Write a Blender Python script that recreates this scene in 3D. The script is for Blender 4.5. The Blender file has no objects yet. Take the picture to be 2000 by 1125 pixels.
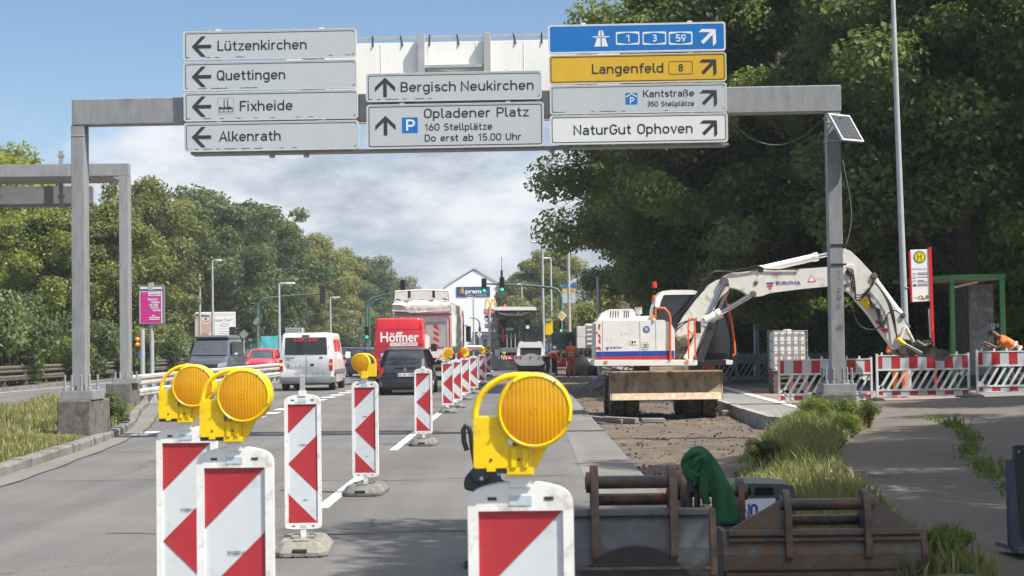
import bpy, bmesh, math, random
import numpy as np
from mathutils import Vector, Matrix
from mathutils.geometry import tessellate_polygon
R = math.radians
rnd = random.Random(11)
S = bpy.context.scene
COL = S.collection

# ---------------------------------------------------------------- camera
F = 3400.0                      # focal length in pixels of a 2000 px wide frame
EYE = Vector((0, 0, 1.57))
PITCH, YAW, ROLL = math.atan(109.5/F), math.atan(25/F), R(-0.75)
CM = (Matrix.Translation(EYE) @ Matrix.Rotation(YAW, 4, 'Z') @ Matrix.Rotation(R(90)+PITCH, 4, 'X') @ Matrix.Rotation(ROLL, 4, 'Z'))
cam = bpy.data.objects.new('camera', bpy.data.cameras.new('camera'))
COL.objects.link(cam)
cam.matrix_world = CM
cam.data.sensor_width = 36
cam.data.lens = F/2000*36
cam.data.clip_start = 0.05
cam.data.clip_end = 6000
cam.data.dof.use_dof = True
cam.data.dof.focus_distance = 34
cam.data.dof.aperture_fstop = 11
S.camera = cam

# ---------------------------------------------------------------- light
SUN_EL, SUN_BACK = R(55.5), R(29)          # elevation; how far the sun stands behind the camera's right hand
sdir = Vector((math.cos(SUN_EL)*math.cos(SUN_BACK), -math.cos(SUN_EL)*math.sin(SUN_BACK), math.sin(SUN_EL)))
sun = bpy.data.objects.new('sun', bpy.data.lights.new('sun', 'SUN'))
COL.objects.link(sun)
sun.data.energy = 5.0
sun.data.angle = R(0.53)
sun.data.color = (1.0, 0.955, 0.88)
sun.rotation_euler = sdir.to_track_quat('Z', 'Y').to_euler()
S.view_settings.view_transform = 'Standard'
S.view_settings.look = 'None'
S.view_settings.gamma = 1
S.view_settings.exposure = 0.6

wd = bpy.data.worlds.new('World'); S.world = wd; wd.use_nodes = True
N, L = wd.node_tree.nodes, wd.node_tree.links
N.clear()
def nd(t, **k):
    n = N.new(t)
    for a, b in k.items(): setattr(n, a, b)
    return n
def wmath(op, a, b=None, c=None):
    n = nd('ShaderNodeMath', operation=op)
    for i, q in enumerate((a, b, c)):
        if q is None: continue
        if isinstance(q, (int, float)): n.inputs[i].default_value = q
        else: L.new(q, n.inputs[i])
    return n.outputs[0]
out = nd('ShaderNodeOutputWorld'); bg = nd('ShaderNodeBackground'); bg.inputs[1].default_value = 0.1
L.new(bg.outputs[0], out.inputs[0])
sky = nd('ShaderNodeTexSky', sky_type='NISHITA'); sky.sun_disc = False
sky.sun_elevation = SUN_EL; sky.sun_rotation = math.atan2(sdir.x, sdir.y)
sky.altitude = 0; sky.air_density = 1.0; sky.dust_density = 0.15; sky.ozone_density = 2.5
tc = nd('ShaderNodeTexCoord'); sep = nd('ShaderNodeSeparateXYZ'); L.new(tc.outputs['Generated'], sep.inputs[0])
zz = wmath('MAXIMUM', sep.outputs[2], 0.0)
cmb = nd('ShaderNodeCombineXYZ')             # cumulus: flattened puffs on the dome
L.new(sep.outputs[0], cmb.inputs[0]); L.new(sep.outputs[1], cmb.inputs[1]); L.new(wmath('MULTIPLY', sep.outputs[2], 2.3), cmb.inputs[2])
def wnoise(scale, det, rough, off=0.0):
    mp = nd('ShaderNodeMapping'); mp.inputs['Location'].default_value = (off, off*0.7, 0)
    L.new(cmb.outputs[0], mp.inputs[0])
    n = nd('ShaderNodeTexNoise'); n.inputs['Scale'].default_value = scale; n.inputs['Detail'].default_value = det; n.inputs['Roughness'].default_value = rough
    L.new(mp.outputs[0], n.inputs['Vector']); return n.outputs[0]
n1 = wnoise(5.2, 9, 0.56, 2.2); n2 = wnoise(8.5, 8, 0.6, 5.1)
# more cloud low above the horizon, clear blue overhead on the left
low = wmath('MULTIPLY', wmath('SUBTRACT', 0.125, zz), 4.2)
low = wmath('MINIMUM', wmath('MAXIMUM', low, -0.22), 0.5)
side = wmath('MULTIPLY', wmath('ADD', sep.outputs[0], 0.05), 0.5)
over = wmath('MULTIPLY', wmath('MINIMUM', wmath('MAXIMUM', wmath('SUBTRACT', zz, 0.24), 0.0), 0.2), 1.6)  # extra cloud cover high above the view, added for fill light
d = wmath('ADD', wmath('ADD', wmath('ADD', wmath('SUBTRACT', n1, 0.47), low), side), over)
fac = nd('ShaderNodeMapRange', interpolation_type='SMOOTHSTEP'); L.new(d, fac.inputs[0])
fac.inputs[1].default_value = -0.03; fac.inputs[2].default_value = 0.16
cr = nd('ShaderNodeValToRGB'); L.new(n2, cr.inputs[0])
cr.color_ramp.elements[0].position = 0.41; cr.color_ramp.elements[0].color = (2.85, 3.3, 3.9, 1)
cr.color_ramp.elements[1].position = 0.58; cr.color_ramp.elements[1].color = (6.0, 6.15, 6.4, 1)
mx = nd('ShaderNodeMix', data_type='RGBA')
tint = nd('ShaderNodeMix', data_type='RGBA', blend_type='MULTIPLY'); tint.inputs[0].default_value = 1
L.new(sky.outputs[0], tint.inputs[6]); tint.inputs[7].default_value = (0.72, 0.76, 0.82, 1)
fl = wmath('MULTIPLY', fac.outputs[0], 0.93)
hi = nd('ShaderNodeMapRange'); L.new(zz, hi.inputs[0]); hi.inputs[1].default_value = 0.22; hi.inputs[2].default_value = 0.5; hi.inputs[3].default_value = 1.0; hi.inputs[4].default_value = 1.9
cb = nd('ShaderNodeVectorMath', operation='SCALE'); L.new(cr.outputs[0], cb.inputs[0]); L.new(hi.outputs[0], cb.inputs['Scale'])   # overhead cloud out of view, brightened to add fill light
L.new(fl, mx.inputs[0]); L.new(tint.outputs[2], mx.inputs[6]); L.new(cb.outputs[0], mx.inputs[7])
L.new(mx.outputs[2], bg.inputs[0])

# ---------------------------------------------------------------- pixel rays
C3 = CM.to_3x3()
def ray(px, py): return C3 @ Vector(((px-1000)/F, -(py-562.5)/F, -1.0))
def at(px, py, Y):
    q = ray(px, py); return EYE + q*(Y/q.y)
def proj(p):
    q = CM.inverted() @ Vector(p); return 1000-q.x/q.z*F, 562.5+q.y/q.z*F
class Q:
    """pixel to local x, z on the plane y = Y; a zero stands for the pixel of the origin"""
    def __init__(s, c, Y, ref=None, z0=0.0): s.c, s.Y, s.z0 = c, Y, z0; s.ref = ref or proj((c.x, Y, c.z))
    def __call__(s, px, py, Y=None):
        q = at(px or s.ref[0], py or s.ref[1], Y or s.Y); return q.x-s.c.x, q.z-s.z0
def gnd(px, py, z=0.0):
    q = ray(px, py); return EYE + q*((z-EYE.z)/q.z)

# ---------------------------------------------------------------- materials
def lin(c):
    return tuple((x/255/12.92 if x/255 <= 0.04045 else ((x/255+0.055)/1.055)**2.4) for x in c)
def M(name, col, rough=0.6, metal=0.0, var=0.16, scale=6.0, bump=0.0, bscale=70.0, coat=0.0, dirt=None, damt=0.5, dscale=3.0, spec=0.5, emit=0.0, streak=None):
    m = bpy.data.materials.new(name); m.use_nodes = True
    n, l = m.node_tree.nodes, m.node_tree.links
    b = n['Principled BSDF']
    t = n.new('ShaderNodeTexCoord'); src = t.outputs['Object']
    if streak:
        mp = n.new('ShaderNodeMapping'); mp.inputs['Scale'].default_value = streak; l.new(src, mp.inputs[0]); sv = mp.outputs[0]
    else: sv = src
    z = n.new('ShaderNodeTexNoise'); z.inputs['Scale'].default_value = scale; z.inputs['Detail'].default_value = 6; z.inputs['Roughness'].default_value = 0.62
    l.new(sv, z.inputs['Vector'])
    rp = n.new('ShaderNodeValToRGB'); l.new(z.outputs[0], rp.inputs[0])
    rp.color_ramp.elements[0].position = 0.3; rp.color_ramp.elements[1].position = 0.7
    rp.color_ramp.elements[0].color = tuple(c*(1-var) for c in col)+(1,)
    rp.color_ramp.elements[1].color = tuple(min(1, c*(1+var)) for c in col)+(1,)
    cs = rp.outputs[0]
    if dirt:
        dz = n.new('ShaderNodeTexNoise'); dz.inputs['Scale'].default_value = dscale; dz.inputs['Detail'].default_value = 9; dz.inputs['Roughness'].default_value = 0.7
        l.new(sv, dz.inputs['Vector'])
        dm = n.new('ShaderNodeMapRange'); dm.inputs[1].default_value = 0.62-damt*0.3; dm.inputs[2].default_value = 0.74-damt*0.2
        l.new(dz.outputs[0], dm.inputs[0])
        mxx = n.new('ShaderNodeMix'); mxx.data_type = 'RGBA'; l.new(dm.outputs[0], mxx.inputs[0]); l.new(cs, mxx.inputs[6]); mxx.inputs[7].default_value = tuple(dirt)+(1,)
        cs = mxx.outputs[2]
    l.new(cs, b.inputs['Base Color'])
    rm = n.new('ShaderNodeMapRange'); l.new(z.outputs[0], rm.inputs[0]); rm.inputs[3].default_value = max(0.02, rough-0.1); rm.inputs[4].default_value = min(1, rough+0.1)
    l.new(rm.outputs[0], b.inputs['Roughness'])
    b.inputs['Metallic'].default_value = metal; b.inputs['Specular IOR Level'].default_value = spec
    b.inputs['Coat Weight'].default_value = coat; b.inputs['Coat Roughness'].default_value = 0.06
    if emit:
        l.new(cs, b.inputs['Emission Color']); b.inputs['Emission Strength'].default_value = emit
    if bump:
        f = n.new('ShaderNodeTexNoise'); f.inputs['Scale'].default_value = bscale; f.inputs['Detail'].default_value = 4
        l.new(src, f.inputs['Vector'])
        bn = n.new('ShaderNodeBump'); bn.inputs['Strength'].default_value = bump; bn.inputs['Distance'].default_value = 0.02
        l.new(f.outputs[0], bn.inputs['Height']); l.new(bn.outputs[0], b.inputs['Normal'])
    return m

galv = M('galvanised_steel', (0.30, 0.30, 0.305), 0.55, 0.25, 0.16, 9, 0.03, 40, dirt=(0.2, 0.2, 0.2), damt=0.25, dscale=2.2, streak=(1, 1, 0.25))
galv_light = M('pale_steel', (0.42, 0.42, 0.42), 0.5, 0.2, 0.1, 6)
pole_grey = M('pole_grey', (0.42, 0.44, 0.45), 0.5, 0.2, 0.1, 4)
concrete = M('weathered_concrete', (0.15, 0.138, 0.122), 0.9, 0, 0.3, 14, 0.6, 90, dirt=(0.075, 0.07, 0.058), damt=0.5, dscale=5)
kerb_m = M('kerb_stone', (0.2, 0.19, 0.175), 0.9, 0, 0.25, 5, 0.4, 80, dirt=(0.11, 0.105, 0.09), damt=0.5, dscale=2)
kerb_new = M('new_kerb_stone', (0.34, 0.325, 0.295), 0.9, 0, 0.2, 5, 0.4, 80, dirt=(0.2, 0.17, 0.13), damt=0.5, dscale=3)
sign_grey = M('sheeting_grey', (0.50, 0.53, 0.545), 0.4, 0, 0.035, 3)
sign_white = M('sheeting_white', (0.74, 0.75, 0.73), 0.4, 0, 0.035, 3)
sign_rim = M('sign_rim', (0.66, 0.66, 0.63), 0.5, 0.1, 0.1, 14, dirt=(0.36, 0.34, 0.3), damt=0.2, dscale=8)
sign_black = M('sign_black', (0.032, 0.034, 0.037), 0.5, 0, 0.2, 8)
sign_blue = M('sign_blue', (0.006, 0.16, 0.5), 0.4, 0, 0.06, 3)
sign_yellow = M('sign_yellow', (0.68, 0.41, 0.025), 0.4, 0, 0.07, 3)
white_tarp = M('white_panel', (0.84, 0.83, 0.79), 0.6, 0, 0.06, 2.5, streak=(1, 1, 0.2))
plastic_white = M('white_plastic', (0.80, 0.79, 0.76), 0.4, 0, 0.08, 9, dirt=(0.45, 0.4, 0.32), damt=0.26, dscale=14)
beacon_red = M('reflective_red', (0.43, 0.03, 0.04), 0.38, 0, 0.14, 6, dirt=(0.34, 0.07, 0.07), damt=0.2, dscale=9)
beacon_white = M('reflective_white', (0.62, 0.65, 0.66), 0.38, 0, 0.07, 6, dirt=(0.5, 0.5, 0.48), damt=0.2, dscale=8)
lamp_yellow = M('lamp_yellow', (0.9, 0.6, 0.0), 0.35, 0, 0.05, 9, coat=0.2, dirt=(0.62, 0.38, 0.03), damt=0.25, dscale=16)
rubber = M('recycled_rubber', (0.12, 0.12, 0.115), 0.85, 0, 0.3, 12, 0.4, 60, dirt=(0.24, 0.22, 0.19), damt=0.55, dscale=5)
rubber_pale = M('dusty_rubber', (0.23, 0.215, 0.185), 0.9, 0, 0.25, 12, 0.4, 60)
black_pl = M('black_plastic', (0.02, 0.02, 0.022), 0.5, 0, 0.3, 8)
tyre_m = M('tyre', (0.022, 0.022, 0.023), 0.85, 0, 0.35, 12, dirt=(0.11, 0.095, 0.075), damt=0.25, dscale=6)
tyre_mud = M('muddy_tyre', (0.05, 0.045, 0.04), 0.9, 0, 0.35, 12, 0.5, 30, dirt=(0.17, 0.14, 0.105), damt=0.6, dscale=7)
steel_dark = M('dark_steel', (0.06, 0.06, 0.065), 0.5, 0.4, 0.3, 6)
chrome = M('rod_chrome', (0.62, 0.62, 0.63), 0.14, 1.0, 0.04, 6)
rust = M('rusty_steel', (0.115, 0.122, 0.13), 0.7, 0.2, 0.3, 7, 0.25, 70, dirt=(0.15, 0.085, 0.05), damt=0.34, dscale=11)
rust_more = M('heavily_rusted_steel', (0.14, 0.132, 0.12), 0.8, 0.1, 0.4, 8, 0.4, 60, dirt=(0.2, 0.11, 0.06), damt=0.72, dscale=10)
rust_edge = M('rusty_edge', (0.16, 0.1, 0.07), 0.8, 0.1, 0.4, 10, 0.3, 60, dirt=(0.085, 0.075, 0.07), damt=0.5, dscale=6)
pin_m = M('greasy_pin', (0.055, 0.048, 0.043), 0.5, 0.4, 0.3, 5, dirt=(0.2, 0.08, 0.03), damt=0.5, dscale=5)
mach_white = M('machine_white', (0.78, 0.76, 0.72), 0.4, 0, 0.05, 4, coat=0.15, dirt=(0.5, 0.45, 0.37), damt=0.16, dscale=3)
boom_white = M('boom_white', (0.72, 0.69, 0.63), 0.45, 0, 0.08, 5, dirt=(0.38, 0.32, 0.25), damt=0.3, dscale=4)
orange_p = M('safety_orange', (0.86, 0.13, 0.02), 0.4, 0, 0.1, 5)
stripe_blue = M('stripe_blue', (0.02, 0.065, 0.32), 0.4, 0, 0.1, 6)
stripe_red = M('stripe_red', (0.58, 0.025, 0.03), 0.4, 0, 0.1, 6)
mud_steel = M('muddy_blade', (0.33, 0.25, 0.165), 0.85, 0, 0.3, 4, 0.4, 50, dirt=(0.12, 0.09, 0.065), damt=0.5, dscale=3, streak=(1.6, 1.6, 0.5))
glass_dark = M('tinted_glass', (0.014, 0.017, 0.019), 0.06, 0, 0.3, 2, spec=0.8, coat=0.4)
glass_mid = M('windscreen_glass', (0.035, 0.042, 0.048), 0.05, 0, 0.4, 1.5, spec=0.8, coat=0.5)
chrome_trim = M('bright_trim', (0.55, 0.56, 0.58), 0.2, 0.9, 0.05, 5)
plate_m = M('number_plate', (0.72, 0.73, 0.71), 0.4, 0, 0.05, 9)
tail_red = M('tail_lamp_red', (0.42, 0.012, 0.014), 0.2, 0, 0.2, 14, coat=0.5)
brake_on = M('brake_light_lit', (0.95, 0.06, 0.04), 0.3, 0, 0.2, 14, emit=1.6)
indicator = M('indicator_amber', (0.85, 0.3, 0.03), 0.2, 0, 0.2, 10, coat=0.4)
indicator_on = M('indicator_lit', (1.0, 0.45, 0.08), 0.3, 0, 0.1, 14, emit=1.5)
headlight_m = M('headlight', (0.7, 0.72, 0.74), 0.1, 0.5, 0.3, 20, coat=0.6)
mast_green = M('mast_green', (0.07, 0.13, 0.105), 0.5, 0, 0.15, 5)
shelter_green = M('shelter_green', (0.07, 0.27, 0.09), 0.45, 0, 0.12, 5)
sign_red = M('sign_red', (0.66, 0.02, 0.03), 0.4, 0, 0.08, 5)
text_red = M('lettering_red', (0.62, 0.03, 0.05), 0.5, 0, 0.1, 6)
text_white = M('lettering_white', (0.8, 0.8, 0.8), 0.5, 0, 0.04, 6)
text_blue = M('lettering_blue', (0.05, 0.08, 0.3), 0.5, 0, 0.1, 6)
green_sling = M('green_webbing', (0.016, 0.12, 0.045), 0.8, 0, 0.35, 16, 0.4, 120, dirt=(0.03, 0.1, 0.04), damt=0.4, dscale=9)
cable_m = M('cable_sheath', (0.2, 0.19, 0.175), 0.6, 0, 0.2, 5)
hose_m = M('hydraulic_hose', (0.02, 0.02, 0.021), 0.55, 0, 0.3, 9)
skin_m = M('skin_light', (0.5, 0.28, 0.19), 0.55, 0, 0.1, 12)
skin_d = M('skin_dark', (0.13, 0.07, 0.045), 0.55, 0, 0.12, 12)
hivis = M('hivis_orange', (0.95, 0.20, 0.045), 0.75, 0, 0.14, 9)
hivis_y = M('hivis_yellow', (0.7, 0.75, 0.1), 0.75, 0, 0.14, 9)
reflect = M('reflective_tape', (0.6, 0.61, 0.6), 0.4, 0, 0.08, 9)
cloth_blue = M('cloth_blue', (0.06, 0.13, 0.38), 0.85, 0, 0.2, 9)
cloth_dark = M('cloth_dark', (0.05, 0.05, 0.05), 0.9, 0, 0.25, 9)
hair_m = M('dark_hair', (0.015, 0.011, 0.008), 0.7, 0, 0.3, 30)
wood_rail = M('weathered_wood', (0.12, 0.095, 0.075), 0.85, 0, 0.35, 6, 0.3, 40, streak=(0.3, 0.3, 3))
rail_white = M('guardrail_paint', (0.5, 0.485, 0.44), 0.6, 0, 0.14, 4, dirt=(0.32, 0.28, 0.22), damt=0.35, dscale=1.6)
bark = M('bark', (0.11, 0.092, 0.072), 0.95, 0, 0.35, 9, 0.6, 30, streak=(2, 2, 0.4))
marking = M('road_marking_white', (0.62, 0.61, 0.57), 0.8, 0, 0.15, 5, dirt=(0.25, 0.24, 0.22), damt=0.3, dscale=3)

def leafmat(name, c1, c2, tr):
    m = bpy.data.materials.new(name); m.use_nodes = True
    n, l = m.node_tree.nodes, m.node_tree.links
    b = n['Principled BSDF']; o = n['Material Output']
    t = n.new('ShaderNodeTexCoord'); oi = n.new('ShaderNodeObjectInfo')
    z = n.new('ShaderNodeTexNoise'); z.inputs['Scale'].default_value = 0.9; z.inputs['Detail'].default_value = 8; z.inputs['Roughness'].default_value = 0.75
    l.new(t.outputs['Object'], z.inputs['Vector'])
    ad = n.new('ShaderNodeMath'); ad.operation = 'MULTIPLY_ADD'; l.new(oi.outputs['Random'], ad.inputs[0]); ad.inputs[1].default_value = 0.34; l.new(z.outputs[0], ad.inputs[2])
    rp = n.new('ShaderNodeValToRGB'); l.new(ad.outputs[0], rp.inputs[0])
    rp.color_ramp.elements[0].position = 0.42; rp.color_ramp.elements[1].position = 0.86
    rp.color_ramp.elements[0].color = c1+(1,); rp.color_ramp.elements[1].color = c2+(1,)
    l.new(rp.outputs[0], b.inputs['Base Color']); b.inputs['Roughness'].default_value = 0.5; b.inputs['Specular IOR Level'].default_value = 0.35
    tl = n.new('ShaderNodeBsdfTranslucent')
    mm = n.new('ShaderNodeMix'); mm.data_type = 'RGBA'; mm.blend_type = 'MULTIPLY'; mm.inputs[0].default_value = 1; l.new(rp.outputs[0], mm.inputs[6]); mm.inputs[7].default_value = (1.7, 1.6, 0.7, 1)
    l.new(mm.outputs[2], tl.inputs[0])
    ms = n.new('ShaderNodeMixShader'); ms.inputs[0].default_value = tr
    l.new(b.outputs[0], ms.inputs[1]); l.new(tl.outputs[0], ms.inputs[2]); l.new(ms.outputs[0], o.inputs[0])
    return m
leaf_maple = leafmat('maple_leaves', (0.066, 0.11, 0.036), (0.2, 0.245, 0.085), 0.42)
leaf_olive = leafmat('olive_leaves', (0.07, 0.1, 0.03), (0.2, 0.205, 0.065), 0.36)
leaf_dark = leafmat('dark_leaves', (0.05, 0.085, 0.034), (0.14, 0.175, 0.065), 0.32)
leaf_bright = leafmat('bright_leaves', (0.085, 0.13, 0.025), (0.23, 0.26, 0.055), 0.38)
grass_green = leafmat('grass_green', (0.075, 0.12, 0.032), (0.2, 0.24, 0.085), 0.35)
grass_dry = leafmat('grass_dry', (0.16, 0.15, 0.06), (0.36, 0.31, 0.16), 0.25)
clear_glass = bpy.data.materials.new('clear_glass'); clear_glass.use_nodes = True
_n, _l = clear_glass.node_tree.nodes, clear_glass.node_tree.links; _b = _n['Principled BSDF']; _b.inputs['Base Color'].default_value = (.05, .06, .06, 1); _b.inputs['Roughness'].default_value = .04
_t = _n.new('ShaderNodeBsdfTransparent'); _t.inputs[0].default_value = (.72, .78, .77, 1); _s = _n.new('ShaderNodeMixShader'); _s.inputs[0].default_value = .72
_l.new(_b.outputs[0], _s.inputs[1]); _l.new(_t.outputs[0], _s.inputs[2]); _l.new(_s.outputs[0], _n['Material Output'].inputs[0])
flower_w = M('white_blossom', (0.75, 0.74, 0.62), 0.8, 0, 0.1, 9)

# ---------------------------------------------------------------- mesh builder
class MB:
    def __init__(s): s.v, s.f, s.m, s.mi = [], [], [], 0
    def add(s, vs, fs, mi=None):
        o = len(s.v); s.v += [tuple(p) for p in vs]
        for f in fs: s.f.append(tuple(i+o for i in f)); s.m.append(s.mi if mi is None else mi)
        return s
    def box(s, x0, x1, y0, y1, z0, z1, mi=None, rot=None, piv=None):
        vs = [Vector((x, y, z)) for z in (z0, z1) for y in (y0, y1) for x in (x0, x1)]
        if rot:
            c = Vector(piv) if piv else Vector(((x0+x1)/2, (y0+y1)/2, (z0+z1)/2))
            vs = [c + rot @ (p-c) for p in vs]
        return s.add(vs, [(0, 2, 3, 1), (4, 5, 7, 6), (0, 1, 5, 4), (2, 6, 7, 3), (0, 4, 6, 2), (1, 3, 7, 5)], mi)
    def cyl(s, p0, p1, r0, r1=None, n=12, caps=True, mi=None):
        r1 = r0 if r1 is None else r1
        p0, p1 = Vector(p0), Vector(p1); ax = (p1-p0).normalized()
        u = ax.orthogonal().normalized(); w = ax.cross(u)
        vs = []
        for p, r in ((p0, r0), (p1, r1)):
            for i in range(n):
                a = 2*math.pi*i/n; vs.append(p + (u*math.cos(a)+w*math.sin(a))*r)
        fs = [(i, (i+1) % n, n+(i+1) % n, n+i) for i in range(n)]
        if caps: fs += [tuple(range(n))[::-1], tuple(range(n, 2*n))]
        return s.add(vs, fs, mi)
    def tube(s, pts, r, n=8, mi=None):
        pts = [Vector(p) for p in pts]; k = len(pts)
        rs = r if isinstance(r, (list, tuple)) else [r]*k
        vs, u = [], None
        for i, p in enumerate(pts):
            t = (pts[min(i+1, k-1)]-pts[max(i-1, 0)]).normalized()
            u = t.orthogonal().normalized() if u is None else (u-t*u.dot(t)).normalized()
            w = t.cross(u)
            for j in range(n):
                a = 2*math.pi*j/n; vs.append(p+(u*math.cos(a)+w*math.sin(a))*rs[i])
        fs = [(i*n+j, i*n+(j+1) % n, (i+1)*n+(j+1) % n, (i+1)*n+j) for i in range(k-1) for j in range(n)]
        fs += [tuple(range(n))[::-1], tuple(range((k-1)*n, k*n))]
        return s.add(vs, fs, mi)
    def prism(s, poly, c0, c1, axis='y', mi=None):
        def p3(p, c): return {'y': (p[0], c, p[1]), 'x': (c, p[0], p[1]), 'z': (p[0], p[1], c)}[axis]
        n = len(poly)
        vs = [p3(p, c0) for p in poly]+[p3(p, c1) for p in poly]
        tr = tessellate_polygon([[Vector((p[0], p[1], 0)) for p in poly]])
        fs = [t for t in tr]+[tuple(i+n for i in t)[::-1] for t in tr]+[(i, (i+1) % n, n+(i+1) % n, n+i) for i in range(n)]
        return s.add(vs, fs, mi)
    def flat(s, poly, y, mi=None):
        tr = tessellate_polygon([[Vector((p[0], p[1], 0)) for p in poly]])
        return s.add([(p[0], y, p[1]) for p in poly], tr, mi)
    def sheet(s, poly, z, mi=None):
        tr = tessellate_polygon([[Vector((p[0], p[1], 0)) for p in poly]])
        return s.add([(p[0], p[1], z) for p in poly], tr, mi)
    def ring2(s, a, b, y, mi=None):
        n = len(a)
        return s.add([(p[0], y, p[1]) for p in a]+[(p[0], y, p[1]) for p in b], [(i, (i+1) % n, n+(i+1) % n, n+i) for i in range(n)], mi)
    def loft(s, rings, cap=True, mi=None):
        n = len(rings[0]); k = len(rings)
        vs = [p for r in rings for p in r]
        fs = [(i*n+j, i*n+(j+1) % n, (i+1)*n+(j+1) % n, (i+1)*n+j) for i in range(k-1) for j in range(n)]
        if cap: fs += [tuple(range(n))[::-1], tuple(range((k-1)*n, k*n))]
        return s.add(vs, fs, mi)
    def ball(s, c, r, nu=12, nv=8, mi=None):
        r = (r, r, r) if isinstance(r, (int, float)) else r
        rings = []
        for j in range(1, nv):
            a = math.pi*j/nv
            rings.append([(c[0]+r[0]*math.sin(a)*math.cos(2*math.pi*i/nu), c[1]+r[1]*math.sin(a)*math.sin(2*math.pi*i/nu), c[2]-r[2]*math.cos(a)) for i in range(nu)])
        return s.loft(rings, True, mi)
    def xf(s, mat):
        s.v = [tuple(mat @ Vector(p)) for p in s.v]; return s
    def build(s, name, mats, parent=None, smooth=False, bevel=0.0, ang=38, recalc=True, seg=2):
        me = bpy.data.meshes.new(name)
        me.from_pydata(s.v, [], s.f)
        if not isinstance(mats, (list, tuple)): mats = [mats]
        for m in mats: me.materials.append(m)
        me.polygons.foreach_set('material_index', s.m)
        if recalc:
            b = bmesh.new(); b.from_mesh(me); bmesh.ops.recalc_face_normals(b, faces=b.faces); b.to_mesh(me); b.free()
        if smooth:
            me.shade_smooth(); me.set_sharp_from_angle(angle=R(ang))
        me.update()
        o = bpy.data.objects.new(name, me); COL.objects.link(o)
        if parent: o.parent = parent
        if bevel:
            md = o.modifiers.new('bevel', 'BEVEL'); md.width = bevel; md.segments = seg; md.limit_method = 'ANGLE'; md.angle_limit = R(35)
        return o

def thing(name, label, cat, loc=(0, 0, 0), rz=0.0, group=None):
    o = bpy.data.objects.new(name, None); COL.objects.link(o)
    o.location = loc; o.rotation_euler = (0, 0, rz); o.empty_display_size = 0.2
    o['label'] = label; o['category'] = cat
    if group: o['group'] = group
    return o
def tag(o, label=None, cat=None, group=None, kind=None, loc=None):
    if label: o['label'] = label
    if cat: o['category'] = cat
    if group: o['group'] = group
    if kind: o['kind'] = kind
    if loc: o.location = loc
    return o
def dup(root, loc=None, rz=None, label=None, group=None):
    r = root.copy(); COL.objects.link(r)
    if loc is not None: r.location = loc
    if rz is not None: r.rotation_euler = (0, 0, rz)
    if label: r['label'] = label
    if group: r['group'] = group
    for c in root.children:
        k = c.copy(); COL.objects.link(k); k.parent = r
        for g in c.children:
            q = g.copy(); COL.objects.link(q); q.parent = k
    return r
def rr(w, h, r, n=5, cx=0, cy=0):
    out = []
    for sx, sy, a0 in ((1, 1, 0), (-1, 1, 90), (-1, -1, 180), (1, -1, 270)):
        for i in range(n+1):
            a = R(a0+90*i/n); out.append((cx+sx*(w/2-r)+r*math.cos(a), cy+sy*(h/2-r)+r*math.sin(a)))
    return out
def roundpoly(pts, rad, n=4):
    out = []; k = len(pts)
    for i, p in enumerate(pts):
        r = rad[i] if isinstance(rad, (list, tuple)) else rad
        p = Vector(p).to_2d(); a = Vector(pts[i-1]).to_2d(); b = Vector(pts[(i+1) % k]).to_2d()
        da, db = (a-p), (b-p); r_ = min(r, da.length*0.45, db.length*0.45)
        s0, s1 = p+da.normalized()*r_, p+db.normalized()*r_
        for j in range(n+1):
            t = j/n; q = s0*(1-t)**2+p*2*t*(1-t)+s1*t*t; out.append((q.x, q.y))
    return out
def ell(cx, cy, rx, ry, a0=0, a1=360, n=24):
    return [(cx+rx*math.cos(R(a0+(a1-a0)*i/n)), cy+ry*math.sin(R(a0+(a1-a0)*i/n))) for i in range(n+(0 if abs(a1-a0) == 360 else 1))]

# ---------------------------------------------------------------- lettering
def arc(cx, cy, rx, ry, a0, a1, n=9):
    return [(cx+rx*math.cos(R(a0+(a1-a0)*i/n)), cy+ry*math.sin(R(a0+(a1-a0)*i/n))) for i in range(n+1)]
def rs(x0, y0, x1, y1, r):
    p = arc(x1-r, y1-r, r, r, 0, 90, 5)+arc(x0+r, y1-r, r, r, 90, 180, 5)+arc(x0+r, y0+r, r, r, 180, 270, 5)+arc(x1-r, y0+r, r, r, 270, 360, 5)
    return p+p[:2]
_u = [(.5, 5), (.5, 2)]+arc(2.05, 2, 1.55, 1.5, 180, 360)+[(3.6, 2.2)]
_a = [[(.75, 4.0)]+arc(1.95, 3.3, 1.45, 1.2, 140, 0)+[(3.4, 0)], [(3.4, 2.75), (1.75, 2.75)]+arc(1.7, 1.62, 1.15, 1.12, 90, 270)+[(2.0, .5), (3.4, 1.1)]]
_d = lambda x, y: [(x, y-.5), (x, y+.5)]
_3 = arc(2, 4.95, 1.5, 1.55, 150, -90)+arc(2, 2.2, 1.65, 1.7, 90, -150)
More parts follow.
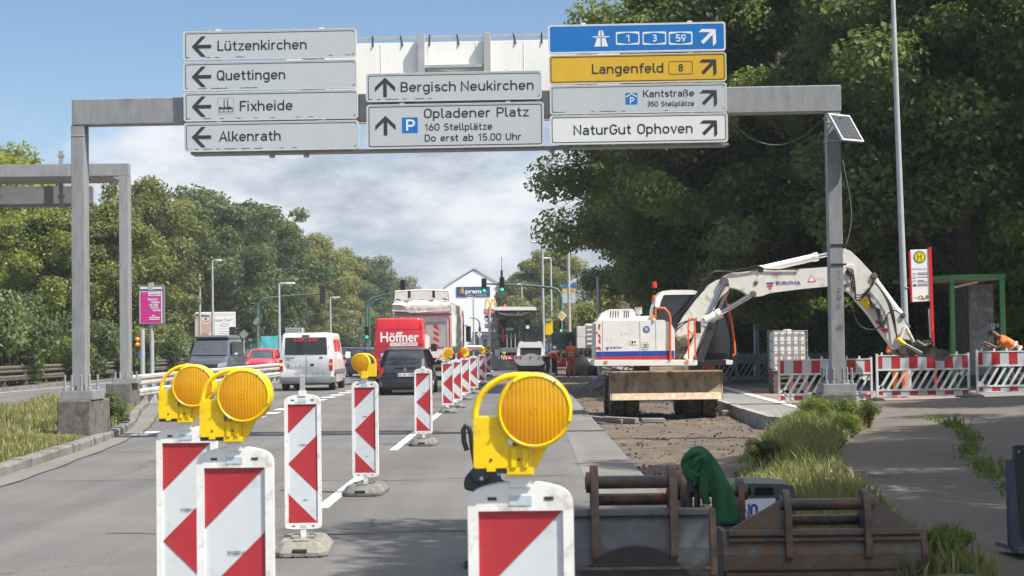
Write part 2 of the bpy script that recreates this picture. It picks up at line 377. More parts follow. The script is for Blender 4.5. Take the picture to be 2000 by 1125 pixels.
GL = {
 ' ': (3.0, []), '.': (1.7, [[(.8, 0), (.8, 1)]]), ',': (1.7, [[(.9, .8), (.5, -.9)]]),
 'a': (4.6, _a), 'ä': (4.6, _a+[_d(1.1, 6.3), _d(2.9, 6.3)]),
 'b': (4.8, [[(.5, 0), (.5, 7)], rs(.5, .5, 3.6, 4.5, 1.45)]),
 'c': (4.3, [arc(2.05, 3, 1.55, 1.5, 30, 180)+arc(2.05, 2, 1.55, 1.5, 180, 330)]),
 'd': (4.8, [[(3.6, 0), (3.6, 7)], rs(.5, .5, 3.6, 4.5, 1.45)]),
 'e': (4.7, [[(.5, 2.5), (3.6, 2.5), (3.6, 3)]+arc(2.05, 3, 1.55, 1.5, 0, 180)+arc(2.05, 2, 1.55, 1.5, 180, 325)]),
 'f': (3.2, [[(1.2, 0), (1.2, 5)]+arc(2.4, 5.2, 1.2, 1.3, 180, 90, 5)+[(2.9, 6.5)], [(.1, 4.5), (2.7, 4.5)]]),
 'g': (4.8, [rs(.5, .5, 3.6, 4.5, 1.45), [(3.6, 5), (3.6, 0)]+arc(2.05, -.3, 1.55, 1.2, 0, -140)]),
 'h': (4.8, [[(.5, 0), (.5, 7)], [(.5, 3)]+arc(2.05, 3, 1.55, 1.5, 180, 0)+[(3.6, 0)]]),
 'i': (1.9, [[(.5, 0), (.5, 5)], _d(.5, 6.4)]),
 'k': (4.3, [[(.5, 0), (.5, 7)], [(3.3, 5), (.6, 1.8)], [(1.5, 2.9), (3.5, 0)]]),
 'l': (2.3, [[(.5, 7), (.5, 1.5)]+arc(1.5, 1.5, 1, 1, 180, 270, 5)+[(1.8, .5)]]),
 'm': (7.4, [[(.5, 0), (.5, 5)], [(.5, 3)]+arc(1.95, 3, 1.45, 1.5, 180, 0)+[(3.4, 0)], [(3.4, 3)]+arc(4.85, 3, 1.45, 1.5, 180, 0)+[(6.3, 0)]]),
 'n': (4.8, [[(.5, 0), (.5, 5)], [(.5, 3)]+arc(2.05, 3, 1.55, 1.5, 180, 0)+[(3.6, 0)]]),
 'o': (4.8, [rs(.5, .5, 3.7, 4.5, 1.5)]), 'ö': (4.8, [rs(.5, .5, 3.7, 4.5, 1.5), _d(1.2, 6.3), _d(3, 6.3)]),
 'p': (4.8, [[(.5, -2), (.5, 5)], rs(.5, .5, 3.6, 4.5, 1.45)]),
 'r': (3.2, [[(.5, 0), (.5, 5)], [(.5, 2.8)]+arc(2.1, 2.9, 1.6, 1.6, 180, 75, 6)]),
 's': (4.0, [arc(1.8, 3.55, 1.3, .95, 30, 270, 8)+arc(1.8, 1.5, 1.4, 1.0, 90, -150, 8)]),
 't': (3.3, [[(1.2, 6.4), (1.2, 1.5)]+arc(2.2, 1.5, 1, 1, 180, 270, 5)+[(2.6, .5)], [(.1, 4.5), (2.6, 4.5)]]),
 'u': (4.8, [_u, [(3.6, 0), (3.6, 5)]]), 'ü': (4.8, [_u, [(3.6, 0), (3.6, 5)], _d(1.1, 6.3), _d(3, 6.3)]),
 'v': (4.2, [[(.4, 5), (1.95, .2), (3.5, 5)]]), 'w': (6, [[(.4, 5), (1.6, .2), (2.8, 4.6), (4, .2), (5.2, 5)]]),
 'x': (4.1, [[(.3, 5), (3.4, 0)], [(3.4, 5), (.3, 0)]]), 'z': (4.1, [[(.3, 4.5), (3.2, 4.5), (.5, .5), (3.5, .5)]]),
 'ß': (4.9, [[(.5, 0), (.5, 5.2)]+arc(1.9, 5.1, 1.4, 1.4, 180, -60)+[(1.9, 3.7)]+arc(2.1, 2.1, 1.6, 1.6, 90, -100, 8)]),
 'A': (5.4, [[(.4, 0), (2.55, 6.8), (4.7, 0)], [(1.1, 2.2), (4.0, 2.2)]]),
 'B': (5.0, [[(.5, .5), (.5, 6.5), (2.3, 6.5)]+arc(2.4, 5.0, 1.4, 1.5, 90, -90)+[(.5, 3.5), (2.4, 3.5)]+arc(2.5, 2.0, 1.55, 1.5, 90, -90)+[(.3, .5)]]),
 'C': (4.8, [arc(2.3, 4.6, 1.8, 1.9, 20, 180)+arc(2.3, 2.4, 1.8, 1.9, 180, 340)]),
 'D': (5.1, [[(.5, .5), (.5, 6.5), (2.2, 6.5)]+arc(2.2, 4.6, 1.9, 1.9, 90, 0, 6)+arc(2.2, 2.4, 1.9, 1.9, 0, -90, 6)+[(.2, .5)]]),
 'E': (4.4, [[(3.8, .5), (.5, .5), (.5, 6.5), (3.8, 6.5)], [(.5, 3.6), (3.4, 3.6)]]),
 'F': (4.4, [[(.5, 0), (.5, 6.5), (3.9, 6.5)], [(.5, 3.4), (3.4, 3.4)]]),
 'G': (5.2, [arc(2.35, 4.6, 1.85, 1.9, 25, 180)+arc(2.35, 2.4, 1.85, 1.9, 180, 360)+[(4.2, 3.3), (2.5, 3.3)]]),
 'H': (5.2, [[(.5, 0), (.5, 7)], [(4.1, 0), (4.1, 7)], [(.5, 3.6), (4.1, 3.6)]]),
 'I': (1.9, [[(.5, 0), (.5, 7)]]),
 'K': (5.0, [[(.5, 0), (.5, 7)], [(4.3, 7), (.6, 2.5)], [(1.8, 4.1), (4.5, 0)]]),
 'L': (4.2, [[(.5, 7), (.5, .5), (3.8, .5)]]),
 'M': (6.2, [[(.5, 0), (.5, 6.6), (2.8, 2.6), (5.1, 6.6), (5.1, 0)]]),
 'N': (5.4, [[(.5, 0), (.5, 6.4), (4.3, .6), (4.3, 7)]]),
 'O': (5.2, [rs(.5, .5, 4.2, 6.5, 1.8)]),
 'P': (4.9, [[(.5, 0), (.5, 6.5), (2.3, 6.5)]+arc(2.4, 4.75, 1.6, 1.75, 90, -90)+[(.5, 3)]]),
 'Q': (5.3, [rs(.5, .5, 4.2, 6.5, 1.8), [(2.6, 2.2), (4.6, -.2)]]),
 'R': (5.0, [[(.5, 0), (.5, 6.5), (2.3, 6.5)]+arc(2.4, 4.85, 1.5, 1.65, 90, -90)+[(.5, 3.2)], [(2.4, 3.2), (4.2, 0)]]),
 'S': (5.0, [arc(2.2, 5.05, 1.6, 1.45, 30, 270, 9)+arc(2.25, 2.05, 1.75, 1.55, 90, -150, 9)]),
 'T': (4.6, [[(2.2, 0), (2.2, 7)], [(.2, 6.5), (4.2, 6.5)]]),
 'U': (5.2, [[(.5, 7), (.5, 2.3)]+arc(2.3, 2.3, 1.8, 1.8, 180, 360)+[(4.1, 7)]]),
 'V': (5.0, [[(.4, 7), (2.4, .2), (4.4, 7)]]), 'Z': (4.6, [[(.4, 6.5), (3.9, 6.5), (.5, .5), (4.2, .5)]]),
 'J': (4.0, [[(2.9, 7), (2.9, 2)]+arc(1.6, 2, 1.3, 1.5, 0, -150, 6)]), 'W': (6.6, [[(.4, 7), (1.7, .3), (3.1, 6.2), (4.5, .3), (5.8, 7)]]),
 '0': (4.8, [rs(.5, .5, 3.8, 6.5, 1.6)]), '1': (3.6, [[(.4, 4.9), (2.1, 6.6), (2.1, 0)]]),
 '2': (4.6, [arc(2, 4.9, 1.5, 1.6, 165, -20, 8)+[(.5, .5), (3.9, .5)]]),
 '3': (4.6, [_3]), '4': (4.8, [[(2.5, 7), (.5, 2), (4.1, 2)], [(3, 4), (3, 0)]]),
 '5': (4.6, [[(3.5, 6.5), (.9, 6.5), (.7, 3.7)]+arc(2.1, 2.3, 1.6, 1.8, 130, -150, 9)]),
 '6': (4.8, [rs(.5, .5, 3.8, 4.1, 1.6), [(.5, 2.2), (1.0, 4.0), (2.6, 7)]]),
 '7': (4.2, [[(.4, 6.5), (3.6, 6.5), (1.5, 0)]]),
 '8': (4.8, [rs(.75, 3.6, 3.55, 6.5, 1.35), rs(.5, .5, 3.8, 3.6, 1.5)]),
 '9': (4.8, [rs(.5, 2.9, 3.8, 6.5, 1.6), [(3.8, 4.8), (3.3, 3.0), (1.7, 0)]]),
 '(': (2.6, [arc(3.2, 3.2, 2.4, 4.4, 145, 215, 6)]), ')': (2.6, [arc(-.8, 3.2, 2.4, 4.4, 35, -35, 6)]), '-': (3.2, [[(.4, 3), (2.6, 3)]]), ':': (1.7, [_d(.7, 1.2), _d(.7, 3.8)]), '!': (1.8, [[(.6, 7), (.6, 2)], _d(.6, .6)]), '?': (4, [arc(1.8, 5.2, 1.4, 1.4, 170, -60, 8)+[(1.8, 3), (1.8, 1.9)], _d(1.8, .6)]), '/': (3.6, [[(.2, -.5), (3, 7)]]), '|': (2, [[(.6, 0), (.6, 7)]]),
}
def strokes(mb, text, x0, x1, base, cap, y, mi=0, sw=1.0, flip=False, place=None):
    """single-line road lettering: every stroke a ribbon; fitted between x0 and x1"""
    tot = sum(GL[c][0] for c in text)-0.9
    sx = (x1-x0)/tot; sz = cap/7.0; X = 0
    for c in text:
        for st in GL[c][1]:
            pts = [Vector(((X+p[0])*sx, p[1]*sz)) for p in st]
            q = [pts[0]]
            for p in pts[1:]:
                if (p-q[-1]).length > 1e-6: q.append(p)
            if len(q) < 2: continue
            h = 0.5*sz*sw; vs = []
            for i, p in enumerate(q):
                a = (q[i]-q[i-1]).normalized() if i else None
                b = (q[i+1]-q[i]).normalized() if i < len(q)-1 else None
                if a is None: nn, k = Vector((-b.y, b.x)), 1
                elif b is None: nn, k = Vector((-a.y, a.x)), 1
                else:
                    t = (a+b); t = t.normalized() if t.length > 1e-6 else a
                    nn = Vector((-t.y, t.x)); k = min(1.8, 1/max(0.3, nn.dot(Vector((-a.y, a.x)))))
                vs += [p+nn*h*k, p-nn*h*k]
            v3 = []
            for p in vs:
                a, b = x0+p.x, base+p.y
                v3.append(place(a, b) if place else (a, y, b))
            mb.add(v3, [(2*i, 2*i+1, 2*i+3, 2*i+2) for i in range(len(q)-1)], mi)
        X += GL[c][0]
    return mb
_fc = {}
def btext(mb, text, x0, x1, base, cap, y, mi=0, place=None, bold=0.0):
    """lettering in the built-in face"""
    key = (text, bold)
    if key not in _fc:
        cu = bpy.data.curves.new('lettering_source', 'FONT'); cu.body = text; cu.offset = bold; cu.resolution_u = 3
        o = bpy.data.objects.new('lettering_source', cu); COL.objects.link(o)
        dg = bpy.context.evaluated_depsgraph_get(); me = o.evaluated_get(dg).to_mesh()
        _fc[key] = ([tuple(v.co) for v in me.vertices], [tuple(p.vertices) for p in me.polygons])
        o.evaluated_get(dg).to_mesh_clear(); bpy.data.objects.remove(o); bpy.data.curves.remove(cu)
    vs, fs = _fc[key]
    ax, bx = min(v[0] for v in vs), max(v[0] for v in vs)
    kx = (x1-x0)/(bx-ax); kz = cap/0.69
    def q(v):
        a, b = x0+(v[0]-ax)*kx, base+v[1]*kz
        return place(a, b) if place else (a, y, b)
    return mb.add([q(v) for v in vs], fs, mi)
# ================================================================ SETTING
def roadmat(name, col, tint2, speck=0.3, streak=0.12, crack=0.0):
    m = bpy.data.materials.new(name); m.use_nodes = True
    n, l = m.node_tree.nodes, m.node_tree.links; b = n['Principled BSDF']
    t = n.new('ShaderNodeTexCoord')
    def noise(sc, det, mp=None, rough=0.6):
        z = n.new('ShaderNodeTexNoise'); z.inputs['Scale'].default_value = sc; z.inputs['Detail'].default_value = det; z.inputs['Roughness'].default_value = rough
        if mp:
            q = n.new('ShaderNodeMapping'); q.inputs['Scale'].default_value = mp; l.new(t.outputs['Object'], q.inputs[0]); l.new(q.outputs[0], z.inputs['Vector'])
        else: l.new(t.outputs['Object'], z.inputs['Vector'])
        return z.outputs[0]
    def mr(s, a, c, lo, hi):
        q = n.new('ShaderNodeMapRange'); l.new(s, q.inputs[0])
        for i, x in enumerate((a, c, lo, hi)): q.inputs[i+1].default_value = x
        return q.outputs[0]
    def mul(s, t2):
        q = n.new('ShaderNodeMath'); q.operation = 'MULTIPLY'; l.new(s, q.inputs[0]); l.new(t2, q.inputs[1]); return q.outputs[0]
    base = n.new('ShaderNodeMix'); base.data_type = 'RGBA'; l.new(mr(noise(0.35, 7), 0.35, 0.65, 0, 1), base.inputs[0])
    base.inputs[6].default_value = col+(1,); base.inputs[7].default_value = tint2+(1,)
    k = mr(noise(65, 3), 0.3, 0.7, 1-speck, 1+speck)
    k = mul(k, mr(noise(1.0, 5, (1.5, 0.035, 1)), 0.3, 0.7, 1-streak, 1+streak))
    k = mul(k, mr(noise(2.6, 8, None, 0.7), 0.25, 0.45, 0.87, 1.0))
    if crack:
        v = n.new('ShaderNodeTexVoronoi'); v.feature = 'DISTANCE_TO_EDGE'; v.inputs['Scale'].default_value = crack
        w = n.new('ShaderNodeVectorMath'); w.operation = 'ADD'
        wz = n.new('ShaderNodeTexNoise'); wz.inputs['Scale'].default_value = 1.4; wz.inputs['Detail'].default_value = 6; l.new(t.outputs['Object'], wz.inputs['Vector'])
        l.new(wz.outputs[1], w.inputs[0]); l.new(t.outputs['Object'], w.inputs[1]); l.new(w.outputs[0], v.inputs['Vector'])
        cmask = mul(mr(v.outputs[0], 0.0, 0.006, 0.55, 0.0), mr(noise(0.23, 2), 0.48, 0.56, 0, 1))
        one = n.new('ShaderNodeMath'); one.operation = 'SUBTRACT'; one.inputs[0].default_value = 1; l.new(cmask, one.inputs[1])
        k = mul(k, one.outputs[0])
    fin = n.new('ShaderNodeVectorMath'); fin.operation = 'SCALE'; l.new(base.outputs[2], fin.inputs[0]); l.new(k, fin.inputs['Scale'])
    l.new(fin.outputs[0], b.inputs['Base Color']); b.inputs['Roughness'].default_value = 0.85; b.inputs['Specular IOR Level'].default_value = 0.3
    f = n.new('ShaderNodeBump'); f.inputs['Strength'].default_value = 0.5; f.inputs['Distance'].default_value = 0.012
    l.new(noise(95, 3), f.inputs['Height']); l.new(f.outputs[0], b.inputs['Normal'])
    return m
asphalt = roadmat('asphalt', (0.122, 0.116, 0.112), (0.152, 0.144, 0.136), 0.48, 0.17, 0.2)
asphalt_p = roadmat('path_asphalt', (0.122, 0.101, 0.084), (0.155, 0.13, 0.109), 0.3, 0.05, 0.2)
gutter_m = roadmat('pale_gutter', (0.15, 0.143, 0.134), (0.19, 0.18, 0.166), 0.2, 0.14)
gutter_l = roadmat('gutter_slabs', (0.165, 0.153, 0.135), (0.195, 0.182, 0.16), 0.25, 0.1)
seam_m = roadmat('bitumen_seam', (0.06, 0.058, 0.056), (0.085, 0.082, 0.078), 0.3, 0.1)
dirt_m = M('bare_earth', (0.135, 0.098, 0.066), 0.95, 0, 0.45, 1.6, 0.9, 26, dirt=(0.08, 0.068, 0.056), damt=0.65, dscale=0.7)
earth_m = M('ground_earth', (0.12, 0.115, 0.06), 0.95, 0, 0.35, 0.5, 0.5, 20, dirt=(0.06, 0.075, 0.03), damt=0.6, dscale=0.3)
soil_m = M('verge_soil', (0.13, 0.115, 0.065), 0.95, 0, 0.35, 3, 0.6, 40, dirt=(0.075, 0.085, 0.035), damt=0.6, dscale=1.5)
paver_m = M('grey_paving', (0.2, 0.195, 0.185), 0.9, 0, 0.2, 3, 0.3, 30, dirt=(0.26, 0.23, 0.19), damt=0.4, dscale=1)
brick_m = M('red_paving_brick', (0.3, 0.19, 0.155), 0.9, 0, 0.25, 5, 0.3, 30, dirt=(0.34, 0.28, 0.24), damt=0.4, dscale=1)

def noisez(x, y, s=1.0):
    return (math.sin(x*1.9*s+1.3)*math.cos(y*1.1*s+.4)+math.sin(x*4.3*s+y*2.1*s)*.5+math.sin(y*5.7*s-x*3.3*s+2)*.35)
def terrain(name, x0, x1, y0, y1, nx, ny, zf, mat, xl=None, xr=None, kind='structure'):
    """a sheet between two side lines, with a height function"""
    m = MB(); vs = []
    for j in range(ny+1):
        y = y0+(y1-y0)*j/ny
        a = xl(y) if xl else x0; b = xr(y) if xr else x1
        for i in range(nx+1):
            x = a+(b-a)*i/nx; vs.append((x, y, zf(x, y)))
    m.add(vs, [(j*(nx+1)+i, j*(nx+1)+i+1, (j+1)*(nx+1)+i+1, (j+1)*(nx+1)+i) for j in range(ny) for i in range(nx)])
    return tag(m.build(name, mat, smooth=True, recalc=False), kind=kind)
def interp(tab):
    def f(y):
        if y <= tab[0][0]: return tab[0][1]
        for (a, b), (c, d) in zip(tab, tab[1:]):
            if y <= c: return b+(d-b)*(y-a)/(c-a)
        return tab[-1][1]
    return f

g = MB(); g.sheet([(-1500, -200), (1500, -200), (1500, 4000), (-1500, 4000)], -0.17)
tag(g.build('ground', earth_m), kind='structure')
m = MB(); m.box(-20.2, 1.38, -12, 900, -0.35, 0.0)
tag(m.build('road', asphalt), kind='structure')
m = MB()                                  # pale strip along the cut edge of the closed lane
xs = [(-12, .72), (9, .7), (20, .66), (34, .7), (60, .72), (140, .72)]
m.add([p for y, x in xs for p in ((x, y, .004), (1.372, y, .004))], [(2*i, 2*i+1, 2*i+3, 2*i+2) for i in range(len(xs)-1)])
tag(m.build('road_edge_strip', gutter_m), kind='structure')

# kerb of the median verge, gutter and seam (left)
KERB = interp([(0, -6.42), (15, -6.45), (21.7, -6.56), (27.7, -6.98), (32.5, -7.5), (36, -8.1), (40, -8.9), (44, -9.7), (48, -10.4)])
m = MB(); mg = MB(); ms = MB(); y = 6.0
rnd.seed(3)
while y < 48:
    ln = 1.0 if rnd.random() < .8 else .5
    y2 = min(48, y+ln); a, b = KERB(y), KERB(y2); z = .135+rnd.uniform(-.008, .008); j = rnd.uniform(-.012, .012)
    m.add([(a+j, y+.008, -.05), (a-.17+j, y+.008, -.05), (a-.17+j, y+.008, z), (a-.025+j, y+.008, z), (a+j, y+.008, z-.03),
           (b+j, y2-.008, -.05), (b-.17+j, y2-.008, -.05), (b-.17+j, y2-.008, z), (b-.025+j, y2-.008, z), (b+j, y2-.008, z-.03)],
          [(0, 1, 2, 3, 4), (9, 8, 7, 6, 5), (0, 5, 6, 1), (1, 6, 7, 2), (2, 7, 8, 3), (3, 8, 9, 4), (4, 9, 5, 0)])
    y = y2
tag(m.build('kerb', kerb_m), kind='structure')
ys = [6+42*i/60 for i in range(61)]
mg.add([p for y in ys for p in ((KERB(y)+.004, y, .004), (KERB(y)+.42+.1*math.sin(y*.15), y, .004))], [(2*i, 2*i+1, 2*i+3, 2*i+2) for i in range(60)])
tag(mg.build('gutter', gutter_l), kind='structure')
ms.add([p for y in ys for p in ((KERB(y)+.42+.1*math.sin(y*.15)+.03*math.sin(y*2.2), y, .008), (KERB(y)+.455+.1*math.sin(y*.15)+.03*math.sin(y*2.2), y, .008))], [(2*i, 2*i+1, 2*i+3, 2*i+2) for i in range(60)])
for yy, amp, x0, x1 in ((20.6, .25, -6.1, .66), (26.4, .15, -6.4, .6), (45.5, .3, -8.5, .6), (14.8, .2, -3.6, .6)):
    n = 40; vs = []
    for i in range(n+1):
        x = x0+(x1-x0)*i/n; q = yy+amp*math.sin(x*.9)+.06*math.sin(x*5.1)
        vs += [(x, q, .008), (x, q+.028+.012*math.sin(x*7), .008)]
    ms.add(vs, [(2*i, 2*i+1, 2*i+3, 2*i+2) for i in range(n)])
tag(ms.build('road_seams', seam_m), kind='structure')

# painted markings
m = MB()
def mark(x, y0, y1, w=.13, z=.006):
    m.add([(x-w/2, y0, z), (x+w/2, y0, z), (x+w/2, y1, z), (x-w/2, y1, z)], [(0, 1, 2, 3)])
y = 16.9-9.2*2
while y < 150:
    mark(-2.0, y, y+6.0); y += 9.2
y = 33.5
while y < 66:
    mark(-6.1, y, y+1.15, .42); y += 2.45
for y in range(66, 140, 6): mark(-6.1, y, y+3.5)
for i in range(8): mark(-5.6+i*.44, 63.0+.2*i, 63.9+.2*i, .3)
for y in range(30, 140, 12): mark(-15.5, y, y+6)
mark(-11.4, 48, 140); mark(-19.6, 48, 140)
mark(-7.05, 31.6, 33.0, .3)
tag(m.build('road_markings', marking), kind='structure')

# median verge
def vz(x, y):
    a, b = KERB(y)-.16, -12.6
    t = (a-x)/(a-b); return .115+.14*math.sin(min(1, max(0, t*1.6))*math.pi*.5)*(1 if y < 38 else max(.2, 1-(y-38)/12))+.012*noisez(x, y, 2)
terrain('verge', 0, 0, 8, 48.5, 16, 70, vz, soil_m, lambda y: -12.6, lambda y: KERB(y)-.16)
# opposite carriageway kerb and bank beyond it
m = MB()
for i in range(150):
    y = 20+i*1.0
    m.box(-20.42, -20.2, y+.01, y+.99, -.1, .13)
tag(m.build('far_kerb', kerb_m), kind='structure')
terrain('left_bank', -70, -20.4, 10, 420, 24, 60, lambda x, y: .12+max(0, -x-21)*.02+.05*noisez(x, y, .4), earth_m)

# excavated strip at the right of the cut edge
PATHL = interp([(4, 2.55), (9, 2.65), (14.3, 2.86), (18, 3.2), (22.3, 3.8), (26, 4.75), (28.2, 5.45), (30.5, 5.9)])
VERGL = interp([(4, 1.62), (9, 1.66), (14, 1.9), (21.4, 2.55), (26, 3.3), (30, 4.15), (31.6, 4.6)])
terrain('excavated_strip', 1.385, 5.2, 5, 140, 20, 190, lambda x, y: -.115+.022*noisez(x, y, .9)+.016*noisez(x, y, 3.1)+(.05*math.exp(-((x-3.2)**2+(y-24)**2)/3)), dirt_m)
def pz(x): return .12+max(0, x-4)*.021
terrain('right_verge', 0, 0, 5, 31.5, 12, 60, lambda x, y: .02+.14*min(1, max(0, (x-VERGL(y))/.7))+.02*noisez(x, y, 2), soil_m, VERGL, lambda y: PATHL(y)+.12)
terrain('footpath', 0, 0, 3, 39.0, 24, 40, lambda x, y: pz(x)+.004*noisez(x, y, .5), asphalt_p, PATHL, lambda y: 30)
m = MB()                                   # new kerb round the bus platform
pl = [(8.0, 30.9), (5.9, 31.0), (5.0, 31.6), (4.55, 33), (4.55, 36), (4.65, 44), (4.9, 55), (5.0, 72)]
rnd.seed(5)
def seglist(pl, step):
    out = []
    for a, b in zip(pl, pl[1:]):
        a, b = Vector(a), Vector(b); n = max(1, round((b-a).length/step))
        out += [(a+(b-a)*i/n, a+(b-a)*(i+1)/n) for i in range(n)]
    return out
for a, b in seglist(pl[1:], 1.0):
    t = (b-a).normalized(); nn = Vector((-t.y, t.x))*-1; g_ = t*.01
    z = .14+rnd.uniform(-.006, .006)
    p = [a+g_, b-g_, b-g_+nn*.17, a+g_+nn*.17]
    m.prism([(q.x, q.y) for q in p], -.2, z, 'z')
tag(m.build('platform_kerb', kerb_new, bevel=.012), kind='structure')
inner = [(4.75, 33), (4.73, 36), (4.83, 44), (5.08, 55), (5.18, 72)]
m = MB(); m.add([p for x, y in inner for p in ((x, y, .13), (x+1.0, y, .134))], [(2*i, 2*i+1, 2*i+3, 2*i+2) for i in range(4)])
m.add([(5.05, 31.7, .13), (9, 31.2, .15), (9, 39, .15), (5.7, 39, .13), (4.75, 36, .13), (4.75, 33, .13)], [(0, 1, 2, 3, 4, 5)])
tag(m.build('platform_edge_slabs', paver_m, recalc=False), kind='structure')
m = MB(); m.add([p for x, y in inner[1:] for p in ((x+.95, y, .146), (x+1.2, y, .146))], [(2*i, 2*i+1, 2*i+3, 2*i+2) for i in range(3)])
m.add([(5.7, 38.2, .146), (9.5, 38.9, .152), (9.5, 39.15, .152), (5.7, 38.45, .146)], [(0, 1, 2, 3)])
m.add([(6.1, 55.2, .152), (12, 55.2, .17), (12, 55.6, .17), (6.1, 55.6, .152)], [(0, 1, 2, 3)])
tag(m.build('platform_white_line', marking), kind='structure')
m = MB()
rows = []
for j in range(150):
    y = 38.5+j*.115
    for i in range(2):
        pass
m.add([(5.75, 38.5, .136), (10, 39.2, .15), (10, 57, .15), (6.15, 57, .136)], [(0, 1, 2, 3)])
for j in range(170):                         # brick courses with open joints
    y = 38.7+j*.108; x0 = 5.8+(j % 2)*.11
    for i in range(18):
        x = x0+i*.225
        m.box(x, x+.215, y, y+.1, .137, .1405+.0015*((i*7+j*3) % 3))
tag(m.build('platform_brick_paving', brick_m, recalc=False), kind='structure')
m = MB(); m.add([(5.0, 57, .13), (40, 57, .3), (40, 110, .3), (5.2, 110, .1)], [(0, 1, 2, 3)])
m.add([(9.5, 39.0, .142), (40, 39.0, .6), (40, 57.5, .6), (9.5, 57.5, .142)], [(0, 1, 2, 3)])
tag(m.build('platform_ground', paver_m, recalc=False), kind='structure')
terrain('right_bank', 14, 90, 44, 330, 20, 60, lambda x, y: .2+max(0, x-15)*.03+.06*noisez(x, y, .4), earth_m, lambda y: 13.2 if y < 62 else 6.0)

# ---------------------------------------------------------------- grass and weeds
def blades(name, pick, n, h0, h1, mats, seed, w=.011, lean=.35, kind='stuff', parent=None, flowers=None):
    r = random.Random(seed); vs, fs, mi = [], [], []
    for _ in range(n):
        x, y, z, k = pick(r)
        h = r.uniform(h0, h1)*k; a = r.uniform(0, 6.283); dx, dy = math.cos(a), math.sin(a); l = h*lean*r.uniform(.2, 1.3)
        ww = w*r.uniform(.6, 1.5); b = r.uniform(0, 6.283); sx, sy = math.cos(b)*ww, math.sin(b)*ww
        o = len(vs)
        vs += [(x-sx, y-sy, z-.02), (x+sx, y+sy, z-.02), (x+dx*l*.35+sx*.8, y+dy*l*.35+sy*.8, z+h*.6), (x+dx*l*.35-sx*.8, y+dy*l*.35-sy*.8, z+h*.6), (x+dx*l, y+dy*l, z+h)]
        q = 0 if r.random() < mats[2] else 1
        fs += [(o, o+1, o+2, o+3), (o+3, o+2, o+4)]; mi += [q, q]
        if flowers and r.random() < flowers[1]:
            c = Vector(vs[-1]); o = len(vs)
            for t in range(4):
                p = c+Vector((r.gauss(0, .03), r.gauss(0, .03), r.gauss(0, .025))); s = .009
                vs += [p+Vector((-s, 0, -s)), p+Vector((s, 0, -s)), p+Vector((s, .004, s)), p+Vector((-s, .004, s))]
                fs.append((o+4*t, o+4*t+1, o+4*t+2, o+4*t+3)); mi.append(2)
    me = bpy.data.meshes.new(name); me.from_pydata([tuple(v) for v in vs], [], fs)
    for q in mats[:2]: me.materials.append(q)
    if flowers: me.materials.append(flowers[0])
    me.polygons.foreach_set('material_index', mi)
    o = bpy.data.objects.new(name, me); COL.objects.link(o)
    if parent: o.parent = parent
    else: o['kind'] = kind
    return o
def pick_l(r):
    while 1:
        y = r.uniform(17, 47); e = r.random()**1.3; x = KERB(y)-.2-e*5.6
        if x < -12.6: continue
        if -8.25 < x < -7.05 and 28.6 < y < 30.9: continue
        k = min(1, .28+e*1.9)*(.75+.35*math.sin(x*2.3+y*.8))*(1 if y < 36 else .6)
        return x, y, vz(x, y), max(.2, k)
tag(blades('grass', pick_l, 34000, .14, .6, (grass_green, grass_dry, .42), 21, .008, .5), 'tall dry grass on the median verge', 'grass')
def pick_r(r):
    while 1:
        y = r.uniform(8, 31.3); a, b = VERGL(y), PATHL(y)+.1; t = r.random(); x = a+(b-a)*t
        if r.random() > .22+1.5*t+.45*math.sin(y*1.9+x*3): continue
        k = (.55+.5*math.sin(t*3.1))*min(1, .35+1.6*t)*(.8+.35*math.sin(x*3.1+y*1.1))
        if y > 24: k *= 1.15
        if y < 20: k *= .62
        if y < 13.5 and math.sin(x*4.1+y*2.7)+math.sin(y*5.1-x) < .55: continue
        k *= r.lognormvariate(0, .3)*(1.7 if r.random() < .03 else 1)
        return x, y, .02+.14*min(1, max(0, (x-a)/.7)), min(1.35, max(.15, k))
tag(blades('grass', pick_r, 23000, .07, .33, (grass_green, grass_dry, .52), 22, .0065, .6, flowers=(flower_w, .0006)), 'green grass between the dirt and the footpath', 'grass')
def pick_w(r):
    y = r.uniform(12, 30); x = interp([(12, 3.9), (17.6, 4.75), (21, 5.3), (24, 6.1), (27, 6.7), (30, 7.0)])(y)+r.gauss(0, .07)
    k = max(0.12, .5+.6*math.sin(y*2.1)+.4*math.sin(y*5.3)); return x, y, pz(x), k
tag(blades('weeds', pick_w, 1500, .05, .17, (grass_green, grass_dry, .95), 23, .014, .9), 'weeds growing in the crack of the footpath', 'weeds')
# rubble on the earth
m = MB(); r = random.Random(31)
for _ in range(1500):
    y = 6+60*r.random()**1.6; x = r.uniform(1.42, min(5, VERGL(y) if y < 31 else 4.4)); s = r.uniform(.008, .026)*(2.2 if r.random() < .03 else 1)
    c = Vector((x, y, -.105+s*.3+.02*noisez(x, y, .9)))
    vs = [c+Vector((r.uniform(.5, 1)*s*sx, r.uniform(.5, 1)*s*sy, r.uniform(.4, .8)*s*sz)) for sz in (-1, 1) for sy in (-1, 1) for sx in (-1, 1)]
    m.add(vs, [(0, 2, 3, 1), (4, 5, 7, 6), (0, 1, 5, 4), (2, 6, 7, 3), (0, 4, 6, 2), (1, 3, 7, 5)], 0 if r.random() < .25 else 1)
tag(m.build('rubble', [kerb_m, dirt_m]), 'stones scattered on the bare earth', 'rubble', kind='stuff')
slab = M('broken_slab', (0.2, 0.19, 0.175), 0.9, 0, .25, 6, .4, 60)
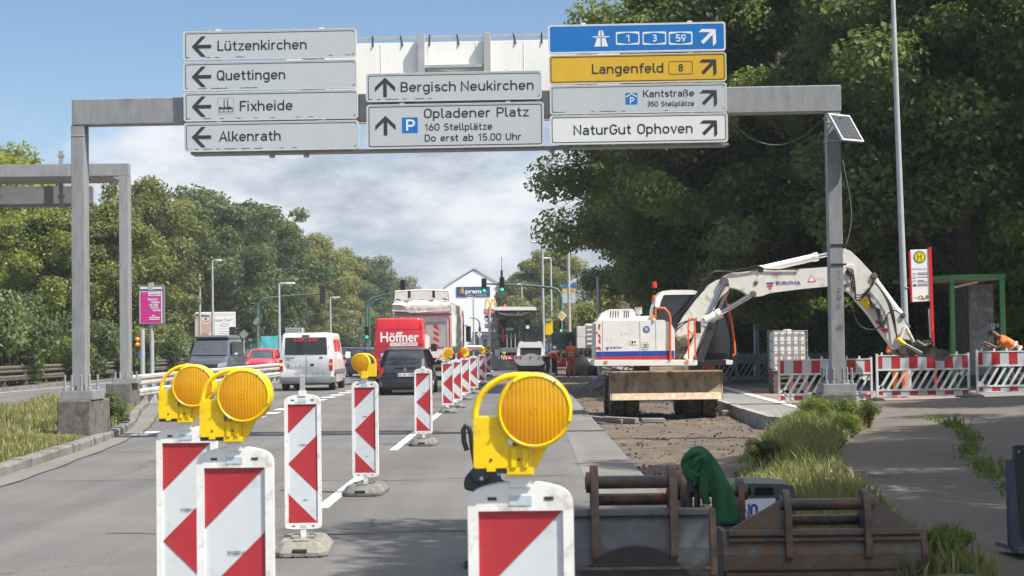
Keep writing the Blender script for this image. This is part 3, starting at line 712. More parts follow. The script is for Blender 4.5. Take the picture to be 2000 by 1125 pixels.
for px, py, sx, sy, sz, rz, lab in ((1275, 826, .5, .16, .1, .1, 'lone dark kerb stone lying flat on the dirt before the blade'), (1180, 824, .16, 1.6, .1, .5, 'long kerb stone lying aslant beside the cut road edge'), (1212, 826, .9, .14, .12, -.75, 'shorter kerb stone crossing the long one at the road edge'), (1428, 812, .42, .25, .12, -.2, 'pale kerb offcut leaning at the corner of the new kerb')):
    p = gnd(px, py, -.1); q = MB(); q.box(-sx/2, sx/2, -sy/2, sy/2, 0, sz)
    o = q.build('kerb_stone', slab, bevel=.02); tag(o, lab, 'kerb stone', 'loose kerb stones', loc=(p.x, p.y, -.1)); o.rotation_euler = (.03, .02, rz)
# torn asphalt slabs heaped by the road edge
for i, (px, py, w, h, rz, ry) in enumerate(((1168, 762, 1.0, .5, .4, -.5), (1190, 752, 1.2, .6, -.3, -.35))):
    p = gnd(px, py, -.1); q = MB(); q.prism([(-w/2, -.3), (-.1, -.4), (w/2, -.2), (w*.4, .35), (-.1, .42), (-w*.45, .2)], 0, .09, 'z')
    o = q.build('broken_asphalt_slab', asphalt, bevel=.01); tag(o, ('tilted broken asphalt slab lying close to the cut road edge', 'upturned broken asphalt slab leaning toward the excavator wheel')[i], 'rubble slab', 'torn asphalt slabs', loc=(p.x, p.y, .08)); o.rotation_euler = (.2, ry, rz)
q = MB(); r = random.Random(8)
q.add([(x+r.uniform(-.03, .03), y+r.uniform(-.03, .03), r.uniform(.02, .22)) for y in (-.3, -.1, .1, .3) for x in (-.5, -.25, 0, .25, .5)], [(j*5+i, j*5+i+1, j*5+i+6, j*5+i+5) for j in range(3) for i in range(4)])
p = gnd(1180, 743, -.1); tag(q.build('plastic_sheet', M('dirty_white_sheet', (.5, .49, .45), .7, 0, .2, 6), recalc=False), 'crumpled whitish sheet on the rubble beside the excavator', 'sheet', loc=(p.x, p.y, -.08))
# ================================================================ SIGN GANTRIES
GY = 29.3
GR = Vector((0, GY+.02, 0)); GRZ = R(-1.8)
Gm = Matrix.Translation((-1.1, GY, 0)) @ Matrix.Rotation(GRZ, 4, 'Z'); Gi = Gm.inverted()
def gl(px, py, yo=0.0):
    """local x, z on the gantry plane shifted by yo"""
    q = ray(px, py); nrm = (Gm.to_3x3() @ Vector((0, 1, 0))); o = Gm @ Vector((0, yo, 0))
    t = (o-EYE).dot(nrm)/q.dot(nrm); p = Gi @ (EYE+q*t); return p.x, p.z
gan = thing('sign_gantry', 'grey steel sign gantry spanning the road with direction signs', 'sign gantry', (-1.1, GY, 0), GRZ)
zt = gl(880, 180)[1]; zb = gl(880, 231)[1]; D = .32
xl, xr = gl(140, 220)[0], gl(1643, 190)[0]
m = MB(); m.box(xl, xr, 0, D, zb, zt); m.build('beam', galv, gan, bevel=.012)
for px, lab in ((139, 0), (1620, 1)):
    x = gl(px, 500)[0]; zf = .88 if not lab else .84
    m = MB(); m.box(x, x+.228, .01, D-.01, zf, zb-.002); m.box(x-.006, x+.234, .004, D-.004, zb-.2, zb-.17); m.build('post', galv, gan, bevel=.01)
    m = MB(); m.box(x-.16, x+.39, -.12, D+.3, zf-.16, zf-.001)
    for bx in (-.1, .02, .18, .32):
        for by in (-.06, D+.12):
            m.cyl((x+bx, by, zf), (x+bx, by, zf+.05), .04, n=6); m.cyl((x+bx, by, zf+.05), (x+bx, by, zf+.26), .022, n=8)
    m.build('base_plate', galv, gan, bevel=.008)
    m = MB(); m.box(x-.2, x+.37, -.2, D+.72, -.2, zf-.161); m.build('footing', concrete, gan, bevel=.025)
# white panel behind the signs, its rail, uprights, hanging clips and lower tray
x0, x1 = gl(560, 100, .7)[0], gl(1210, 100, .7)[0]
m = MB(); m.box(x0, x1, .62, .8, gl(880, 238, .7)[1], gl(880, 83, .7)[1])
for k in range(1, 7): m.box(x0+(x1-x0)*k/7-.006, x0+(x1-x0)*k/7+.006, .612, .62, gl(880, 236, .7)[1], gl(880, 85, .7)[1])
m.build('white_panel', white_tarp, gan, bevel=.01)
xr0, xr1 = gl(520, 70, .5)[0], gl(1260, 70, .5)[0]; zr = gl(880, 69, .5)[1]
m = MB(); m.box(xr0, xr1, .665, .72, zr-.025, zr+.025)
for px in (822, 951, 620, 1160):
    x = gl(px, 100, .45)[0]; m.box(x-.058, x+.058, .48, .615, gl(880, 250)[1], zr+.035)
m.build('top_rail', galv_light, gan, bevel=.004)
m = MB(); x0_, x1_ = gl(830, 130, .6)[0], gl(943, 130, .6)[0]; z_ = gl(880, 130, .6)[1]
m.box(x0_, x1_, .5, .61, z_-.03, z_+.02)
m.tube([(x0_, .52, z_-.03), ((x0_+x1_)/2, .52, z_-.1), (x1_, .52, z_-.03)], .008, 5)
m.build('service_bracket', galv_light, gan)
for i, px in enumerate((726, 780, 838, 891, 945, 1002, 1058)):
    x = gl(px, 75, .5)[0]; m = MB(); dx = (.0, .035, -.012, .03, 0, .03, -.01)[i]
    m.tube([(x, .64, zr+.04), (x+dx*.6, .63, zr-.05), (x+dx+.01, .605, zr-.15)], [.012, .017, .013], 6); m.build('clip_strap', black_pl, gan)
xa, xb = gl(372, 296, -.02)[0], gl(1420, 284, -.02)[0]; z_ = gl(880, 290.5)[1]
m = MB(); m.box(xa, xb, .0, .34, z_-.022, z_+.018)
for k in range(24): m.box(xa+.1+k*.39, xa+.13+k*.39, -.006, 0, z_-.026, z_+.022)
for px in (530, 597, 1078, 1104):
    x = gl(px, 296)[0]; m.box(x-.04, x+.04, .02, .12, z_-.085, z_-.02); m.tube([(x-.05, .05, z_-.03), (x-.02, .03, z_-.1), (x+.03, .03, z_-.11), (x+.05, .05, z_-.04)], .005, 5)
m.tube([(gl(1062, 287)[0], -.02, z_), (gl(1070, 296)[0], -.03, z_-.07), (gl(1080, 299)[0], -.03, z_-.1), (gl(1090, 292)[0], 0, z_-.02)], .006, 5)
m.build('lower_tray', galv, gan)
m = MB(); x = gl(1633, 232)[0]                              # cable straps round the right post
for py in (478, 516): z_ = gl(1633, py)[1]; m.box(x-.125, x+.13, -.004, D+.004, z_-.012, z_+.012)
m.build('strap', black_pl, gan)
m = MB()
def gp(px, py, y=-.012): a, b = gl(px, py, y); return (a, y, b)
lt = lambda a, b: (a, -.004, b)
for t, px0, px1, py, cap in (('O', 1637, 1641, 534, 5), ('L', 1637, 1641, 547, 8), ('I', 1638, 1639, 558, 6), ('E', 1636, 1642, 572, 9), ('B', 1636, 1642, 586, 9), ('E', 1636, 1642, 602, 9)):
    a0, b0 = gl(px0, py); a1, _ = gl(px1, py); strokes(m, t, a0, a1, b0, cap*.0086, -.003, sw=.7)
strokes(m, 'NV', gl(1634, 646)[0], gl(1646, 646)[0], gl(1634, 646)[1], .1, -.003, sw=.7)
m.build('scrawl', sign_black, gan)

# ---- direction signs, each a thing on the gantry
SC = GY/F; SL = -0.0185
def arrow_poly():
    return [(0, 0), (19, 20), (28, 20), (12.2, 3.5), (38.5, 3.5), (38.5, -3.5), (12.2, -3.5), (28, -20), (19, -20)]
def sign(cx, cy, w, h, label, face, border, build, name='direction_sign'):
    lx, lz = gl(cx, cy, -.1)
    wl = Gm @ Vector((lx, -.1, lz)); s = (wl-EYE).length/F/math.sqrt(1+((cx-1000)/F)**2+((cy-562)/F)**2)
    t = thing(name, label, 'sign', wl, GRZ, 'direction signs on the gantry')
    W, H = w*s, h*s
    o1, o2 = rr(W, H, .05), rr(W-.045, H-.045, .035)
    m = MB(); m.prism(o1, 0, .05); m.ring2(rr(W, H, .05), rr(W-.03, H-.03, .042), -.006)
    m.ring2(rr(W, H, .05), rr(W, H, .05), 0)
    m.add([(p[0], -.006, p[1]) for p in o1]+[(p[0], .0, p[1]) for p in o1], [(i, (i+1) % len(o1), len(o1)+(i+1) % len(o1), len(o1)+i) for i in range(len(o1))])
    for k in range(int(W/.3)): m.box(-W/2+.15+k*.3, -W/2+.165+k*.3, -.008, .0, -H/2+.004, -H/2+.016)
    for bx in (-.3, .3): m.box(W*bx-.04, W*bx+.04, .01, .06, H/2-.01, H/2+.03)
    m.build('panel', sign_rim, t)
    m = MB(); m.flat(rr(W-.03, H-.03, .042), -.0035); m.build('face', face, t)
    if border is not None:
        bm_, inset, thick, keep = border
        m = MB(); A, B = rr(W-inset, H-inset, .035, 6), rr(W-inset-thick*2, H-inset-thick*2, .028, 6)
        n = len(A); r = random.Random(int(cx*7+cy))
        fs = [(i, (i+1) % n, n+(i+1) % n, n+i) for i in range(n)]
        if keep < 1:                          # worn border: long runs missing along the bottom and right
            fs = [f for f in fs if not (f[0] == 3*7-1+0 or f[0] == n-1)]
            x0, x1 = -W/2+inset/2, W/2-inset/2; z = -H/2+inset/2
            for a in range(40):
                u = x0+(x1-x0)*a/40
                if r.random() < keep*(.9 if a < 18 else .12): m.add([(u, -.0055, z), (u+(x1-x0)/40, -.0055, z), (u+(x1-x0)/40, -.0055, z+thick*r.uniform(.5, 1)), (u, -.0055, z+thick*.9)], [(0, 1, 2, 3)])
        m.add([(p[0], -.0055, p[1]) for p in A]+[(p[0], -.0055, p[1]) for p in B], fs); m.build('border', bm_, t)
    def loc(px, py): dx = px-cx; return dx*s, -(py-(cy+SL*dx))*s
    build(t, s, loc)
    return t
def put_text(t, s, loc, items, mat=sign_black):
    m = MB()
    for text, a, b, base, cap in items:
        p, q = loc(a, base+SL*(a-(a+b)/2)), loc(b, base+SL*(b-(a+b)/2))
        strokes(m, text, p[0], q[0], (p[1]+q[1])/2, cap*s, -.0065)
    return m.build('lettering', mat, t)
def put_arrow(t, s, loc, px, py, ang, mat=sign_black, k=1.0):
    c, d_ = loc(px, py); ca, sa = math.cos(R(ang)), math.sin(R(ang))
    m = MB(); m.flat([(c+((x-19.2)*ca-y*sa)*s*k, d_+((x-19.2)*sa+y*ca)*s*k) for x, y in arrow_poly()], -.0065); m.build('arrow', mat, t)
def psym(t, s, loc, x0, x1, y0, y1, roof=False):
    a, b = loc(x0, y1); c, d_ = loc(x1, y0); m = MB(); m.flat([(a, b), (c, b), (c, d_), (a, d_)], -.006); o = m.build('parking_symbol', sign_blue, t)
    m = MB(); w, h = c-a, d_-b; u = lambda x, z: (a+w*x, b+h*z)
    if roof:
        p0 = u(.36, .08); strokes(m, 'P', p0[0], u(.68, 0)[0], p0[1], h*.54, -.0075, sw=1.2)
        m.flat([u(.06, .6), u(.5, .9), u(.94, .6), u(.94, .72), u(.5, .99), u(.06, .72)], -.0075)
    else:
        p0 = u(.26, .14); strokes(m, 'P', p0[0], u(.76, 0)[0], p0[1], h*.72, -.0075, sw=1.2)
    m.build('letter', text_white, o)
wb = (sign_black, .075, .011, .55)
def lf(text, x0, x1, base, ay, extra=None):
    def f(t, s, loc):
        put_text(t, s, loc, [(text, x0, x1, base, 20)]); put_arrow(t, s, loc, 392.5, ay, 0)
        if extra: extra(t, s, loc)
    return f
def factory(t, s, loc):
    m = MB(); a, b = loc(425, 223); c, d_ = loc(456.5, 191.5); w = c-a; u = lambda x, z: (a+w*x, b+w*z)
    m.ring2([u(0, 0), u(1, 0), u(1, 1), u(0, 1)], [u(.012, .012), u(.988, .012), u(.988, .988), u(.012, .988)], -.0065)
    m.ring2([u(.07, .12), u(.93, .12), u(.93, .38), u(.07, .38)], [u(.1, .15), u(.9, .15), u(.9, .3), u(.1, .3)], -.0065)
    for k in range(3):
        x = .07+.29*k; m.flat([u(x, .38), u(x+.28, .38), u(x, .48)], -.0065); m.flat([u(x, .12), u(x+.03, .12), u(x+.03, .3), u(x, .3)], -.0072)
    for x in (.36, .58): m.flat([u(x, .44), u(x+.07, .44), u(x+.055, .92), u(x+.015, .92)], -.0068)
    m.build('factory_symbol', sign_black, t)
sign(526.5, 86.5, 340, 57, 'grey sign reading Lützenkirchen with left arrow, topmost of its stack', sign_grey, wb, lf('Lützenkirchen', 424, 599, 97.7, 91))
sign(527, 147, 341, 57, 'grey sign reading Quettingen with a left arrow', sign_grey, wb, lf('Quettingen', 423, 557, 156, 150))
sign(528.5, 206, 342, 57, 'grey sign reading Fixheide with left arrow and factory symbol', sign_grey, wb, lf('Fixheide', 468, 571, 216, 208.5, factory))
sign(529.5, 265.5, 343, 57, 'grey sign reading Alkenrath with left arrow, lowest of its stack', sign_grey, wb, lf('Alkenrath', 427, 548, 275.5, 268))
def f_berg(t, s, loc): put_text(t, s, loc, [('Bergisch', 782, 890, 178.8, 19.5), ('Neukirchen', 900, 1042, 176.5, 19.5)]); put_arrow(t, s, loc, 751.5, 170.5, -90)
sign(886, 168.5, 344, 56, 'grey sign reading Bergisch Neukirchen with an upward arrow', sign_grey, wb, f_berg)
def f_opl(t, s, loc):
    put_text(t, s, loc, [('Opladener Platz', 828, 1032, 229, 19), ('160 Stellplätze', 829, 961, 254.3, 14), ('Do erst ab 15.00 Uhr', 829, 1017, 275, 14)])
    put_arrow(t, s, loc, 752.5, 245.5, -90); psym(t, s, loc, 785, 816, 229, 260)
sign(889, 245, 347, 87, 'large grey sign reading Opladener Platz with blue parking symbol', sign_grey, (sign_black, .07, .013, 1), f_opl)
def hexbox(t, s, loc, x0, x1, y0, y1, num):
    a, b = loc(x0, y1); c, d_ = loc(x1, y0); w, h = c-a, d_-b; u = lambda x, z: (a+w*x, b+h*z)
    m = MB(); A = roundpoly([u(0, 0), u(1, 0), u(1, 1), u(0, 1)], h*.12, 4); m.flat(A, -.0058); o = m.build('route_box', text_white, t)
    m = MB(); m.flat([u(.05, .17), u(.5, .06), u(.95, .17), u(.95, .83), u(.5, .94), u(.05, .83)], -.0068); m.build('field', sign_blue, o)
    m = MB(); tw = .16 if len(num) == 1 else .42
    strokes(m, num, u(.5-tw/2, 0)[0], u(.5+tw/2, 0)[0], u(0, .24)[1], h*.54, -.0078, sw=1.1); m.build('number', text_white, o)
def f_a(t, s, loc):
    m = MB(); c, b = loc(1174, 91); q = lambda x, z: (c+x*s, b+z*s)
    for sg in (-1, 1):
        m.flat([q(sg*1.2, 0), q(sg*13.5, 0), q(sg*8, 17), q(sg*1.2, 17)], -.0062)
        m.flat([q(sg*1, 21.5), q(sg*6.4, 21.5), q(sg*3.4, 32), q(sg*1, 32)], -.0062)
    m.flat([q(-16.5, 18.4), q(-16.5, 20.2), q(-7.5, 20.2), q(7.5, 20.2), q(16.5, 20.2), q(16.5, 18.4), q(12, 18.4), q(10.5, 16.8), q(7, 18.4), q(-7, 18.4), q(-10.5, 16.8), q(-12, 18.4)], -.0064)
    m.build('motorway_symbol', text_white, t)
    for x0, n in ((1203, '1'), (1255, '3'), (1306, '59')): hexbox(t, s, loc, x0, x0+46, 61.5, 88, n)
    put_arrow(t, s, loc, 1384, 70.5, -135, text_white, .98)
sign(1243.5, 74, 346, 57, 'blue motorway sign with routes 1, 3 and 59', sign_blue, (text_white, .035, .012, 1), f_a)
def f_lan(t, s, loc):
    put_text(t, s, loc, [('Langenfeld', 1156, 1295, 143.3, 19.7)]); put_arrow(t, s, loc, 1385, 129.5, -135, k=.98)
    a, b = loc(1306, 145.5); c, d_ = loc(1352.5, 119); w, h = c-a, d_-b; m = MB()
    m.ring2(rr(w, h, .025, 4, a+w/2, b+h/2), rr(w-.016, h-.016, .019, 4, a+w/2, b+h/2), -.0065); strokes(m, '8', a+w*.41, a+w*.58, b+h*.22, h*.56, -.0065, sw=1.1); m.build('route_box', sign_black, t)
sign(1245, 133.5, 346, 57, 'yellow sign reading Langenfeld with route 8', sign_yellow, (sign_black, .06, .013, 1), f_lan)
def f_kan(t, s, loc):
    put_text(t, s, loc, [('Kantstraße', 1256, 1355, 189, 14), ('350 Stellplätze', 1264, 1355, 207.5, 10)]); put_arrow(t, s, loc, 1386, 189.5, -135, k=.98); psym(t, s, loc, 1222, 1245, 181.5, 204, True)
sign(1246.5, 192.5, 345, 57, 'grey sign reading Kantstraße with blue parking garage symbol', sign_grey, (sign_black, .07, .009, .5), f_kan)
def f_nat(t, s, loc): put_text(t, s, loc, [('NaturGut Ophoven', 1120, 1352, 262, 20)]); put_arrow(t, s, loc, 1386.5, 248.5, -135, k=.98)
sign(1247.5, 251.5, 347, 58, 'clean white sign reading NaturGut Ophoven', sign_white, (sign_black, .065, .013, 1), f_nat)

# ---- solar panel, cables
p = at(1652, 250, GY-.45)
sp = thing('solar_panel', 'small framed solar panel strapped to the right gantry post', 'solar panel', p, R(38))
tilt = Matrix.Rotation(R(-33), 4, 'X'); W, H = .52, .56
def sx(mb): mb.xf(tilt); return mb
m = MB(); m.box(-W/2, W/2, 0, .03, -H/2, H/2); sx(m).build('backing', galv_light, sp)
m = MB(); A = [(-W/2, -H/2), (W/2, -H/2), (W/2, H/2), (-W/2, H/2)]; B = [(x*.91, z*.92) for x, z in A]
for a, b, c, d_ in ((-W/2, W/2, H/2-.025, H/2), (-W/2, W/2, -H/2, -H/2+.025), (-W/2, -W/2+.025, -H/2+.025, H/2-.025), (W/2-.025, W/2, -H/2+.025, H/2-.025)): m.box(a, b, -.016, -.001, c, d_)
sx(m).build('frame', M('anodised_frame', (.7, .7, .68), .4, .3, .05, 9), sp)
m = MB(); cw, ch = (W-.06)/4, (H-.06)/9
for i in range(4):
    for j in range(9): m.box(-W/2+.03+i*cw+.004, -W/2+.03+(i+1)*cw-.004, -.006, -.001, -H/2+.03+j*ch+.0035, -H/2+.03+(j+1)*ch-.0035)
sx(m).build('solar_cells', M('solar_cell', (.03, .03, .04), .2, 0, .3, 20, coat=.5), sp)
m = MB(); iv = Matrix.Rotation(R(-38), 4, 'Z')
for z in (.2, -.2): m.tube([Vector((-.05, .12, z)), iv @ Vector((-.12, .16, z)), iv @ Vector((-.12, .5, z))], .012, 6); m.tube([Vector((.02, .08, z)), iv @ Vector((-.28, .2, z+.02)), iv @ Vector((-.3, .45, z+.02))], .01, 6)
m.build('bracket', galv_light, sp)
def cable(pts, lab, r=.007, m_=cable_m, nm='cable'):
    q = [Vector(p) for p in pts]; out = []
    for i in range(len(q)-1):
        a, b = q[max(i-1, 0)], q[i]; c, d_ = q[i+1], q[min(i+2, len(q)-1)]
        for k in range(6):
            t = k/6; out.append(.5*((2*b)+(c-a)*t+(2*a-5*b+4*c-d_)*t*t+(3*b-a-3*c+d_)*t**3))
    out.append(q[-1]); m = MB(); m.tube(out, r, 6); o = m.build(nm, m_, smooth=True); return tag(o, lab, 'cable')
cable([at(1612, 229, GY-.05), at(1600, 240, GY), at(1572, 264, GY), at(1540, 279, GY), at(1510, 283, GY), at(1480, 276, GY), at(1455, 262, GY+.1), at(1425, 232, GY+.1)], 'pale cable sagging from the right gantry post toward the signs')
cable([at(1646, 312, GY-.08), at(1652, 345, GY-.1), at(1660, 385, GY-.05), at(1663, 425, GY-.05), at(1658, 460, GY-.05), at(1652, 478, GY-.05)], 'pale cable hanging loose on the right side of the gantry post')
cable([at(1634, 340, GY-.06), at(1635, 400, GY-.06), at(1636, 470, GY-.06), at(1638, 490, GY-.07), at(1643, 494, GY-.07), at(1649, 480, GY-.06)], 'dark cable running down the front of the right gantry post', .005, hose_m)

# ---- far gantry of the opposite carriageway
FY = 44.5
p = at(244, 780, FY)
g2 = thing('sign_gantry', 'far grey gantry over the opposite carriageway, seen from behind', 'sign gantry', (p.x, FY, 0), R(1.5))
q = lambda px, py, Y=FY: at(px, py, Y)-Vector((p.x, FY, 0))
a, b = q(232, 400).x, q(250, 400).x; zt, zb = q(240, 319).z, q(240, 343).z
m = MB(); m.box(a, b, 0, .42, .82, zb-.003); m.build('post', galv, g2, bevel=.01)
m = MB(); m.box(-14, b-.47, .301, 2.0, zb, zb+.04); m.box(-14, b+.01, 0, .3, zb, zt); m.box(-14, b-.47, 1.8, 2.0, zb+.041, zt)
for k in range(40): m.box(-.4-k*.34, -.37-k*.34, .02, 1.98, zb-.012, zb-.001)
m.build('beam', galv, g2, bevel=.01)
m = MB(); m.box(a-.15, b+.2, -.15, .6, .7, .819)
for bx in (-.1, .03, .2, .33):
    for by in (-.08, .5): m.cyl((a+bx, by, .82), (a+bx, by, 1.0), .028, n=6)
m.build('base_plate', galv, g2)
m = MB(); m.box(q(212, 770).x, q(212, 770).x+.62, -.3, .95, -.1, .699); m.build('footing', concrete, g2, bevel=.025)
for px in (2, 125, -120):
    m = MB(); x = q(px, 330, FY+2.1).x; m.box(x-.05, x+.05, 2.01, 2.1, q(px, 404, FY+2.1).z, q(px, 296, FY+2.1).z)
    for py in (305, 385): z = q(px, py, FY+2.1).z; m.box(x-.09, x+.09, 2.0, 2.12, z-.03, z+.03)
    m.build('upright', galv, g2)
pp = at(40, 385, FY+2.2)
sg = thing('rear_facing_sign', 'grey back of a wide sign hanging under the far gantry', 'sign', pp, R(1.5))
w = at(181, 385, FY+2.2).x-pp.x; h = (at(40, 364, FY+2.2).z-at(40, 405, FY+2.2).z)/2
m = MB(); m.prism(rr(w*2, h*2, .08), 0, .05); m.build('panel', M('sign_back_grey', (.22, .23, .235), .55, .2, .12, 3), sg)
m = MB(); m.ring2(rr(w*2, h*2, .08), rr(w*2-.05, h*2-.05, .06), -.004)
m.build('rim', galv, sg)

# ================================================================ BEACONS AND WARNING LAMPS
def make_beacon(label):
    t = thing('delineator_beacon', label, 'beacon', (0, 0, 0), 0, 'red and white beacons along the closed lane')
    zb, zt, W = .17, 1.2, .28
    def outline(w, z0, z1, crown, r):
        return roundpoly([(-w/2, z0+crown*.3), (-w*.25, z0), (w*.25, z0), (w/2, z0+crown*.3), (w/2, z1-crown), (w*.2, z1), (-w*.2, z1), (-w/2, z1-crown)], [r*.6, .05, .05, r*.6, r, .08, .08, r], 4)
    A = outline(W, zb, zt, .025, .04); n = len(A)
    fx, z0, z1 = .112, zb+.045, zt-.075
    B = []
    for x, z in A:
        B.append((max(-fx, min(fx, x)), max(z0, min(z1, z))))
    m = MB()
    o = [(x, -.022, z) for x, z in A]; i_ = [(x, -.022, z) for x, z in B]; d_ = [(x, -.008, z) for x, z in B]; bk = [(x, .03, z) for x, z in A]
    m.loft([d_, i_, o, bk], False); m.add(bk, [tuple(range(n))])
    for x in (-.075, .075): m.box(x-.012, x+.012, -.0235, -.022, zt-.047, zt-.038, 1); m.box(x-.012, x+.012, -.0235, -.022, zb+.02, zb+.028, 1)
    m.box(-.03, .03, -.0238, -.022, zt-.06, zt-.035, 2)
    m.box(-.02, .02, -.0238, -.022, zb+.014, zb+.034, 2)
    m.box(-.028, .028, -.028, .036, zt-.012, zt+.03)
    m.build('frame', [plastic_white, steel_dark, M('paper_label', (.5, .58, .63), .5)], t, bevel=.006)
    m = MB(); m.flat([(-fx, z0), (fx, z0), (fx, z1), (-fx, z1)], -.0125)
    u = lambda x, z: (-fx+2*fx*x, z0+(z1-z0)*z)
    for P in ([u(0, 1), u(1, 1), u(0, .755)], [u(1, .742), u(0, .5), u(1, .258)], [u(0, .247), u(1, 0), u(0, 0)]): m.flat(P, -.0145, 1)
    strokes(m, 'FABEMA', .03, -.028, u(0, .665)[1], -.014, -.0152, 2, sw=1.2); m.box(.034, .042, -.0152, -.0147, u(0, .652)[1], u(0, .662)[1], 1)
    strokes(m, 'FABEMA', .035, -.005, u(0, .2)[1], -.01, -.0152, 2, sw=1.2)
    m.build('reflective_face', [beacon_white, beacon_red, M('print_grey', (.12, .13, .16), .5)], t)
    m = MB(); m.box(-.019, .019, -.019, .019, zt+.03, zt+.15); m.build('pole', galv_light, t, bevel=.003)
    m = MB(); m.box(-.022, .022, -.02, .02, .085, zb+.012); m.build('stem', plastic_white, t)
    m = MB()
    def oc(w, l, z): return [(x*w, y*l, z) for x, y in ((-1, -.75), (-.72, -1), (.72, -1), (1, -.75), (1, .75), (.72, 1), (-.72, 1), (-1, .75))]
    m.loft([oc(.21, .41, 0), oc(.21, .41, .035), oc(.165, .34, .095), oc(.15, .325, .105)])
    m.box(-.055, .055, -.413, -.38, .03, .06, 1); m.box(-.06, .06, -.3, -.16, .105, .118, 0); m.box(-.09, -.03, -.1, .1, .105, .125, 0); m.box(.03, .09, -.1, .1, .105, .125, 0)
    for x in (-.15, -.05, .05, .15): m.box(x-.015, x+.015, -.414, -.36, -.001, .012, 1)
    m.build('foot', [rubber, black_pl], t, bevel=.01)
    return t
def make_lamp(label):
    t = thing('warning_lamp', label, 'warning lamp', (0, 0, 0), 0, 'amber warning lamps on the beacons')
    cx, cz, Rr = .04, .22, .1
    m = MB(); seg = 48
    def rg(r, y): return [(cx+r*math.cos(2*math.pi*i/seg), y, cz+r*math.sin(2*math.pi*i/seg)) for i in range(seg)]
    m.loft([rg(.088, -.062), rg(.092, -.066), rg(Rr-.002, -.062), rg(Rr, -.05), rg(Rr, .03), rg(.092, .04)], False)
    for k in range(5):
        a = R(-90+72*k); m.cyl((cx+.0945*math.cos(a), -.063, cz+.0945*math.sin(a)), (cx+.0945*math.cos(a), -.069, cz+.0945*math.sin(a)), .0035, n=8, mi=1)
    m.build('housing', [lamp_yellow, chrome], t, smooth=True)
    for y0, sg in ((-.062, -1), (.036, 1)):              # ribbed lens, front and back
        m = MB(); n = 44
        vs, fs, idx = [], [], {}
        for j in range(n+1):
            for i in range(n*2+1):
                x = -1+i/n; z = -1+2*j/n; r_ = math.hypot(x, z)
                if r_ > 1.001:
                    x, z = x/r_, z/r_
                    r_ = 1
                dome = .014*(1-r_*r_); rib = .0007*math.cos(x*52)*(1 if r_ < .97 else 0)
                if r_ < .16: rib += .0015*math.cos(r_*60)
                vs.append((cx+x*.0915, y0+sg*(dome+rib), cz+z*.0915))
        w = n*2+1
        for j in range(n):
            for i in range(n*2): fs.append((j*w+i, j*w+i+1, (j+1)*w+i+1, (j+1)*w+i))
        m.add(vs, fs); m.build('lens', amber, t, smooth=True, ang=80)
    m = MB(); m.cyl((cx, -.035, cz), (cx, .03, cz), .012, .02, n=16); m.build('bulb_socket', M('socket', (.22, .2, .16), .3, .6), t, smooth=True)
    m = MB(); m.loft([rg(.089, -.05), rg(.06, -.02), rg(.03, -.002), rg(.006, .0)]); m.build('reflector', M('amber_reflector', (.85, .62, .2), .25, .3, .1, 40), t, smooth=True)
    m = MB(); m.prism(roundpoly([(-.122, .07), (-.032, .07), (-.032, .16), (-.05, .205), (-.122, .205)], [.008, .008, .02, .02, .012]), -.05, .035); m.build('battery_case', lamp_yellow, t, bevel=.006)
    m = MB(); m.box(-.12, -.034, -.049, .034, .056, .0695); m.box(-.088, -.064, -.053, -.0495, .062, .078, 1); m.cyl((-.076, -.0495, .092), (-.076, -.052, .092), .004, n=8); m.build('battery_lid', [black_pl, lamp_yellow], t)
    m = MB()                                                # handle arch
    pts = []
    for i in range(15):
        s_ = i/14; a = R(180-90*s_); pts.append((-.0+.118*math.cos(a)*1.0+.0, .0, .205+.108*math.sin(a)))
    out = [( -.118+.0*i, -.008, .2) for i in range(1)]+[(p[0], -.008, p[2]) for p in pts]+[(.03, -.008, .3125)]
    m.tube(out, [.0085]*len(out), 8); m.build('handle', lamp_yellow, t, smooth=True)
    m = MB(); m.box(-.034, .03, -.045, .04, .05, .128); m.box(-.024, -.009, -.052, -.0455, .07, .122); m.box(.006, .021, -.052, -.0455, .07, .122); m.box(-.04, .036, -.048, .042, .052, .07)
    m.prism([(.031, .06), (.04, .06), (.075, .125), (.031, .125)], -.03, .03); m.cyl((-.002, -.046, .092), (-.002, -.05, .092), .004, n=8, mi=1)
    m.build('clamp', [lamp_yellow, steel_dark], t, bevel=.004)
    return t
amber = bpy.data.materials.new('amber_lens'); amber.use_nodes = True
_n, _l = amber.node_tree.nodes, amber.node_tree.links; _b = _n['Principled BSDF']
_b.inputs['Base Color'].default_value = (.86, .36, .0, 1); _b.inputs['Roughness'].default_value = .12; _b.inputs['Coat Weight'].default_value = .7; _b.inputs['Coat Roughness'].default_value = .04
_t = _n.new('ShaderNodeTexCoord'); _w = _n.new('ShaderNodeTexWave'); _w.inputs['Scale'].default_value = 28; _w.inputs['Distortion'].default_value = 1.2; _l.new(_t.outputs['Object'], _w.inputs['Vector'])
_r = _n.new('ShaderNodeValToRGB'); _r.color_ramp.elements[0].color = (.8, .4, .0, 1); _r.color_ramp.elements[1].color = (.97, .57, .015, 1); _l.new(_w.outputs[0], _r.inputs[0]); _l.new(_r.outputs[0], _b.inputs['Base Color'])
_tr = _n.new('ShaderNodeBsdfTransparent'); _tr.inputs[0].default_value = (1, .7, .07, 1); _ms = _n.new('ShaderNodeMixShader'); _ms.inputs[0].default_value = .5
_l.new(_b.outputs[0], _ms.inputs[1]); _l.new(_tr.outputs[0], _ms.inputs[2]); _l.new(_ms.outputs[0], _n['Material Output'].inputs[0])

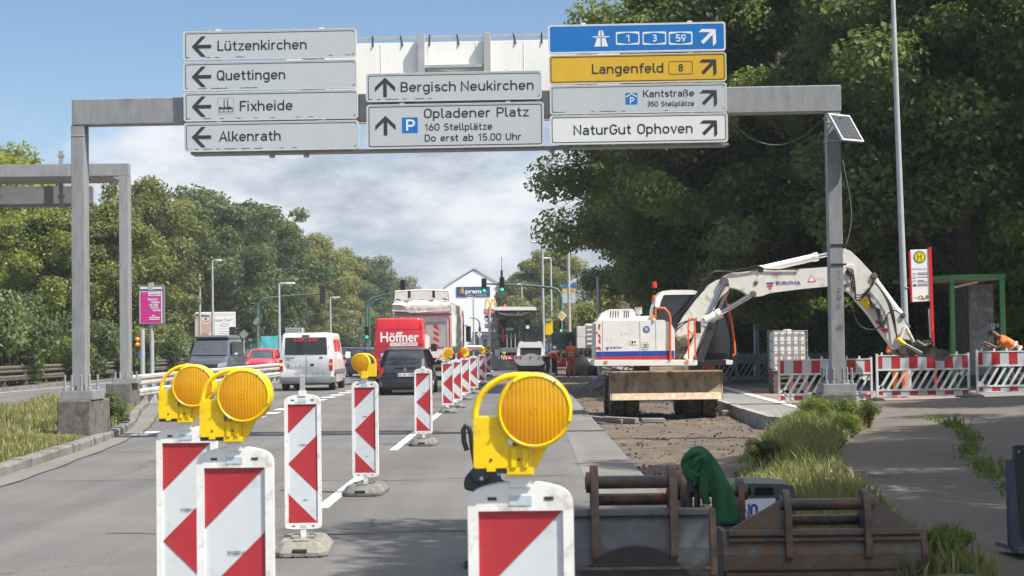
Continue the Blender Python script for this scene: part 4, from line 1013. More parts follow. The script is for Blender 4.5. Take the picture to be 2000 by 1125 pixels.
beacons = [  # px of the pole, depth, extra turn, lamp (0 none, 1 facing us, -1 seen from behind), label, lamp label
 (1013, 4.64, 0, 1, 'nearest red white beacon, cut off beside the excavator buckets', 'biggest amber lamp, on the beacon beside the buckets'),
 (458, 6.43, 0, 1, 'left foreground beacon overlapping another beacon behind it', 'big amber lamp overlapping a second lamp at its left'),
 (364, 8.15, 0, 1, 'left foreground beacon partly hidden behind the nearer one', 'amber lamp partly hidden behind the nearer lamp at its right'),
 (590, 13.4, .05, 0, 'lampless beacon on a pale dusty foot in front of the white van', None),
 (712, 18.6, -.06, -1, 'beacon carrying a single reversed amber lamp before the black car', 'reversed amber lamp with its yellow battery case on the right'),
 (826, 27.5, -.03, 0, 'lampless beacon right of the black car, on a dark foot', None),
 (874, 40.4, 0, 1, 'front beacon of the far row, with lamp before the dump truck', 'small amber lamp nearest in the far row, beside the dump truck'),
 (891, 43.7, .1, 0, 'second beacon of the far row, without a lamp', None),
 (908, 49.9, 0, -1, 'third beacon of the far row, with a reversed lamp', 'second small amber lamp of the far row, battery case at right'),
 (925, 56, 0, 0, 'fourth beacon of the far row, without a lamp', None),
 (942, 66.7, 0, -1, 'fifth beacon of the far row, beside the paver', 'third small amber lamp of the far row, overlapping another lamp'),
 (954, 85, 0, 1, 'farthest beacon of the row, just left of the paver', 'farthest amber lamp, just left of the paver'),
]
b0 = l0 = None
for i, (px, Y, rz, lp, lab, llab) in enumerate(beacons):
    x = at(px, 700, Y).x
    if b0 is None: b0 = make_beacon(lab); b = b0; b.location = (x, Y, .004)
    else: b = dup(b0, (x, Y, .004), rz, lab)
    if i == 3:
        for c in b.children:
            if c.name.startswith('foot'): c.data = c.data.copy(); c.data.materials[0] = rubber_pale; c['label'] = 'pale dusty foot'
    if lp:
        loc = (x, Y, .004+1.17)
        if l0 is None: l0 = make_lamp(llab); l0.location = loc
        else: dup(l0, loc, rz if lp == 1 else math.pi+rz, llab)

# ================================================================ BARRIERS
grey_b = M('grey_barrier_plastic', (.52, .55, .57), .5, 0, .1, 5, dirt=(.25, .25, .24), damt=.3, dscale=2)
white_b = M('white_barrier_plastic', (.66, .67, .66), .5, 0, .07, 5, dirt=(.4, .39, .36), damt=.25, dscale=3)
def make_barrier(label, colour, striped, group):
    t = thing('fence_barrier', label, 'barrier', (0, 0, 0), 0, group)
    W = 2.17; x0, x1 = -W/2, W/2; m = MB(); y0, y1 = -.022, .022
    for x in (x0, x1-.045): m.box(x, x+.045, y0-.008, y1+.008, .04, 1.02)
    for a, b in ((.05, .075), (.175, .215), (.635, .675), (.965, .99)): m.box(x0+.046, x1-.046, y0-.006, y1+.006, a, b)
    for k in range(7): m.box(x0+.12+k*.29, x0+.16+k*.29, -.015, .015, .991, 1.05)
    n = 11                                               # slanted ribs with open slots
    for k in range(n):
        a = x0+.05+k*.178; dx = .26
        P = [(max(x0+.046, a), .216), (max(x0+.046, a+.062), .216), (min(x1-.046, a+dx+.062), .634), (min(x1-.046, a+dx), .634)]
        if P[0][0] < P[2][0] and a+dx < x1-.03: m.prism(P, -.014, .014)
    m.prism([(x1-.3, .634), (x1-.046, .634), (x1-.046, .5), (x1-.2, .5)], -.014, .014); m.prism([(x0+.046, .216), (x0+.2, .216), (x0+.12, .3), (x0+.046, .3)], -.014, .014)
    m.build('frame', colour, t)
    m = MB(); m.box(x0+.046, x1-.046, -.016, .016, .676, .964); m.box(x0+.046, x1-.046, -.016, .016, .076, .174); m.build('board', sign_grey if striped else colour, t)
    if striped:
        m = MB(); k = 0; x = x0+.046-.1
        while x < x1:
            a, b = max(x, x0+.047), min(x+.2, x1-.047)
            if b > a: m.box(a, b, -.0185, -.0165, .68, .96); m.box(a, b, -.0185, -.0165, .08, .17)
            x += .41
        m.build('red_stripes', beacon_red, t)
    else:
        m = MB()
        for k in range(8): m.box(x0+.12+k*.24, x0+.28+k*.24, -.02, -.0165, .78, .84)
        m.build('embossing', colour, t)
    m = MB()
    m.loft([[(x1+sx*w, sy*l, z) for sx, sy in ((-1, -1), (1, -1), (1, 1), (-1, 1))] for w, l, z in ((.2, .42, 0), (.2, .42, .04), (.13, .34, .095))]); m.build('foot', rubber, t, bevel=.008)
    return t
bar = None
for (xa, ya, xb, yb, zz_, lab) in ((1517, 39.3, 1706, 39.5, .15, 'red white barrier half hidden by the right gantry post'), (1709, 39.5, 1896, 39.7, .22, 'red white barrier in front of the lamp pole'), (1903, 39.7, 2092, 39.9, .28, 'red white barrier cut off at the right edge')):
    a, b = at(xa, 740, ya), at(xb, 740, yb); loc = ((a.x+b.x)/2, (a.y+b.y)/2, zz_); rz = math.atan2(b.y-a.y, b.x-a.x)
    if bar is None: bar = make_barrier(lab, white_b, True, 'red and white barriers by the platform'); bar.location = loc; bar.rotation_euler = (0, 0, rz)
    else: dup(bar, loc, rz, lab)
gb = None
for i, (xa, xb, Y, lab) in enumerate(((1440, 1553, 61, 'plain grey barrier half hidden behind the white liquid tank'), (1556, 1668, 62, 'plain grey barrier right of the liquid tank, behind the gantry post'), (1322, 1436, 60.2, 'plain grey barrier seen under the excavator cab'), (1208, 1318, 60, 'plain grey barrier behind the excavator blade'))):
    a, b = at(xa, 700, Y), at(xb, 700, Y); loc = ((a.x+b.x)/2, Y, .14)
    if gb is None: gb = make_barrier(lab, grey_b, False, 'plain grey barriers at the back of the site'); gb.location = loc
    else: dup(gb, loc, .02, lab)
pb = at(1678, 700, 60); dup(gb, (pb.x, 59.2, .16), R(98), 'plain grey barrier turned end on, beside the right gantry post')
# ================================================================ VEHICLES
def paint(name, c, rough=.25, coat=.6): return M(name, c, rough, 0, .06, 2, coat=coat, dirt=tuple(x*.6+.04 for x in c), damt=.1, dscale=2.5)
p_white = paint('paint_white', (.88, .88, .87)); p_black = paint('paint_black', (.012, .013, .017), .18); p_navy = paint('paint_navy', (.016, .02, .06), .2)
p_red = paint('paint_red', (.62, .018, .022)); p_red2 = paint('paint_bright_red', (.6, .03, .05)); p_grey = paint('paint_grey', (.055, .06, .072), .3); p_dark = paint('paint_dark', (.03, .035, .045), .2)
bump_grey = M('bumper_grey', (.17, .175, .18), .6, 0, .1, 5); steel_rim = M('wheel_rim', (.35, .35, .36), .35, .7, .1, 9)
def wheel(root, x, y, r, w, mt=tyre_m):
    m = MB(); s = 1 if x > 0 else -1
    def rg(q, xx): return [(xx, y+q*math.cos(2*math.pi*i/24), r+q*math.sin(2*math.pi*i/24)) for i in range(24)]
    a, b = x-w/2, x+w/2
    m.loft([rg(r*.62, a), rg(r*.93, a), rg(r, a+w*.12), rg(r, b-w*.12), rg(r*.93, b), rg(r*.62, b)]); o = m.build('wheel', mt, root, smooth=True)
    m = MB(); c = x+s*w/2
    m.cyl((c-s*.02, y, r), (c+s*.006, y, r), r*.6, r*.56, 20); m.cyl((c, y, r), (c+s*.02, y, r), r*.16, n=10)
    for k in range(5):
        t = 2*math.pi*k/5; m.cyl((c+s*.007, y+r*.36*math.cos(t), r+r*.36*math.sin(t)), (c+s*.01, y+r*.36*math.cos(t), r+r*.36*math.sin(t)), r*.1, n=8)
    m.build('rim', steel_rim, o)
def plate(root, cx, z, y, text, w=.52, h=.11, sg=-1):
    m = MB(); m.box(cx-w/2, cx+w/2, y-.006, y+.006, z-h/2, z+h/2); m.box(cx-w/2, cx-w/2+.045, y+sg*.0075-.001, y+sg*.0075+.001, z-h/2, z+h/2, 1)
    if sg < 0: strokes(m, text, cx-w/2+.06, cx+w/2-.02, z-h*.33, h*.66, y-.0078, 2, sw=1.1)
    return m.build('number_plate', [plate_m, stripe_blue, sign_black], root)
def hring(z, x, y0, y1, r=.12):
    return [(p[0], p[1], z) for p in roundpoly([(-x, y0), (x, y0), (x, y1), (-x, y1)], r, 4)]
def car(name, label, px, Y, pxl, front, Lg, W, Hh, body, wheels_r=.3, hatch=.35, text='', lit=False, rz=0, group='cars in the traffic', logo=False, extra=None):
    """a hatchback; y=0 is the end nearest the camera. front: its bonnet faces the camera"""
    x = at(px, 720, Y).x; t = thing(name, label, 'car', (x, Y, .004), rz, group)
    w = W/2; zb = Hh*.63
    m = MB()
    def ring(y, z0, z1, k0, k1, k2):
        return [(p[0], y, p[1]) for p in roundpoly([(-w*k0, z0), (w*k0, z0), (w*k1, Hh*.4), (w*k2, z1), (-w*k2, z1), (-w*k1, Hh*.4)], [.06, .06, .14, .09, .09, .14], 4)]
    if not front: m.loft([ring(0, .34, zb*.72, .75, .86, .72), ring(.05, .26, zb*.93, .86, .95, .84), ring(.16, .22, zb, .92, 1, .92), ring(Lg*.6, .2, zb, .92, 1, .93), ring(Lg*.74, .2, zb*.97, .92, 1, .9), ring(Lg*.95, .22, zb*.78, .88, .95, .8), ring(Lg, .32, zb*.6, .75, .84, .7)])
    else: m.loft([ring(0, .3, zb*.66, .76, .86, .7), ring(.07, .22, zb*.8, .86, .94, .8), ring(Lg*.2, .2, zb*.93, .92, 1, .88), ring(Lg*.27, .2, zb, .92, 1, .92), ring(Lg*.9, .2, zb, .92, 1, .9), ring(Lg, .3, zb*.8, .75, .86, .75)])
    m.build('body', body, t, smooth=True, ang=50)
    y0, y1 = (.14, Lg*.72) if not front else (Lg*.25, Lg*.95)
    ya, yb = (hatch+.1, Lg*.52) if not front else (Lg*.45, Lg*.84)
    m = MB(); m.loft([hring(zb-.03, w*.88, y0, y1), hring(zb+.12, w*.85, y0+.08*(1 if not front else 3), y1-.12), hring(Hh-.1, w*.72, ya-.06, yb+.1), hring(Hh-.04, w*.69, ya, yb+.02)])
    m.build('windows', glass_mid if front else glass_dark, t, smooth=True, ang=50)
    m = MB(); m.loft([hring(Hh-.1, w*.725, ya-.07, yb+.11, .15), hring(Hh-.05, w*.71, ya-.03, yb+.06, .15), hring(Hh, w*.6, ya+.15, yb-.1, .15)])
    for s in (-1, 1):                                     # pillars
        wd = .05
        for (b, tt) in (((w*.87, y0+.04), (w*.71, ya-.03)), ((w*.86, y1-.04), (w*.71, yb+.06)), ((w*.895, (y0+y1)/2), (w*.735, (ya+yb)/2))):
            m.tube([(s*b[0], b[1], zb-.02), (s*(b[0]*.93+tt[0]*.07+.012), (b[1]*.8+tt[1]*.2), zb+.12), (s*tt[0], tt[1], Hh-.08)], [.075, .06, .05], 6)
    m.build('roof', body, t, smooth=True, ang=50)
    for s in (-1, 1):
        m = MB()
        if not front:
            m.loft([[(s*p[0], yy, p[1]) for p in roundpoly([(w*.7, zb*.62), (w*.93, zb*.6), (w*.93, zb*.9), (w*.8, zb*.95)], .04, 3)] for yy in (.02, .14)])
            m.build('tail_light', brake_on if lit else tail_red, t, smooth=True)
        else:
            m.loft([[(s*p[0], yy, p[1]) for p in roundpoly([(w*.5, zb*.62), (w*.9, zb*.66), (w*.92, zb*.8), (w*.6, zb*.74)], .04, 3)] for yy in (.0, .2)]); m.build('headlight', headlight_m, t, smooth=True)
        m = MB(); yy = y1-.25 if not front else y0+.3; m.ball((s*(w+.1), yy, zb+.08), (.1, .06, .07), 10, 6); m.tube([(s*w*.9, yy+.02, zb+.02), (s*(w+.06), yy, zb+.05)], .02, 6); m.build('mirror', body if not front else black_pl, t, smooth=True)
    m = MB(); m.loft([[(p[0], yy, p[1]) for p in roundpoly([(-w*k, .24), (w*k, .24), (w*k, .5), (-w*k, .5)], .06, 3)] for yy, k in ((-.035, .7), (-.03, .84), (.1, .93), (.14, .93))]); m.build('bumper', body if body is not p_red2 else body, t, smooth=True)
    if front:
        m = MB(); m.box(-w*.45, w*.45, -.04, .02, zb*.56, zb*.66); m.box(-w*.6, w*.6, -.045, .02, .27, .38); m.build('grille', black_pl, t)
    else:
        m = MB(); m.tube([(0, .19, zb+.03), (-.12, .2, zb+.06), (-.42, .28, zb+.13)], .012, 5); m.build('wiper', black_pl, t)
        m = MB(); m.box(-.34, .34, .028, .05, zb*.9, zb*.93); m.build('tailgate_trim', black_pl, t)
    plate(t, 0, zb*.68 if not front else .42, -.0 if not front else -.045, text or 'K AB 123') if text or front else None
    if logo:
        m = MB(); d_ = [(0, zb*.985), (.055, zb*.985-.075), (0, zb*.985-.15), (-.055, zb*.985-.075)]; e = [(a*.5, zb*.985-.075+(b-zb*.985+.075)*.5) for a, b in d_]
        m.ring2(d_, e, -.0); m.xf(Matrix.Translation((0, .012, -.05))); m.build('emblem', chrome_trim, t)
    for s in (-1, 1):
        for yy in (Lg*.17, Lg*.81): wheel(t, s*(w-.1), yy, wheels_r, .19)
    m = MB(); m.box(-w*.8, w*.8, .1, Lg-.1, .16, .3); m.build('underbody', black_pl, t)
    if extra: extra(t, w, zb, Hh)
    return t
def renault_extra(t, w, zb, Hh):
    m = MB(); m.ball((-.33, 1.0, zb+.22), (.17, .12, .2), 10, 8); m.ball((.38, 1.0, zb+.2), (.17, .12, .18), 10, 8); m.build('headrests', cloth_dark, t, smooth=True)
    m = MB(); m.tube([(0, .75, Hh-.02), (0, .62, Hh+.14)], .006, 5); m.build('aerial', black_pl, t)
    m = MB(); r = random.Random(3)
    place = lambda a, b: (a, .235+(b-zb-.1)*.85, b)
    strokes(m, 'HSA', -.62, -.5, zb+.12, .16, 0, place=place); m.build('sticker', text_white, t)
car('black_car', 'black hatchback with a badge, stopped behind the red van', 791, 55.0, 0, False, 3.75, 1.72, 1.5, p_black, .29, .3, 'GL SM 1108', logo=True, extra=renault_extra)
car('dark_blue_car', 'dark blue car with a lit brake lamp, right of the white van', 702, 88, 0, False, 4.1, 1.78, 1.5, p_navy, .31, .45, 'LEV KH 21', lit=True)
car('red_car', 'bright red car coming towards us on the opposite carriageway', 504, 100, 0, True, 4.0, 1.72, 1.5, p_red2, .3)
car('dark_car', 'dark car half hidden behind the grey camper van', 468, 112, 0, True, 4.2, 1.75, 1.45, p_dark, .3)
car('blue_car', 'dark blue car mostly hidden between the black car and the beacon lamp', 735, 84, 0, False, 4.0, 1.7, 1.45, p_navy, .3, .45, 'LEV A 77', lit=True)
car('teal_car', 'dull dark car far ahead, just right of the white van roof', 672, 122, 0, False, 4.1, 1.75, 1.5, p_dark, .3, .45, 'LEV B 9')
car('white_car', 'small white car far ahead between the dump truck and the paver', 924, 128, 0, True, 4.1, 1.75, 1.5, p_white, .3)
car('white_car', 'white car parked behind the greenery at the far left', 192, 108, 0, True, 4.0, 1.7, 1.45, p_white, .3, rz=.5)
car('red_car', 'red car far ahead half hidden behind the far beacons', 927, 106, 0, False, 4.1, 1.75, 1.3, p_red2, .3, .45, 'LEV C 5', lit=True)

def van(name, label, px, Y, Lg, W, Hh, body, zbelt, front=False, rz=0, roofz=.06, skirt=None, cat='van'):
    x = at(px, 720, Y).x; t = thing(name, label, cat, (x, Y, .004), rz, 'vans in the traffic'); w = W/2
    def ring(y, z0, z1, k0=.94, k2=.86, zz=None, rt=.14):
        return [(p[0], y, p[1]) for p in roundpoly([(-w*k0, z0), (w*k0, z0), (w, zz or zbelt*.8), (w*k2, z1), (-w*k2, z1), (-w, zz or zbelt*.8)], [.05, .05, .25, rt, rt, .25], 5)]
    m = MB()
    if not front: m.loft([ring(.0, .3, Hh-.07, .9, .8), ring(.025, .28, Hh-.025, .94, .845), ring(.09, .26, Hh, .95, .86), ring(Lg*.66, .26, Hh, .95, .86), ring(Lg*.7, .26, Hh-.06, .95, .84), ring(Lg*.86, .26, zbelt+.06, .95, .84, .75), ring(Lg*.97, .28, zbelt*.76, .9, .82, .62), ring(Lg, .34, zbelt*.6, .8, .75, .55)])
    else: m.loft([ring(0, .3, zbelt*.64, .84, .8, .5), ring(.05, .24, zbelt*.74, .9, .86, .6), ring(Lg*.13, .22, zbelt*.97, .94, .88, .72), ring(Lg*.17, .22, zbelt+.02, .94, .88), ring(Lg*.31, .22, Hh-.09, .95, .8), ring(Lg*.36, .22, Hh-.02, .95, .79), ring(Lg*.95, .24, Hh-.02, .95, .8), ring(Lg, .3, Hh-.1, .9, .78)])
    m.build('body', body, t, smooth=True, ang=48)
    return t, w
# ---- white van, seen from behind
t, w = van('white_van', 'white delivery van with tinted rear windows and phone number', 598, 62, 4.85, 1.95, 2.06, p_white, 1.22)
def xz(px, py): q = at(px, py, 62); return q.x-t.location.x, q.z
m = MB()
for a, b in ((-.76, -.012), (.012, .76)): m.prism(roundpoly([(a, 1.28), (b, 1.28), (b*(.97 if b > .5 else 1), 1.9), (a*(.97 if a < -.5 else 1), 1.9)], .04, 3), -.012, .02)
m.build('rear_window', glass_dark, t, bevel=.004)
m = MB(); strokes(m, 'RADIO SHOP', -.42, .42, 1.76, .12, -.0135, sw=1.3); m.build('window_lettering', text_red, t)
m = MB(); strokes(m, '(0214)', -.43, .02, .56, .11, -.0045, sw=1.1); strokes(m, '4 13 14', .2, .64, .56, .11, -.0045, sw=1.1); m.build('phone_lettering', M('grey_print', (.25, .25, .26), .5), t)
m = MB(); strokes(m, 'TRANSIT', -.74, -.42, 1.14, .06, -.0045, sw=1.4); m.box(-.74, -.58, -.0045, -.003, 1.09, 1.115); m.build('badge', sign_black, t)
m = MB(); m.ball((.53, -.005, 1.17), (.075, .012, .032), 14, 6); m.build('emblem', M('emblem_blue', (.03, .06, .25), .2, .3), t, smooth=True)
m = MB(); m.box(-.008, .008, -.006, .01, .5, 1.98); m.build('door_gap', sign_black, t)
for s in (-1, 1):
    m = MB(); m.prism(roundpoly([(s*.82, .7), (s*.95, .7), (s*.95, 1.12), (s*.84, 1.12)], .03, 3), -.02, .1); o = m.build('tail_light', tail_red, t, bevel=.005)
    m = MB(); m.box(s*.885-.05, s*.885+.05, -.026, -.02, .9, .99); m.build('indicator', indicator_on if s < 0 else indicator, o)
    m = MB(); m.box(s*.83-.02, s*.83+.02, -.02, .02, 1.55, 1.62); m.box(s*.85-.02, s*.85+.02, -.02, .02, .8, .84); m.build('hinge', sign_rim, t)
    m = MB(); m.box(s*1.02, s*1.2, 3.72, 3.8, 1.12, 1.36); m.tube([(s*.93, 3.78, 1.2), (s*1.05, 3.76, 1.22)], .02, 6); m.build('mirror', sign_rim, t, bevel=.02)
    for yy in (.85, 3.85): wheel(t, s*.84, yy, .33, .22)
m = MB(); m.prism(roundpoly([(-.7, .84), (-.1, .84), (-.06, 1.02), (-.74, 1.02)], .02, 2), -.012, 0.01); m.box(.14, .3, -.012, .01, .86, .99); m.build('plate_recess', M('shaded_recess', (.42, .42, .42), .5), t)
m = MB(); m.box(.16, .28, -.03, -.012, .9, .96); m.build('door_handle', black_pl, t)
plate(t, -.39, .9, -.02, 'LEV RZ 600')
m = MB(); m.loft([[(p[0], yy, p[1]) for p in roundpoly([(-k, .27), (k, .27), (k*1.01, .5), (-k*1.01, .5)], .05, 3)] for yy, k in ((-.06, .88), (-.05, .95), (.35, .985), (.5, .985))]); m.build('bumper', bump_grey, t, smooth=True)
m = MB(); m.box(-.13, .13, -.03, .02, 1.93, 1.985); m.build('brake_lamp', sign_black, t)
m = MB()
for yy, L_ in ((.9, .9), (2.0, .9)): m.add([(.905, yy, 1.3), (.905, yy+L_, 1.3), (.862, yy+L_, 1.82), (.862, yy, 1.82)], [(0, 1, 2, 3)])
m.xf(Matrix.Translation((.026, 0, 0))); m.build('side_window', text_red, t)
m = MB(); m.box(.96, .985, .5, 4.3, .62, .74); m.build('side_moulding', bump_grey, t); m = MB(); m.box(-.85, .85, .3, 4.5, .2, .34); m.tube([(.3, .1, .27), (.3, .6, .27)], .03, 8); m.build('underbody', black_pl, t)
# ---- red high-roof van
t, w = van('red_van', 'red high-roof van with white lettering, behind the dump truck', 779, 69.5, 5.5, 2.06, 2.66, p_red, 1.35)
p_ = at(800, 650, 69.5).z
m = MB()
for (x0, x1, z0, z1) in ((-.86, .86, 2.2, 2.212), (-.9, .9, 1.55, 1.56), (-.006, .006, .6, 2.55)): m.box(x0, x1, -.006, .01, z0, z1)
m.build('door_gap', sign_black, t)
m = MB(); btext(m, 'Höffner', -.72, .82, 1.72, .38, -.007, bold=.022); o = m.build('lettering', text_white, t)
m = MB(); m.box(-.34, .76, -.008, -.004, 1.55, 1.68); strokes(m, 'GRATISTRANSPORTER', -.3, .72, 1.575, .08, -.0095, 1, sw=1.0); m.build('lettering_strip', [text_white, M('print_red_grey', (.3, .12, .12), .5)], t)
for s in (-1, 1):
    m = MB(); m.prism(roundpoly([(s*.88, .75), (s*1.0, .75), (s*1.0, 1.25), (s*.9, 1.25)], .03, 3), -.02, .1); m.build('tail_light', tail_red, t, bevel=.005)
    m = MB()
    for z in (.9, 1.6, 2.3): m.box(s*.93-.03, s*.93+.03, -.02, .02, z, z+.06)
    m.build('hinge', p_red, t)
    m = MB(); m.box(s*1.06, s*1.3, 4.25, 4.33, 1.3, 1.62); m.tube([(s*.95, 4.3, 1.4), (s*1.1, 4.3, 1.42)], .02, 6); m.build('mirror', black_pl, t, bevel=.02)
    for yy in (1.0, 4.5): wheel(t, s*.9, yy, .34, .22)
m = MB(); m.box(-.1, .12, -.03, .02, 1.42, 1.5); m.tube([(-.0, 0.05, 2.63), (.03, 0.02, 2.74)], .012, 5); m.build('door_handle', black_pl, t)
m = MB(); m.box(-.95, .95, -.07, .15, .38, .58); m.build('bumper', black_pl, t, bevel=.03); plate(t, -.5, 1.2, -.012, 'B HF 1120')
m = MB(); m.box(-.9, .9, .3, 5.0, .2, .36); m.build('underbody', black_pl, t)
m = MB(); m.add([(w+.003, 1.0, 1.5), (w+.003, 3.6, 1.5), (w*.93+.003, 3.6, 2.3), (w*.93+.003, 1.0, 2.3)], [(0, 1, 2, 3)]); r = random.Random(5)
m = MB()
for k in range(16):
    y0 = 1+k*.17; z0 = 1.45+.1*math.sin(k); m.box(w*.97, w*1.0+.004, y0, y0+.09, z0, z0+.3+.2*r.random())
m.build('side_lettering', text_white, t)
# ---- grey camper van coming towards us
t, w = van('grey_camper_van', 'dark grey camper van coming towards us behind the white guardrail', 402, 75, 4.9, 1.9, 2.02, p_grey, 1.2, True)
m = MB(); a, b = .83, .72; y0, y1 = 4.9*.17-.02, 4.9*.31-.02
m.add([(-a*.96, y0+.03, 1.25), (a*.96, y0+.03, 1.25), (b*.98, y1-.04, 1.88), (-b*.98, y1-.04, 1.88)], [(0, 1, 2, 3)]); m.xf(Matrix.Translation((0, -.03, .012))); m.build('windscreen', glass_mid, t)
m = MB(); m.loft([[(p[0], p[1], z) for p in roundpoly([(-k, yy), (k, yy), (k, 4.6), (-k, 4.6)], .1, 3)] for z, k, yy in ((1.98, .76, 1.45), (2.06, .74, 1.42), (2.13, .66, 1.65))]); m.build('pop_up_roof', M('roof_grey', (.09, .095, .1), .5, 0, .1, 3), t, smooth=True)
for s in (-1, 1):
    m = MB(); m.ball((s*1.1, 1.05, 1.26), (.13, .06, .1), 10, 8); m.tube([(s*.88, 1.1, 1.15), (s*1.02, 1.07, 1.2)], .025, 6); m.build('mirror', black_pl if s < 0 else chrome_trim, t, smooth=True)
    m = MB(); m.loft([[(s*p[0], yy, p[1]) for p in roundpoly([(.48, .74), (.86, .76), (.9, .95), (.55, .9)], .04, 3)] for yy in (-.005, .2)]); m.build('headlight', headlight_m, t, smooth=True)
    m = MB(); m.add([(s*.945, 1.2, 1.24), (s*.945, 2.2, 1.24), (s*.83, 2.2, 1.82), (s*.84, 1.55, 1.82)], [(0, 1, 2, 3)]); m.add([(s*.945, 2.3, 1.24), (s*.945, 4.4, 1.24), (s*.83, 4.4, 1.82), (s*.83, 2.3, 1.82)], [(0, 1, 2, 3)]); m.xf(Matrix.Translation((s*.012, 0, 0))); m.build('side_window', glass_dark, t)
    for yy in (.9, 3.9): wheel(t, s*.84, yy, .33, .22)
m = MB(); m.box(-.5, .5, -.02, .03, .7, .86); m.box(-.75, .75, -.03, .03, .34, .48); m.build('grille', black_pl, t, bevel=.01)
plate(t, 0, .56, -.03, 'LEV T 5'); m = MB(); m.box(-.8, .8, .3, 4.5, .16, .3); m.build('underbody', black_pl, t)

# ---- dump truck
TY = 77.0; x = at(826, 720, TY).x
t = thing('dump_truck', 'dirty white dump trailer truck with rolled grey tarp and red cab', 'truck', (x, TY, .004), R(-1.2))
tarp = M('dusty_tarp', (.6, .58, .53), .85, 0, .12, 3, .3, 12, dirt=(.36, .33, .28), damt=.35, dscale=2); truck_w = M('dirty_truck_white', (.74, .72, .68), .55, 0, .1, 3, dirt=(.45, .41, .35), damt=.3, dscale=1.6)
w = 1.29; m = MB()
m.loft([[(p[0], yy, p[1]) for p in roundpoly([(-w*.8, 1.05), (w*.8, 1.05), (w, 1.5), (w, 2.95), (-w, 2.95), (-w, 1.5)], .1, 3)] for yy in (0, 8.0)]); m.build('body', truck_w, t)
m = MB(); m.ring2([(-w-.02, 1.0), (w+.02, 1.0), (w+.02, 3.0), (-w-.02, 3.0)], [(-w+.18, 1.25), (w-.18, 1.25), (w-.18, 2.84), (-w+.18, 2.84)], -.06); m.box(-w-.02, w+.02, -.06, .02, 2.84, 3.0); m.box(-w-.02, -w+.16, -.06, .02, 1.1, 2.84); m.box(w-.16, w+.02, -.06, .02, 1.1, 2.84)
m.build('tailgate_frame', truck_w, t, bevel=.01)
m = MB(); m.box(-w+.3, w-.3, -.04, -.01, 1.5, 2.6); m.build('tailgate', M('tailgate_grey', (.42, .42, .41), .6, 0, .1, 4, dirt=(.3, .27, .22), damt=.4), t)
m = MB(); m.box(-1.0, 1.0, -.066, -.061, 2.88, 2.91); m.box(w-.11, w-.06, -.066, -.061, 1.4, 2.75); m.box(-w+.06, -w+.11, -.066, -.061, 1.4, 2.75)
for k in range(4): m.prism([(.5, 1.55+k*.27), (.72, 1.42+k*.27), (.72, 1.55+k*.27), (.5, 1.68+k*.27)], -.048, -.041)
m.build('red_markings', stripe_red, t)
m = MB(); m.prism(ell(-.05, 1.62, .3, .16, 0, 180, 12), -.05, -.042); m.build('orange_emblem', indicator, t)
m = MB(); m.prism([(.55, .85), (.95, .75), (1.22, 1.25), (1.0, 1.45)], -.14, -.1); m.prism([(.66, .95), (.7, .93), (1.12, 1.32), (1.08, 1.36)], -.147, -.141, mi=1); m.build('mudguard_flap', [truck_w, stripe_red], t)
m = MB(); rnd.seed(2)                                       # rolled tarp with sags, its hoop and stays
def trow(y, z, k, sg): return [(-w*k+2*w*k*i/16, y+rnd.uniform(-.03, .03), z-sg*math.sin(math.pi*i/16)**.7+rnd.uniform(-.025, .025)) for i in range(17)]
rows = [trow(-.12, 3.06, 1.0, .04), trow(-.24, 3.1, 1.02, .09), trow(-.22, 3.26, 1.0, .1), trow(-.26, 3.36, .99, .04), trow(-.12, 3.45, .98, .0), trow(0, 3.46, .95, -.14), trow(4, 3.42, .95, -.12), trow(8, 3.4, .95, -.1)]
m.add([p for r_ in rows for p in r_], [(j*17+i, j*17+i+1, (j+1)*17+i+1, (j+1)*17+i) for j in range(7) for i in range(16)])
for s in (-1, 1): m.box(s*w*.97-.02, s*w*.97+.03, -.2, 8, 2.96, 3.4)
m.build('tarp', tarp, t, smooth=True, ang=70)
m = MB(); m.flat(ell(0, 3.3, .95, .5, 0, 180, 20), -.02); m.flat([(-1.18, 3.3), (1.18, 3.3), (1.18, 3.96), (-1.18, 3.96)], .02); m.xf(Matrix.Translation((0, .1, 0))); m.build('end_sheet', M('pale_tarp', (.7, .69, .65), .8, 0, .08, 3), t)
m = MB(); m.tube([(-1.22, -.05, 3.3), (-1.16, -.1, 3.95), (0, -.12, 4.0), (1.16, -.1, 3.95), (1.22, -.05, 3.3)], .05, 8); m.build('hoop', truck_w, t)
m = MB()
for xx in (-.56, .52): m.box(xx-.06, xx+.06, -.16, -.05, 3.66, 3.98)
for xx in (-1.05, 1.0): m.tube([(xx-.1, -.1, 3.62), (xx+.12, -.12, 3.56)], .03, 6)
m.build('strap', black_pl, t)
for s in (-1, 1):
    for yy in (1.0, 2.3, 3.6, 9.6): wheel(t, s*.98, yy, .5, .36)
m = MB(); m.box(-1.1, 1.1, .3, 9, .55, 1.0); m.box(-1.15, 1.15, .1, .22, .4, .6); m.build('chassis', black_pl, t)
m = MB(); m.box(-1.25, 1.25, .0, .1, .58, .72); m.build('underride_bar', M('dusty_bar', (.4, .37, .28), .7, 0, .2, 5), t)
for s in (-1, 1):
    m = MB(); m.box(s*.85-.25, s*.85+.25, -.03, 0, .82, .95); m.build('tail_light', tail_red, t)
plate(t, -.3, .9, -.03, 'LEV AB 12')
m = MB(); m.prism(roundpoly([(8.7, .6), (10.6, .6), (10.7, 1.5), (10.5, 3.0), (9.9, 3.3), (8.7, 3.1)], .1, 3), -1.25, 1.25, 'x'); m.build('cab', p_red, t, bevel=.04)
